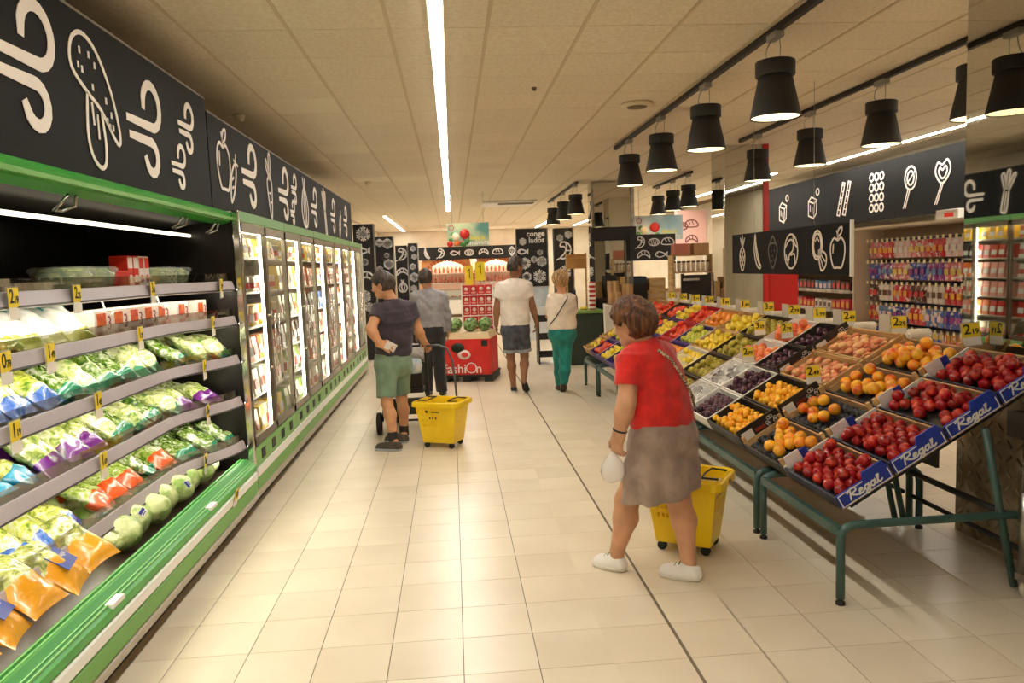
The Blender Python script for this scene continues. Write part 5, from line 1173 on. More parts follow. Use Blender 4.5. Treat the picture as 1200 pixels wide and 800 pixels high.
def bag(kind, x, y, z, tilt, sh, yaw=0., roll=0., s=1., lab=False, row='front'):
    ct, st = math.cos(tilt), math.sin(tilt)
    X = Vector((ct*math.cos(yaw), ct*math.sin(yaw), -st)); Y = Vector((-math.sin(yaw), math.cos(yaw), roll))
    M = frame((x, y, z), X, Y) @ Matrix.Scale(s, 4)
    o = link('salad_bag', random.choice(BMESH[kind]), M=M); tag(o, BD[kind], 'bag', f'{kind} end bags on the {SHN[sh]}'); ROWS.setdefault((sh, row), []).append((y, o))
    if lab:
        a = MB(); a.box((.02, 0, .043), (.085, .10, .002)); l = obj('label', a, LABELM, o)
        link('lettering', text_mesh('Lechuga', .026, .15, .0004, BOXWHITE), l, M=Matrix.Translation((.012, 0, .0445)) @ Matrix.Rotation(math.pi/2, 4, 'Z'))
    elif kind == 'white':
        a = MB(); a.box((-.085, 0, .026), (.06, .13, .002), rot=Matrix.Rotation(-.25, 3, 'Y')); obj('label', a, mat('teal_label', (30, 158, 160), .4), o)
    return o
SURF = [z-.035 for z in SHELFZ]
def run(sh, kind, ya, yb, tilt=.62, step=.186, back=True, s=1.08):
    y = ya; th = tilt; kinds = kind.split('+')
    while y < yb:
        kind = random.choice(kinds)
        h_ = .13*s
        x = rx(y)-.035-h_*math.cos(th); z = SURF[sh]+h_*math.sin(th)+.03*s
        bag(kind, x+random.uniform(-.015, .005), y, z, th+random.uniform(-.12, .12), sh, random.uniform(-.4, .4), random.uniform(-.2, .2), s*random.uniform(.94, 1.05))
        if back: bag(kind, x-.2, y+.04, z+.03, th*.6, sh, random.uniform(-.25, .25), 0, s, row='back')
        y += step*random.uniform(.97, 1.05)*s
run(1, 'yellow', 2.2, 3.0, .5); run(1, 'white', 3.12, 3.78, .6, .19)
run(2, 'blue+blue+yellow', 2.2, 3.5, .62); run(2, 'pale+pale+dark', 3.62, 5.28, .6)
run(3, 'teal+blue', 2.2, 3.3, .4); run(3, 'purple+purple+pale', 3.42, 4.05, .65); run(3, 'dark+pale', 4.15, 4.8, .55); run(3, 'purple', 4.9, 5.28, .5)
run(4, 'blue', 2.95, 3.75, .42); run(4, 'carrot+carrot+dark', 3.85, 5.28, .5)
y = 2.25
for i in range(6):
    bag('orange', -1.70, y, .50+.02*(i % 2), .62, 5, random.uniform(-.25, .25), random.uniform(-.15, .15), 1.25, lab=(i % 2 == 0)); bag('orange', -1.95, y+.05, .50, .4, 5, random.uniform(-.2, .2), 0, 1.2, row='back'); y += .23
SHS = ['top shelf', 'second shelf', 'third shelf', 'fourth shelf', 'lowest shelf', 'bottom deck']
for (sh_, row_), L_ in ROWS.items():
    for i, (y, o) in enumerate(sorted(L_, key=lambda q: -q[0])): o['label'] = f'{o["label"]}, {ORD[i] if i else "first"} from the post, {row_} row, {SHS[sh_]}'
# lettuces
LETT = mat('lettuce_leaf', (226, 236, 172), .4, col2=(132, 176, 66), scale=11, ramp=(.44, .64), rnd=.05, bump=.9, bscale=26, coat=.5)
def lettuce_mesh(seed):
    a = MB(); n, k = 20, 14; r = np.random.default_rng(seed); p = r.uniform(0, 6, 6); vs = []
    for i in range(k+1):
        th = math.pi*i/k
        for j in range(n):
            ph = 2*math.pi*j/n; q = .094*(1+.028*math.sin(3*ph+p[0]+2*th)+.03*math.sin(4*th+p[1]+2*ph)+.012*math.sin(9*ph+p[2]+4*th)+.012*math.sin(13*ph-7*th+p[3]))
            vs.append((q*math.sin(th)*math.cos(ph), q*math.sin(th)*math.sin(ph), .86*q*math.cos(th)))
    a.add(vs, [(i*n+j, (i+1)*n+j, (i+1)*n+(j+1) % n, i*n+(j+1) % n) for i in range(k) for j in range(n)], 0, True); return a.mesh('lettuce', LETT)
LROWS = {}
LM = [lettuce_mesh(s) for s in (1, 2, 3)]
def lettuce(x, y, z, sh, s=1., st=False):
    o = link('lettuce', random.choice(LM), loc=(x, y, z), rot=(random.uniform(-.3, .3), random.uniform(-.3, .3), random.uniform(0, 6))); o.scale = (s, s, s)
    tag(o, 'round pale green lettuce', 'lettuce', f'lettuces on the {SHN[sh]}'); LROWS.setdefault((sh, 0 if x > -1.75 else (1 if x > -1.97 else 2)), []).append((y, o))
    if st:
        R = o.rotation_euler.to_matrix().inverted(); d = R @ Vector((.8, random.uniform(-.7, .1), random.uniform(.2, .7))).normalized(); a = MB()
        M = frame(d*.0935, d.orthogonal(), d.cross(d.orthogonal())); a.box((0, 0, -.001), (.05, .036, .004)); a.box((0, .006, .0015), (.044, .016, .003), mi=1); a.box((0, -.010, .0015), (.03, .005, .003), mi=1)
        link('sticker', a.mesh('sticker', [BOXWHITE, LABELM]), o, M=M)
for i in range(8): lettuce(-1.66-.03*(i % 2), 3.78+i*.19, .425, 5, .98, i % 3 == 1); lettuce(-1.86, 3.88+i*.185, .46, 5, 1.05, i % 3 == 0); lettuce(-2.03, 3.8+i*.185, .54, 5, 1.05)
for i in range(5): lettuce(-1.84-.02*(i % 2), 2.12+i*.19, SURF[4]+.085, 4, 1.05)
for (sh_, r_), L_ in LROWS.items():
    for i, (y, o) in enumerate(sorted(L_, key=lambda q: -q[0])): o['label'] = f'{o["label"]}, {ORD[i] if i else "first"} from the post, {["front", "middle", "back"][r_]} row, {SHS[sh_]}'
# tubs, boxes and cartons
CLEAR = mat('tub_clear', (232, 234, 226), .12, alpha=.22)
t = thing('salad_tub', '', 'tub'); a = MB(); a.lathe([(.075, 0), (.095, .06), (.092, .06), (.073, .003)], 20, capt=False); obj('bowl', a, CLEAR, t)
a = MB(); a.lathe([(.07, .004), (.088, .054), (.06, .068), (.0005, .0705)], 16); obj('salad', a, mat('tub_salad', (196, 200, 104), .5, col2=(110, 140, 60), scale=40, bump=.6, bscale=50), t)
a = MB(); a.lathe([(.099, .058), (.099, .066), (.09, .072), (.0005, .073)], 20, capb=False); obj('lid', a, CLEAR, t)
t.location = (-1.86, 3.84, SURF[0]); t['label'] = 'clear tub of salad standing alone on the top shelf of the open chiller'
t.scale = (1.5, 1.5, 1.9); dup(t, (-1.86, 4.08, SURF[0]), label='clear tub of salad beside the flat red box on the top shelf')
for y in (4.87, 5.14): dup(t, (-1.84, y, SURF[0]), label='clear salad tub right of the red and white boxes on the top shelf', group='salad tubs right of the red boxes')
REDC = mat('carton_red', (214, 52, 34), .45); PINKW = mat('carton_white', (240, 224, 214), .5)
a = MB(); a.b2((-.06, -.09, 0), (.06, .09, .115)); o = obj('flat_box', a, REDC, loc=(-1.84, 4.325, SURF[0]), bev=.003); tag(o, 'flat red box lying on the top shelf of the open chiller', 'box')
for k in range(4):
    t = thing('upright_box', f'{"red and white" if k else "red"} upright box, {["left end", "second", "third", "right end"][k]} of the row on the top shelf', 'box', (-1.84, 4.45+k*.078, SURF[0]), group='upright boxes on the top shelf')
    a = MB(); a.b2((-.05, -.034, 0), (.05, .034, .2)); obj('carton', a, REDC if k < 2 else PINKW, t, bev=.003)
    a = MB(); a.b2((.05, -.03, .13), (.0515, .03, .19)); obj('top_print', a, PINKW if k < 2 else REDC, t)
    a = MB(); a.lathe([(.024, 0), (.024, .0015), (.0005, .002)], 14, (.05, 0, .07), 0, 'x'); obj('round_print', a, PINKW if k < 2 else REDC, t)
for k in range(7):
    t = thing('soup_carton', f'{ORD[k]} white carton with an orange window, counted from the white-fronted bags', 'carton', (-1.80+max(0, k-4)*.05, 3.93+k*.197, SURF[1]), group='white cartons with orange windows')
    a = MB(); a.b2((-.07, -.095, 0), (.07, .095, .155)); obj('carton', a, PINKW, t, bev=.004)
    a = MB(); a.b2((.07, -.07, .075), (.0715, .025, .14)); obj('window', a, mat('carton_orange', (222, 112, 30), .4, col2=(196, 60, 30), scale=30), t)
    link('printed_mark', text_mesh('3', .1, 0, .0006, mat('print_maroon', (150, 40, 46), .5)), t, M=frame((.0712, .062, .085), (0, 1, 0), (0, 0, 1)))
    a = MB()
    for j in range(4): a.b2((.07, -.075+j*.028, .015), (.0715, -.056+j*.028, .05))
    tag(obj('small_print', a, mat('print_rose', (214, 150, 140), .5), t), kind='stuff')
# price cards on the rails (px measured, facing the aisle)
for sh, y, tx, l in [(0, 3.05, ('2', '19'), 'yellow 2.19 price card on the top rail above the white-fronted bags'), (0, 3.55, ('2', '35'), 'yellow 2.35 price card on the top rail, second from the near end'), (0, 4.42, ('3', '15'), 'yellow price card on the top rail below the red boxes'), (0, 5.1, ('1', '99'), 'yellow price card on the top rail by the end post'),
                     (1, 2.96, ('0', '79'), 'yellow 0.79 price card, first on the second rail'), (1, 3.28, ('1', '49'), 'yellow 1.49 price card above the blue-ended bags'), (1, 4.2, ('1', '29'), 'yellow price card on the second rail below the cartons'), (1, 5.0, ('1', '39'), 'yellow price card on the second rail by the end post'),
                     (2, 2.98, ('1', '19'), 'yellow 1.19 price card on the third rail, above sky-blue bags'), (2, 3.66, ('1', '45'), 'yellow 1.45 price card above the purple-ended bags'), (2, 4.9, ('1', '59'), 'yellow price card on the third rail near the end post'), (3, 3.66, ('1', '69'), 'yellow price card on the fourth rail above the blue-ended bags'), (3, 4.9, ('0', '95'), 'yellow price card on the fourth rail near the end post'), (4, 4.85, ('0', '89'), 'yellow price card on the lowest rail above the lettuces')]:
    z = SURF[sh]+.035-.03
    price_card(frame((rx(y)+.036, y, z-.03), (-.12, 1, 0), (0, 0, 1)), tx, l, s=1.)
price_card(frame((FX+.024, 4.76, .275), (0, 1, 0), (.25, 0, 1)), ('0', '6'), 'yellow price card clipped to the green bumper of the open chiller', s=.9)
# acrylic dividers
for sh, y in ((2, 2.72), (3, 3.42), (3, 4.2), (2, 4.86)):
    a = MB(); a.b2((rx(y)-.3, y-.002, SURF[sh]), (rx(y)-.012, y+.002, SURF[sh]+.13)); o = obj('shelf_divider', a, mat_glass('acrylic', (236, 240, 226), .25)); tag(o, f'clear upright divider on the {SHN[sh]}, {"near" if y < 3 else ("middle" if y < 4.5 else "far")} {"end" if y < 3 or y > 4.5 else "part"}{" beside the purple-ended bags" if 4 < y < 4.5 else ""}', 'divider')
# ------------------------------------------------------------------ goods behind the glass doors
def packs(k, j, kind, cols, n, w, h, d=.12):
    cab = CABS[k]; y0 = cab.location.y-.66; z = (.45 if j < 0 else .755+j*.26); cn = cols.split()
    me = {}
    for i in range(n):
        c = cn[i*len(cn)//n] if k > 1 else cn[i % len(cn)]
        col = {'cream': (236, 224, 196), 'white': (240, 238, 230), 'yellow': (244, 206, 60), 'orange': (232, 120, 50), 'red': (200, 44, 40), 'pink': (232, 160, 146), 'green': (140, 176, 80), 'brown': (130, 90, 60), 'black': (50, 46, 44), 'blue': (70, 110, 180)}[c]
        if c not in me:
            a = MB()
            if kind == 'bottle': a.lathe([(w*.42, 0), (w*.42, h*.62), (w*.2, h*.8), (w*.16, h), (.001, h)], 12)
            elif kind == 'tub': a.lathe([(w*.38, 0), (w*.46, h*.9), (w*.48, h*.9), (w*.48, h)], 14)
            else: a.hexa([(-d/2, -w*.46, 0), (d/2, -w*.46, 0), (d/2, w*.46, 0), (-d/2, w*.46, 0), (-d/2+.01, -w*.42, h), (d/2-.02, -w*.42, h), (d/2-.02, w*.42, h), (-d/2+.01, w*.42, h)])
            b = MB()
            if kind in ('bottle', 'tub'): b.lathe([(w*.46, h*.2), (w*.46, h*.55)], 14, capb=False, capt=False)
            else: b.hexa([(d/2-.004, -w*.36, h*.25), (d/2+.002, -w*.36, h*.25), (d/2+.002, w*.36, h*.25), (d/2-.004, w*.36, h*.25), (d/2-.008, -w*.36, h*.6), (d/2-.006, -w*.36, h*.6), (d/2-.006, w*.36, h*.6), (d/2-.008, w*.36, h*.6)])
            me[c] = (a.mesh(kind, mat('pack_'+c, col, .35, rnd=.08)), b.mesh('label', BOXWHITE if c not in ('white', 'cream') else mat('pack_label_red', (190, 70, 60), .4)))
        o = link('food_'+kind, me[c][0], loc=(-1.565, y0+(i+.5)*1.32/n, z+.001), rot=(0, 0, random.uniform(-.06, .06)))
        tag(o, f'{c} food {kind}, level {["one", "two", "three", "four", "five", "six"][j+1]} of the {ORD[k]} glass-door chiller', kind, f'food {kind}s in the {ORD[k]} glass-door chiller, level {j+2}')
        link('label', me[c][1], o)
PLAN = [(['packet:cream yellow:8:.14:.2', 'packet:cream white:7:.16:.2', 'packet:orange cream:9:.13:.18', 'tub:cream yellow:9:.13:.16', 'tub:white cream:8:.14:.12', 'packet:yellow cream:8:.14:.14']),
        (['packet:green cream:8:.14:.2', 'bottle:green cream:11:.1:.21', 'packet:black brown:8:.14:.2', 'packet:cream green:9:.13:.2', 'packet:yellow cream:8:.14:.2', 'tub:white yellow:9:.13:.12']),
        (['packet:cream white:8:.15:.2', 'packet:orange pink red:9:.13:.2', 'packet:cream pink:9:.13:.2', 'packet:black blue white:9:.13:.18', 'packet:orange white:9:.13:.18', 'packet:yellow orange:8:.14:.15']),
        (['packet:cream white:8:.15:.2', 'packet:red orange pink:9:.13:.2', 'packet:pink cream:9:.13:.2', 'packet:pink orange:9:.13:.2', 'packet:red black:9:.13:.18', 'packet:yellow:8:.14:.16']),
        (['packet:cream white:8:.15:.2', 'packet:orange red:9:.13:.2', 'packet:pink cream:9:.13:.2', 'packet:cream pink:9:.13:.2', 'packet:red orange:9:.13:.18', 'packet:yellow:8:.14:.16'])]
for k, rows in enumerate(PLAN):
    for j, r_ in enumerate(rows):
        kd, cl, n, w_, h_ = r_.split(':'); packs(k, j-1, kd, cl, int(n), float(w_), float(h_))
# ------------------------------------------------------------------ trolley baskets
YEL = mat('basket_yellow', (250, 214, 22), .35, col2=(244, 204, 16), scale=4)
def basket(name, label, x, y, rz, handle=None):
    t = thing(name, label, 'basket', (x, y, 0), rz)
    zb, zt = .05, .43; B = (.155, .115); Tp = (.205, .165)
    a = MB(); a.hexa([(-B[0], -B[1], zb), (B[0], -B[1], zb), (B[0], B[1], zb), (-B[0], B[1], zb), (-B[0]-.001, -B[1]-.001, zb+.006), (B[0]+.001, -B[1]-.001, zb+.006), (B[0]+.001, B[1]+.001, zb+.006), (-B[0]-.001, B[1]+.001, zb+.006)]); obj('bottom', a, YEL, t)
    cs = [(-1, -1), (1, -1), (1, 1), (-1, 1)]
    for q in range(4):
        (ax, ay), (bx, by) = cs[q], cs[(q+1) % 4]; m = MB(); n, k = 27, 15
        def pt(u, v):
            z = zb+(zt-zb)*v; w = B[0]+(Tp[0]-B[0])*v; d = B[1]+(Tp[1]-B[1])*v
            return ((ax+(bx-ax)*u)*w, (ay+(by-ay)*u)*d, z)
        vs = [pt(i/n, j/k) for i in range(n+1) for j in range(k+1)]; fs = []
        for i in range(n):
            for j in range(k):
                if j in (6, 8, 10, 12) and i % 2 and 2 < i < n-3 and (i//8) % 3 != 2: continue
                fs.append((i*(k+1)+j, (i+1)*(k+1)+j, (i+1)*(k+1)+j+1, i*(k+1)+j+1))
        m.add(vs, fs); w = obj('side_wall', m, YEL, t); s_ = w.modifiers.new('thickness', 'SOLIDIFY'); s_.thickness = .005
    m = MB(); P = []
    for sx, sy in cs:
        for g in range(4):
            an = math.atan2(sy, sx)-math.pi/4+math.pi/2*g/3; an0 = math.atan2(sy, sx)
            P.append((sx*(Tp[0]-.03)+.05*math.cos(an), sy*(Tp[1]-.03)+.05*math.sin(an), zt))
    m.tube(P, .011, 8, True); m.tube([(p[0]*1.03, p[1]*1.03, zt-.03) for p in P], .006, 6, True); obj('rim', m, YEL, t)
    m = MB(); n = len(P); m.add([(p[0]*1.04, p[1]*1.04, zt+.004) for p in P]+[(p[0]*1.05, p[1]*1.05, zt-.035) for p in P], [(i, (i+1) % n, n+(i+1) % n, n+i) for i in range(n)]); r = obj('rim_skirt', m, YEL, t); s_ = r.modifiers.new('thickness', 'SOLIDIFY'); s_.thickness = .004
    for sx, sy in cs:
        m = MB(); m.lathe([(.008, -.012), (.026, -.012), (.026, .012), (.008, .012)], 14, (sx*(B[0]-.03), sy*(B[1]-.02), .026), 0, 'y'); obj('wheel', m, BLACK, t)
        m = MB(); m.b2((sx*(B[0]-.03)-.012, sy*(B[1]-.02)-.016, .04), (sx*(B[0]-.03)+.012, sy*(B[1]-.02)+.016, .052)); obj('wheel_mount', m, BLACK, t)
    for k in range(2):
        m = MB(); s_ = -1 if k else 1
        m.tube([(s_*Tp[0]*.98, -.10, zt+.014), (s_*Tp[0]*.55, -.11, zt+.016), (s_*Tp[0]*.5, .0, zt+.016), (s_*Tp[0]*.55, .11, zt+.016), (s_*Tp[0]*.98, .10, zt+.014)], .006, 6); obj('carry_handle', m, BLACK, t)
    if handle:
        R = Matrix.Rotation(-rz, 4, 'Z'); m = MB(); m.tube([R @ (Vector(p)-Vector((x, y, 0))) for p in handle], .011, 8); obj('pull_handle', m, mat('handle_grey', (74, 72, 72), .45), t)
    else:
        m = MB(); m.tube([(.2, -.03, .36), (.23, -.03, .4), (.24, .0, .42), (.23, .03, .4), (.2, .03, .36)], .008, 6); obj('pull_handle', m, BLACK, t)
    return t
b1 = basket('trolley_basket', 'yellow wheeled basket with a raised pull handle behind the man in green shorts', -.144, 7.12, math.radians(-25), [(-.285, 7.49, .915), (-.16, 7.50, .912), (-.08, 7.47, .88), (-.03, 7.42, .75), (-.01, 7.36, .5), (.0, 7.32, .3)])
basket('trolley_basket', 'yellow wheeled basket beside the woman in the red top', 1.30, 4.22, math.radians(-33))
M = Matrix.Translation((0, -.128-.045, .33))
link('lettering', text_mesh('FRESCO', .001, 0, .0005, INK), b1) if False else None
m = MB()
for k in range(3): m.box((-.06+.03*k, -.150, .29), (.012, .002, .022), rot=Matrix.Rotation(math.radians(-8), 3, 'X'))
m.box((-.09, -.158, .35), (.022, .002, .022)); m.box((.0, -.158, .345), (.08, .002, .007)); tag(obj('printed_mark', m, INK, b1), kind='stuff')
# small produce bag in the woman's hand
a = MB(); a.lathe([(.004, .0), (.010, -.02), (.03, -.05), (.058, -.09), (.066, -.13), (.05, -.165), (.015, -.18), (.001, -.182)], 14, (.772, 3.752, .725))
a.v = [(v[0]+.006*math.sin(90*v[2]+40*v[1]), v[1]+.005*math.sin(80*v[0]+60*v[2]), v[2]) for v in a.v]
tag(obj('produce_bag', a, mat('film_bag', (244, 238, 234), .25, alpha=.55, coat=.4)), 'small translucent white bag hanging from the hand of the woman in red', 'bag')
# ------------------------------------------------------------------ pushchair
st = thing('pushchair', 'black and grey pushchair in front of the man in green shorts', 'pushchair', (-.5, 7.85, 0))
SB = mat('pushchair_black', (34, 32, 32), .6); SG = cloth('hood_grey', (168, 160, 152), .85, 12)
for x, y in ((-.80, 7.75), (-.24, 7.75), (-.66, 8.32), (-.38, 8.32)):
    m = MB(); r = .115 if y < 8 else .08
    m.lathe([(r-.03, -.02), (r-.004, -.022), (r, -.01), (r, .01), (r-.004, .022), (r-.03, .02)], 22, (x, y, r), 0, 'x', capb=False, capt=False); w = obj('wheel', m, BLACK, st, world=True)
    m = MB(); m.lathe([(.002, -.012), (r-.028, -.006), (r-.028, .006), (.002, .012)], 16, (x+.5, y-7.85, r), 0, 'x'); obj('hub', m, mat('hub_grey', (60, 58, 56), .5), w)
for s_ in (-1, 1):
    x = -.52+s_*.22
    m = MB(); m.tube([(x+s_*.03, 7.78, .13), (x, 7.95, .42), (x, 7.80, .70), (x, 7.66, .88)], .013, 8); obj('side_tube', m, SB, st, world=True)
    m = MB(); m.tube([(x*.6-.208, 8.31, .09), (x, 8.05, .40), (x, 7.9, .55)], .012, 8); obj('front_tube', m, SB, st, world=True)
m = MB(); m.tube([(-.74, 7.66, .88), (-.73, 7.60, .905), (-.52, 7.58, .91), (-.31, 7.60, .905), (-.30, 7.66, .88)], .013, 8); obj('handle_bar', m, SB, st, world=True)
m = MB(); m.tube([(-.74, 7.78, .13), (-.30, 7.78, .13)], .012, 8); m2 = obj('axle', m, SB, st, world=True)
m = MB(); m.hexa([(-.70, 7.82, .40), (-.34, 7.82, .40), (-.34, 8.22, .36), (-.70, 8.22, .36), (-.70, 7.80, .46), (-.34, 7.80, .46), (-.34, 8.22, .42), (-.70, 8.22, .42)]); obj('seat', m, SB, st, world=True, bev=.015)
m = MB(); m.hexa([(-.70, 7.80, .46), (-.34, 7.80, .46), (-.34, 7.84, .46), (-.70, 7.84, .46), (-.70, 7.70, .82), (-.34, 7.70, .82), (-.34, 7.74, .84), (-.70, 7.74, .84)]); obj('seat_back', m, SB, st, world=True, bev=.012)
m = MB(); m.hexa([(-.68, 7.76, .19), (-.36, 7.76, .19), (-.36, 8.15, .17), (-.68, 8.15, .17), (-.70, 7.74, .36), (-.34, 7.74, .36), (-.34, 8.15, .3), (-.70, 8.15, .3)]); obj('shopping_tray', m, mat('tray_dark', (46, 48, 40), .7), st, world=True, bev=.01)
m = MB(); vs = []; n, k = 10, 8
for i in range(n+1):
    an = math.radians(15+130*i/n)
    for j in range(k+1):
        q = -1+2*j/k; rr = .30-.05*q*q; vs.append((-.52+.2*q, 7.86+rr*math.cos(an)*.9, .62+rr*math.sin(an)))
m.add(vs, [(i*(k+1)+j, (i+1)*(k+1)+j, (i+1)*(k+1)+j+1, i*(k+1)+j+1) for i in range(n) for j in range(k)], 0, True); h_ = obj('hood', m, SG, st, world=True); s_ = h_.modifiers.new('thickness', 'SOLIDIFY'); s_.thickness = .008
m = MB(); m.lathe([(.001, 0), (.07, .005), (.085, .08), (.07, .15), (.02, .17), (.001, .17)], 14, (-.42, 7.70, .62)); o = obj('changing_bag', m, mat('bag_skyblue', (150, 190, 214), .6, col2=(226, 226, 226), scale=12)); tag(o, 'pale blue bag hanging behind the pushchair seat', 'bag')
# ------------------------------------------------------------------ red melon bin
RB = mat('bin_red', (222, 44, 40), .5, col2=(208, 36, 34), scale=6)
bz = thing('melon_bin', 'red cardboard melon bin reading fashion on a black pallet', 'bin', (.22, 11.48, 0), math.radians(-12))
def bb(name, lo, hi, m, par=None): a = MB(); a.b2(lo, hi); return obj(name, a, m, par or bz)
for x in (-.33, 0, .33): bb('pallet_block', (x-.06, -.37, 0), (x+.06, .37, .075), BLACK)
bb('pallet_deck', (-.40, -.38, .075), (.40, .38, .105), BLACK)
for nm, lo, hi in (('front_wall', (-.37, -.36, .105), (.37, -.345, .63)), ('back_wall', (-.37, .345, .105), (.37, .36, .63)), ('side_wall', (-.37, -.345, .105), (-.355, .345, .63)), ('side_wall', (.355, -.345, .105), (.37, .345, .63))): bb(nm, lo, hi, RB)
bb('floor_board', (-.355, -.345, .5), (.355, .345, .52), CARD)
a = MB(); a.hexa([(-.37, -.36, .63), (.37, -.36, .63), (.37, .36, .63), (-.37, .36, .63), (-.34, -.33, .72), (.34, -.33, .72), (.34, .33, .72), (-.34, .33, .72)]); obj('wooden_collar', a, mat('pale_card', (226, 200, 158), .7), bz)
fM = lambda x, z, o=.001: frame((x, -.36-o, z), (1, 0, 0), (0, 0, 1))
link('lettering', text_mesh('fashi', .19, 0, .001, BOXWHITE, .002), bz, M=fM(-.16, .19)); link('lettering', text_mesh('n', .19, 0, .001, BOXWHITE, .002), bz, M=fM(.19, .19))
a = MB(); a.ribbon([circ(0, 0, .072, n=24)], .014, Matrix.Identity(4)); link('ring_letter', a.mesh('ring_letter', BOXWHITE), bz, M=fM(.08, .205))
for x, z, r, c1, c2 in ((-.11, .5, .10, (40, 52, 34), (30, 36, 26)), (-.02, .40, .095, (240, 224, 214), (214, 60, 50))):
    a = MB(); a.lathe([(r, 0), (r, .002), (.0005, .003)], 24, capb=False); link('melon_picture', a.mesh('melon_picture', mat(f'print{c1}', c1, .5)), bz, M=fM(x, z) @ Matrix.Scale(.75, 4, (0, 1, 0)))
    a = MB(); a.lathe([(r*.55, .003), (r*.5, .004), (.0005, .0045)], 20, capb=False); link('melon_picture', a.mesh('melon_picture', mat(f'print{c2}', c2, .5)), bz, M=fM(x+.01, z) @ Matrix.Scale(.7, 4, (0, 1, 0)))
bb('corner_print', (.24, -.363, .52), (.33, -.3605, .61), BLACK); bb('side_label', (-.40, -.365, .46), (-.30, -.361, .6), BOXWHITE)
MEL = mat('melon_rind', (140, 170, 104), .4, col2=(62, 100, 54), scale=9, stretch=(3, 3, .3), ramp=(.45, .55)); MEL2 = mat('melon_pale', (196, 206, 140), .45, col2=(120, 156, 80), scale=8, stretch=(3, 3, .4))
wm = fruit_mesh('watermelon', ball(.098, 1.14, .04, 12), MEL, 20)
for i, (x, y) in enumerate(((-.2, -.2), (.06, -.22), (.25, -.1), (-.22, .1), (.02, .08), (.22, .18))):
    R = Matrix.Translation((.22, 11.48, 0)) @ Matrix.Rotation(math.radians(-12), 4, 'Z')
    o = link('watermelon', wm, M=R @ Matrix.Translation((x, y, .82)) @ Matrix.Rotation(1.4, 4, 'X') @ Matrix.Rotation(i, 4, 'Z')); tag(o, f'striped green watermelon on the red bin, {["front left", "front middle", "front right", "rear left", "rear middle", "rear right"][i]}', 'watermelon', 'watermelons on the red bin')
# red pack tower with yellow signs
tw = thing('pack_stand', 'white display stand stacked with red packs behind the melon bin', 'display stand', (.39, 12.4, 0))
for k in range(5): a = MB(); a.b2((.15, 12.22, .56+k*.165), (.63, 12.58, .575+k*.165)); obj('shelf', a, WHITE, tw, world=True)
for x in (.14, .63): a = MB(); a.b2((x-.008, 12.22, 0), (x+.008, 12.58, 1.42)); obj('side_panel', a, WHITE, tw, world=True)
RP = mat('pack_red', (206, 28, 34), .4, rnd=.08); first_p = None
for k in range(5):
    for i in range(4):
        lb = f'red pack on the {["lowest", "second-lowest", "middle", "second-highest", "highest"][k]} shelf of the white stand behind the melons'
        P_ = ((.15+.06+i*.12), 12.28, .575+k*.165)
        if first_p is None:
            first_p = thing('red_pack', lb, 'pack', P_, group='red packs level 1'); a = MB(); a.b2((-.057, -.04, 0), (.057, .04, .15)); obj('carton', a, RP, first_p, bev=.006)
            a = MB(); a.lathe([(.03, 0), (.03, .0015), (.0005, .002)], 12, (0, -.0405, .09), 0, 'y', rot=Matrix.Rotation(math.pi, 3, 'Z')); obj('white_print', a, PINKW, first_p)
            a = MB(); a.b2((-.035, -.0415, .02), (.035, -.04, .045)); obj('print_bar', a, mat('pack_pink', (240, 130, 120), .5), first_p)
        else: dup(first_p, P_, label=lb, group=f'red packs level {k+1}')
for x, z, w_ in ((.27, 1.56, .13), (.45, 1.62, .16)):
    a = MB(); a.b2((x-w_/2, 12.3, z-.17), (x+w_/2, 12.31, z+.13)); t = obj('yellow_sign', a, YELLOWCARD); tag(t, f'{"lower" if w_ < .15 else "higher"} yellow sign standing on the red pack stand', 'sign')
    a = MB(); a.tube([(x, 12.325, 1.236), (x, 12.325, z)], .006, 6); obj('stick', a, STEEL, t)
    a = MB(); a.ribbon([[(-.02, .05), (.01, .08), (.01, -.06)]], .016, frame((x, 12.299, z), (1, 0, 0), (0, 0, 1))); obj('price_mark', a, INK, t)
a = MB(); a.lathe(ball(.075, 1, .02, 10), 16, (.45, 12.4, 1.235+.075)); tag(obj('red_ball', a, RED), 'red ball on top of the red pack stand', 'ball')
# ------------------------------------------------------------------ far end: frozen food panels, arches, counters
PB = mat('panel_black', (26, 24, 26), .5); SNOW = mat('snow_white', (232, 230, 232), .5)
def panel(label, x0, x1, y, z0, z1, items, th=.25, name='freezer_panel'):
    t = thing(name, label, 'panel', ((x0+x1)/2, y+th/2, z0)); a = MB(); a.b2((x0, y, z0), (x1, y+th, z1)); obj('board', a, PB, t, world=True)
    a = MB(); a.b2((x1-.012, y-.01, z0), (x1+.012, y+.01, z1)); obj('edge_strip', a, STEEL, t, world=True)
    for f, px_, pz, s_ in items:
        drawing(t, 'snowflake' if f is I_flake else 'chalk_drawing', f(), place(t, (x0+(x1-x0)*px_, y, pz), (1, 0, 0), (0, 0, 1)), .022 if s_ < .2 else .032, s_, SNOW)
    return t
panel('black snowflake panel closest to the end of the left chillers', -1.80, -1.42, 14.5, 0, 2.54, [(I_flake, .5, 2.36, .27), (I_fish, .45, 2.05, .26), (I_flake, .5, 1.84, .13), (I_croissant, .5, 1.55, .34), (I_flake, .4, 1.2, .24), (I_flake, .6, 1.0, .18)])
panel('second black snowflake panel, behind the man in the plum polo', -1.55, -1.18, 16, 0, 2.36, [(I_flake, .25, 2.24, .16), (I_flake, .68, 2.22, .2), (I_flake, .62, 1.98, .1), (I_flake, .7, 1.8, .2), (I_flake, .2, 1.7, .14), (I_flake, .65, 1.5, .24), (I_flake, .3, 1.3, .12), (I_flake, .6, 1.1, .18)])
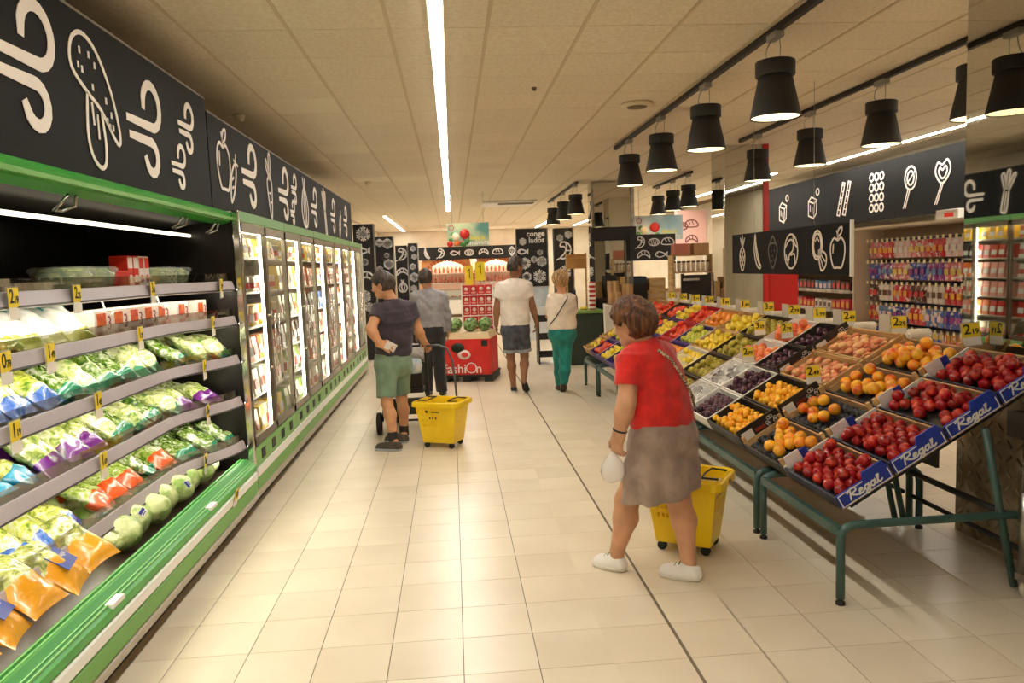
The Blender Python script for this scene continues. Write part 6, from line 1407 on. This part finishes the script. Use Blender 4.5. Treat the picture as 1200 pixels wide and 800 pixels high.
panel('black panel with food drawings left of the man in grey', -1.25, -.98, 17.5, 0, 2.22, [(I_prawn, .5, 2.02, .3), (I_croissant, .5, 1.62, .28), (I_onion, .5, 1.3, .28)])
panel('narrow black snowflake panel behind the man in grey', -.96, -.74, 17.4, 0, 2.26, [(I_flake, .5, 2.14, .12), (I_flake, .6, 1.96, .12), (I_flake, .4, 1.74, .14), (I_flake, .5, 1.5, .2), (I_flake, .4, 1.25, .15)])
cg = panel('black frozen food panel with white lettering right of the arches', 1.45, 2.14, 17, 1.2, 2.48, [(I_flake, .2, 2.2, .16), (I_fish, .2, 1.98, .24), (I_flake, .75, 1.95, .12), (I_flake, .25, 1.72, .26), (I_flake, .55, 1.8, .14), (I_flake, .8, 1.75, .22), (I_flake, .3, 1.42, .2), (I_flake, .72, 1.42, .3)])
link('lettering', text_mesh('conge', .17, 0, .001, SNOW, .004), cg, M=place(cg, (1.88, 17, 2.36), (1, 0, 0), (0, 0, 1))); link('lettering', text_mesh('lados', .17, 0, .001, SNOW, .004), cg, M=place(cg, (1.9, 17, 2.22), (1, 0, 0), (0, 0, 1)))
panel('tall black snowflake pillar panel right of the frozen food lettering', 2.16, 2.56, 16, 0, 2.42, [(I_flake, .3, 2.22, .14), (I_flake, .75, 2.28, .16), (I_prawn, .5, 1.95, .4), (I_flake, .8, 1.74, .12), (I_flake, .5, 1.5, .28), (I_flake, .3, 1.2, .16)])
a = MB(); a.b2((1.4, 17.02, 0), (2.14, 17.7, 1.2)); t = obj('chest_freezer', a, mat('freezer_white', (226, 230, 234), .4)); tag(t, 'pale freezer chest below the frozen food lettering panel', 'freezer')
a = MB(); a.b2((1.42, 17.0, .75), (2.12, 17.02, 1.15)); obj('glass_front', a, mat('freezer_glass', (190, 206, 220), .1, col2=(236, 240, 244), scale=3), t)
# brick arches with the meat counter
AY = 28.2
ORB = mat('arch_plaster', (232, 160, 104), .8, col2=(216, 136, 84), scale=3)
ar = thing('arched_back_display', 'orange brick arched display with lit niches at the far end of the aisle', 'display', (.6, AY, 0))
def arch_wall(xa, xb, cx, hw, z0, zs, zt):
    m = MB(); n = 14; th = .25
    P = [(cx-hw, z0), (cx-hw, zs)]+[(cx-hw*math.cos(math.pi*i/n), zs+(zt-zs)*math.sin(math.pi*i/n)) for i in range(1, n)]+[(cx+hw, zs), (cx+hw, z0)]
    O = [(xa, z0), (xa, zs)]+[(xa+(xb-xa)*i/n, 2.05) for i in range(1, n)]+[(xb, zs), (xb, z0)]
    for i in range(len(P)-1):
        m.add([(P[i][0], AY, P[i][1]), (P[i+1][0], AY, P[i+1][1]), (O[i+1][0], AY, O[i+1][1]), (O[i][0], AY, O[i][1]), (P[i][0], AY+th, P[i][1]), (P[i+1][0], AY+th, P[i+1][1])], [(0, 1, 2, 3), (0, 4, 5, 1)])
    obj('arch', m, ORB, ar, world=True)
    b = MB()
    for i in range(n+6):
        an = math.pi*(i+.5)/(n+6); p = Vector((cx-hw*1.05*math.cos(an), AY-.02, zs+(zt-zs)*1.07*math.sin(an))); b.box(p, (.10, .05, .14), rot=Matrix.Rotation(an-math.pi/2, 3, 'Y'))
    tag(obj('arch_brick', b, mat('brick_orange', (206, 120, 74), .8, col2=(186, 98, 58), scale=2), ar, world=True), kind='stuff')
arch_wall(-1.2, .8, -.15, .85, .85, 1.25, 1.95); arch_wall(.8, 2.6, 1.62, .78, .85, 1.25, 1.95)
a = MB(); a.b2((-1.2, AY+.5, .8), (2.6, AY+.52, 2.05)); obj('niche_back', a, mat('niche_pink', (240, 206, 184), .7), ar, world=True)
a = MB(); a.b2((-1.2, AY, 0), (2.6, AY+.5, .85)); obj('niche_base', a, WHITE, ar, world=True)
for cx in (-.15, 1.62): a = MB(); a.b2((cx-.8, AY+.28, 1.93), (cx+.8, AY+.34, 1.96)); obj('light_strip', a, mat_light('niche_light', (255, 236, 206), 22), ar, world=True)
for j in range(2): a = MB(); a.b2((-1.1, AY+.3, 1.12+j*.36), (2.5, AY+.5, 1.14+j*.36)); obj('niche_shelf', a, WHITE, ar, world=True)
MEAT = mat('meat_red', (176, 62, 44), .5, col2=(226, 150, 120), scale=14, rnd=.15)
a = MB(); a.lathe([(.001, 0), (.035, .01), (.045, .12), (.03, .22), (.008, .26), (.001, .26)], 10); mm = a.mesh('ham', MEAT)
for q, cx in enumerate((-.15, 1.62)):
    for j in range(2):
        for i in range(9):
            o = link('hanging_meat', mm, loc=(cx-.6+i*.15, AY+.38, 1.141+j*.36)); tag(o, f'red cured meat piece on the {"lower" if j == 0 else "upper"} shelf of the {"left" if q == 0 else "right"} brick arch', 'meat', f'cured meat in the {"left" if q == 0 else "right"} arch, {"lower" if j == 0 else "upper"} shelf')
hd = plain_sign('header_sign', (-1.2, AY-.12, 2.0), (2.45, AY-.08, 2.46), 'black sign with bread and meat drawings above the brick arches', PB)
for i, f in enumerate((I_banana, I_prawn, I_fish, I_roast, I_croissant, I_bread, I_straw)): drawing(hd, 'food_drawing', f(), place(hd, (-.9+i*.52, AY-.12, 2.23), (1, 0, 0), (0, 0, 1)), .04, .36, SNOW)
ct = thing('serving_counter', 'long white glass-topped serving counter before the brick arches', 'counter', (.6, 26.6, 0))
a = MB(); a.b2((-1.2, 26.4, .1), (2.6, 27.2, .62)); obj('front_panel', a, WHITE, ct, world=True, bev=.02); a = MB(); a.b2((-1.2, 26.44, 0), (2.6, 27.2, .1)); obj('plinth', a, DARKGRILL, ct, world=True)
a = MB(); a.b2((-1.2, 26.38, .62), (2.6, 27.2, .68)); obj('top_edge', a, mat('counter_grey', (150, 146, 140), .4), ct, world=True)
a = MB(); a.b2((-1.2, 26.42, .68), (2.6, 26.43, .98)); obj('glass_screen', a, mat_glass('counter_glass'), ct, world=True)
for i in range(14):
    a = MB(); a.b2((-.1, -.12, 0), (.1, .12, .05)) if i == 0 else None
    if i == 0: tray_me = a.mesh('meat_tray', [mat('tray_meat', (232, 190, 176), .5, col2=(196, 90, 80), scale=6, rnd=.1)])
    tag(link('meat_tray', tray_me, loc=(-1.0+i*.26, 26.8, .68)), 'small tray of sliced meat in the serving counter', 'tray', 'meat trays in the serving counter')
# spring posters hung from the ceiling
def poster(label, x0, x1, y, z0, z1, pale):
    t = thing('hanging_poster', label, 'poster', ((x0+x1)/2, y, z0)); W_, H_ = x1-x0, z1-z0
    a = MB(); a.b2((x0, y, z0), (x1, y+.02, z1)); obj('board', a, mat('poster_pale', (226, 234, 238), .5, col2=(160, 200, 214), scale=2) if pale else mat('poster_teal', (96, 150, 140), .5, col2=(196, 206, 160), scale=2.2), t, world=True)
    r = np.random.default_rng(3)
    def blob(nm, u, v, rad, m, off): b = MB(); b.lathe([(rad, 0), (rad, off), (.0005, off+.001)], 10, capb=False); link(nm, b.mesh(nm, m), t, M=place(t, (x0+u*W_, y, z0+v*H_), (1, 0, 0), (0, 0, 1), 0))
    fl_ = [mat('petal_red', (206, 40, 30), .5), mat('petal_cream', (240, 226, 190), .5), mat('leaf_green', (70, 130, 60), .5), mat('petal_orange', (226, 110, 60), .5)]
    for k in range(16): blob('leaf_print', r.uniform(.03, .5), r.uniform(.05, .6), r.uniform(.025, .06), fl_[(1, 2, 3, 2)[k % 4]], .002+.0004*k)
    blob('red_flower_print', .42, .52, .1, fl_[0], .012); blob('cream_flower_print', .2, .4, .08, fl_[1], .011); blob('red_flower_print', .06, .1, .06, fl_[0], .013)
    a = MB(); a.ribbon([circ(0, 0, .05, n=12)], .012, Matrix.Identity(4)); link('ring_print', a.mesh('ring_print', fl_[0]), t, M=place(t, (x0+.1*W_, y, z0+.8*H_), (1, 0, 0), (0, 0, 1)))
    link('lettering', text_mesh('llega la', .11, 0, .001, mat('print_yellow', (240, 220, 60), .5), .002), t, M=place(t, (x0+.72*W_, y, z0+.34*H_), (1, 0, 0), (0, 0, 1)))
    link('lettering', text_mesh('primavera', .13, 0, .001, BOXWHITE, .003), t, M=place(t, (x0+.68*W_, y, z0+.13*H_), (1, 0, 0), (0, 0, 1), .004))
    for x in (x0+.1, x1-.1): a = MB(); a.tube([(x, y+.01, z1), (x, y+.01, H-.004)], .004, 5); obj('wire', a, STEEL, t, world=True)
poster('teal spring flower poster hanging over the end of the middle aisle', -.06, .75, 15, 2.09, 2.53, False)
poster('pale spring flower poster hanging left of the red-post pillar', 3.62, 4.6, 15, 2.08, 2.56, True)
# ------------------------------------------------------------------ middle right: counter, boxes, screens
gc = thing('green_counter', 'dark green counter with a light green top in front of the woman in teal trousers', 'counter', (2.15, 12.7, 0))
a = MB(); a.b2((1.90, 12.4, .0), (2.42, 13.0, .85)); obj('cabinet', a, mat('counter_green', (42, 54, 44), .5), gc, world=True, bev=.01); a = MB(); a.b2((1.86, 12.36, .85), (2.45, 13.04, .90)); obj('worktop', a, mat('top_green', (122, 156, 74), .4), gc, world=True, bev=.006)
for i, (x, y) in enumerate(((2.12, 12.5), (2.19, 12.56), (2.17, 12.46))): tag(link('lemon', FR['lemon'][1], M=Matrix.Translation((x, y, .931)) @ Matrix.Rotation(1.57, 4, 'Y')), 'yellow lemon lying on the light green counter top', 'lemon', 'lemons on the green counter')
a = MB(); a.lathe([(.04, 0), (.042, .2), (.015, .27), (.015, .33), (.001, .33)], 14, (2.02, 12.6, .9)); tag(obj('dark_bottle', a, BLACK), 'dark bottle on the green counter', 'bottle')
for k in range(6):
    a = MB(); a.lathe([(.055, 0), (.055, .075)], 16); a.lathe([(.0555, .02), (.0555, .055)], 16, mi=1, capb=False, capt=False)
    tag(link('can', a.mesh('can', [RED, BOXWHITE]), loc=(2.3, 12.55, .9+k*.076)), f'red and white can, {["lowest", "second", "third", "fourth", "fifth", "topmost"][k]} of the stack on the green counter', 'can', 'stacked cans on the green counter')
bs = thing('produce_shelf', 'low black produce shelf between the man in white and the green counter', 'shelf', (1.58, 12.9, 0))
for z in (.12, .42, .72): a = MB(); a.b2((1.40, 12.7, z), (1.78, 13.1, z+.03)); a.b2((1.40, 12.7, z+.03), (1.78, 12.72, z+.11)); obj('tray', a, BLACK, bs, world=True)
for x in (1.41, 1.77): a = MB(); a.b2((x-.012, 12.72, 0), (x+.012, 13.08, .84)); obj('upright', a, BLACK, bs, world=True)
for i in range(7): tag(link('lemon', FR['lemon'][1], M=Matrix.Translation((1.455+.047*i, 12.82+.1*(i % 2), .782)) @ Matrix.Rotation(1.57, 4, 'X')), 'yellow lemon on top of the low black produce shelf', 'lemon', 'lemons on the black produce shelf')
wb = thing('wooden_board', 'wooden board on a post above the green counter', 'board', (2.16, 13.3, 0)); a = MB(); a.b2((2.0, 13.29, 1.58), (2.34, 13.32, 1.83)); obj('board', a, mat('board_wood', (190, 140, 76), .6, col2=(170, 118, 60), scale=3, stretch=(1, 1, 6)), wb, world=True)
for x in (2.0, 2.34): a = MB(); a.b2((x-.015, 13.3, 0), (x+.015, 13.33, 1.85)); obj('post', a, WOOD, wb, world=True)
dt = thing('back_table', 'dark table behind the far end of the fruit stand carrying boxes', 'table', (3.0, 12.6, 0)); a = MB(); a.b2((2.55, 12.3, .94), (3.95, 12.95, .98)); obj('top', a, DKCRATE, dt, world=True)
for x in (2.6, 3.9):
    for y in (12.35, 12.9): a = MB(); a.b2((x-.025, y-.025, 0), (x+.025, y+.025, .94)); obj('leg', a, BLACK, dt, world=True)
a = MB(); a.b2((2.56, 12.31, .1), (3.94, 12.33, .94)); obj('front_panel', a, BLACK, dt, world=True)
k = 0
for x, y, z, sx, sy, sz in ((2.66, 12.5, .98, .17, .3, .2), (2.85, 12.5, .98, .18, .3, .32), (2.64, 12.5, 1.181, .14, .28, .18), (3.38, 12.7, .98, .3, .3, .2), (3.70, 12.7, .98, .3, .3, .22), (3.4, 12.7, 1.181, .28, .3, .2)):
    t = thing('cardboard_box', ['brown cardboard box, lower left on the back table', 'tall brown cardboard box in the middle of the back table', 'small brown box stacked at the left end of the back table', 'pale wooden crate under another crate on the back table', 'pale crate at the right end of the back table', 'pale crate stacked upon another on the back table'][k], 'box', (x, y, z))
    a = MB(); a.b2((-sx/2, -sy/2, 0), (sx/2, sy/2, sz)); obj('carton', a, CARD if k < 3 else WOOD, t, bev=.004); a = MB(); a.b2((-.02, -sy/2-.002, .0), (.02, -sy/2, sz)) if k < 3 else a.b2((-sx/2+.03, -sy/2-.003, sz*.4), (sx/2-.03, -sy/2, sz*.7)); obj('tape' if k < 3 else 'slat', a, mat('tape_tan', (206, 176, 130), .4), t); k += 1
a = MB(); a.b2((2.98, 12.45, .98), (3.2, 12.85, 1.42)); t = obj('black_machine', a, BLACK, bev=.02); tag(t, 'black counter machine between the boxes on the back table', 'machine')
a = MB(); a.b2((3.0, 12.44, 1.3), (3.18, 12.452, 1.39)); obj('display', a, mat('screen_grey', (60, 70, 80), .2), t)
sc = thing('black_display', 'black flat display panel standing behind the yellow fruit', 'display', (3.55, 11.0, 0)); a = MB(); a.b2((3.34, 10.98, 1.06), (3.78, 11.02, 1.44)); obj('panel', a, BLACK, sc, world=True, bev=.008); a = MB(); a.b2((3.36, 10.974, 1.36), (3.6, 10.979, 1.39)); obj('white_line', a, mat('dim_white', (180, 176, 170), .5), sc, world=True)
for x in (3.36, 3.76): a = MB(); a.b2((x-.02, 11.0, 0), (x+.02, 11.04, 1.46)); obj('post', a, BLACK, sc, world=True)
js = thing('jar_shelf', 'pale shelf of jars above the black display', 'shelf', (3.7, 11.6, 0)); a = MB(); a.b2((3.36, 11.5, 1.46), (4.0, 11.75, 1.48)); a.b2((3.36, 11.5, 1.72), (4.0, 11.75, 1.74)); obj('shelf_board', a, CARD, js, world=True)
for x in (3.37, 3.99): a = MB(); a.b2((x-.012, 11.5, 0), (x+.012, 11.75, 1.74)); obj('upright', a, WOOD, js, world=True)
for i in range(8):
    a = MB(); a.lathe([(.03, 0), (.032, .12), (.026, .14)], 12); a.lathe([(.03, .14), (.03, .165)], 12, mi=1)
    tag(link('jar', a.mesh('jar', [mat('jar_cream', (232, 214, 186), .3, rnd=.1), mat('lid_dark', (70, 50, 40), .4)]), loc=(3.41+i*.076, 11.6, 1.481)), 'cream jar with a dark lid on the shelf above the black display', 'jar', 'jars above the black display')
for x, z, m, l in ((3.52, 1.741, mat('box_rose', (196, 120, 96), .7), 'reddish box on top of the jar shelf'), (3.82, 1.741, CARD, 'brown cardboard box on top of the jar shelf')): a = MB(); a.b2((x-.12, 11.52, z), (x+.12, 11.73, z+.17)); tag(obj('cardboard_box', a, m, bev=.004), l, 'box')
ff = plain_sign('fascia_sign', (3.2, 13.5, 1.68), (4.0, 13.53, 2.14), 'black sign with food drawings behind the boxes, right of the far mirrored pillar', PB)
for i, f in enumerate((I_prawn, I_roast, I_bread)): drawing(ff, 'food_drawing', f(), place(ff, (3.36+i*.25, 13.5, 2.0), (1, 0, 0), (0, 0, 1)), .018, .22, SNOW)
for i, f in enumerate((I_croissant, I_fish)): drawing(ff, 'food_drawing', f(), place(ff, (3.42+i*.32, 13.5, 1.78), (1, 0, 0), (0, 0, 1)), .018, .24, SNOW)
for x in (3.22, 3.98): a = MB(); a.b2((x-.015, 13.53, 0), (x+.015, 13.56, 2.14)); obj('post', a, STEEL, ff, world=True)
pf = plain_sign('pillar_fascia', (2.52, 13.7, 2.06), (3.34, 13.79, 2.3), 'plain black band across the far mirrored pillar', PB)
for x in (2.56, 3.3): a = MB(); a.b2((x-.02, 13.72, 2.3), (x+.02, 13.76, H-.004)); obj('hanger', a, STEEL, pf, world=True)
pk = plain_sign('bakery_sign', (5.85, 19.8, 2.02), (6.7, 19.84, 2.95), 'pink sign with bread drawings on the far right wall', mat('sign_pink', (236, 190, 180), .6))
for f, x, z in ((I_bread, 6.3, 2.6), (I_roast, 6.05, 2.55), (I_croissant, 6.3, 2.2)): drawing(pk, 'bread_drawing', f(), place(pk, (x, 19.8, z), (1, 0, 0), (0, 0, 1)), .03, .34, mat('print_brown', (120, 60, 60), .6))
for x in (5.9, 6.65): a = MB(); a.b2((x-.02, 19.84, 0), (x+.02, 19.88, 2.95)); obj('post', a, WHITE, pk, world=True)
a = MB(); a.hexa([(2.28, 11.3, 0), (2.5, 11.3, 0), (2.5, 11.5, 0), (2.28, 11.5, 0), (2.26, 11.34, 1.02), (2.46, 11.34, 1.0), (2.46, 11.44, 1.0), (2.26, 11.44, 1.05)]); tag(obj('paper_sack', a, mat('paper_white', (224, 214, 200), .7)), 'tall white paper sack behind the far end of the fruit stand', 'sack')
# ------------------------------------------------------------------ confectionery wall
SHW = mat('shelf_white', (226, 214, 192), .5); PEG = mat('peg_board', (176, 160, 134), .7)
cf = thing('confectionery_shelving', 'tall confectionery shelving with a white top shelf along the right wall', 'shelving', (6.3, 11.2, 0))
def cz(name, lo, hi, m): a = MB(); a.b2(lo, hi); return obj(name, a, m, cf, world=True)
cz('back_board', (6.42, 7.6, .1), (6.46, 14.8, 2.0), PEG); cz('base', (5.86, 7.6, 0), (6.46, 14.8, .16), SHW); cz('top_shelf', (5.86, 7.6, 2.0), (6.46, 14.8, 2.03), SHW)
for y in (7.6, 11.0, 14.8): cz('upright', (5.95, y-.015, .16), (6.42, y+.015, 2.0), SHW)
for k, z in enumerate((.45, .78, 1.08, 1.38)): cz('shelf', (5.92, 11.02, z), (6.42, 14.78, z+.025), SHW); cz('shelf_lip', (5.91, 11.02, z-.01), (5.92, 14.78, z+.04), STEEL)
for z in (.62, .92, 1.22, 1.52, 1.82): cz('peg_rail', (6.38, 7.62, z), (6.42, 10.98, z+.03), mat('rail_blue', (60, 66, 110), .5))
PC = [(214, 60, 70), (240, 210, 214), (60, 80, 180), (236, 170, 60), (240, 236, 230), (150, 70, 150), (220, 120, 130), (96, 60, 50), (90, 140, 200), (236, 214, 120)]
PCN = ['red', 'pale pink', 'dark blue', 'amber', 'off-white', 'violet', 'rose', 'dark brown', 'light blue', 'pale yellow']
pme = []
for i, c in enumerate(PC):
    a = MB(); n, k = 5, 3; vs = []
    for s_ in (1, -1):
        for p in range(n+1):
            for q in range(k+1):
                u, v = p/n, q/k; th = .022*(1-abs(2*u-1)**3)*(1-abs(2*v-1)**3); vs.append((s_*th, (v-.5)*.105, (u-1)*.19))
    N = (n+1)*(k+1); a.add(vs, [tuple(s_*N+x for x in ((p*(k+1)+q, (p+1)*(k+1)+q, (p+1)*(k+1)+q+1, p*(k+1)+q+1) if s_ == 0 else (p*(k+1)+q+1, (p+1)*(k+1)+q+1, (p+1)*(k+1)+q, p*(k+1)+q))) for s_ in (0, 1) for p in range(n) for q in range(k)], 0, True)
    m1 = a.mesh('packet', mat('sweet_film_%d' % i, c, .25, col2=(242, 236, 228), scale=16, coat=.5, ramp=(.54, .6)))
    b = MB(); b.b2((-.026, -.035, -.13), (-.0225, .035, -.07)); pme.append((m1, b.mesh('label', mat('sweet_label_%d' % i, PC[(i+3) % 10], .4))))
tg = MB(); tg.b2((-.004, -.02, -.018), (0, .02, .018)); TAGM = tg.mesh('price_tag', mat('tag_pale', (244, 236, 190), .5))
for r_, z in enumerate((.62, .92, 1.22, 1.52, 1.82)):
    cs_ = [(3, 9, 2), (2, 8, 0), (0, 4, 7), (6, 5, 2), (1, 0, 6)][r_]
    for i in range(26):
        y = 7.75+i*.124; c = cs_[(i//3) % 3]; z2 = z+.0
        o = link('sweet_packet', pme[c][0], loc=(6.16, y, z2), rot=(0, 0, random.uniform(-.12, .12))); o.scale = (1.2, 1.12, 1.25); tag(o, f'{PCN[c]} sweet packet on the {["lowest", "second", "third", "fourth", "topmost"][r_]} peg row of the confectionery wall', 'packet', f'{PCN[c]} sweet packets on peg row {r_+1}')
        link('label', pme[c][1], o); a = MB()
        if r_ == 0 and i == 0: pg = MB(); pg.tube([(.24, 0, -.004), (-.06, 0, -.004)], .004, 5); PEGM = pg.mesh('peg', STEEL)
        link('peg', PEGM, o); link('price_tag', TAGM, o, loc=(-.06, 0, .012))
bm = MB(); bm.b2((-.08, -.055, 0), (.08, .055, .16)); bm2 = MB(); bm2.b2((-.082, -.04, .04), (-.08, .04, .12))
BXM = [(bm.mesh('carton', mat('sweet_box_%d' % i, c, .4)), bm2.mesh('label', mat('sweet_label_%d' % i, PC[(i+3) % 10], .4))) for i, c in enumerate(PC)]
for r_, z in enumerate((.16, .475, .805, 1.105, 1.405)):
    for i in range(26):
        c = [(0, 6), (5, 2), (0, 4), (7, 8), (2, 9)][r_][(i//4) % 2]
        o = link('sweet_box', BXM[c][0], loc=(6.02, 11.15+i*.14, z)); o.scale = (1, 1, random.uniform(.8, 1.1)); link('label', BXM[c][1], o)
        tag(o, f'{PCN[c]} box of sweets on the {["base", "lowest shelf", "second shelf", "third shelf", "topmost lipped shelf"][r_]} of the confectionery shelving', 'box', f'{PCN[c]} boxes of sweets, level {r_+1}')
for i, (y, s_, m) in enumerate(((8.9, .42, WHITE), (12.2, .3, CARD), (12.7, .36, CARD))):
    a = MB(); a.b2((5.98, y-s_/2, 2.03), (6.28, y+s_/2, 2.15)); t = obj('storage_box', a, m, bev=.005); tag(t, ['white box with a red print on top of the confectionery shelving', 'small brown box on top of the confectionery shelving', 'larger brown box on top of the confectionery shelving'][i], 'box')
    a = MB(); a.b2((5.976, y-s_*.3, 2.06), (5.98, y+s_*.1, 2.11)); obj('print', a, REDC if i == 0 else BLKCARD, t)
for x0_ in (7.8, 14.0): pass
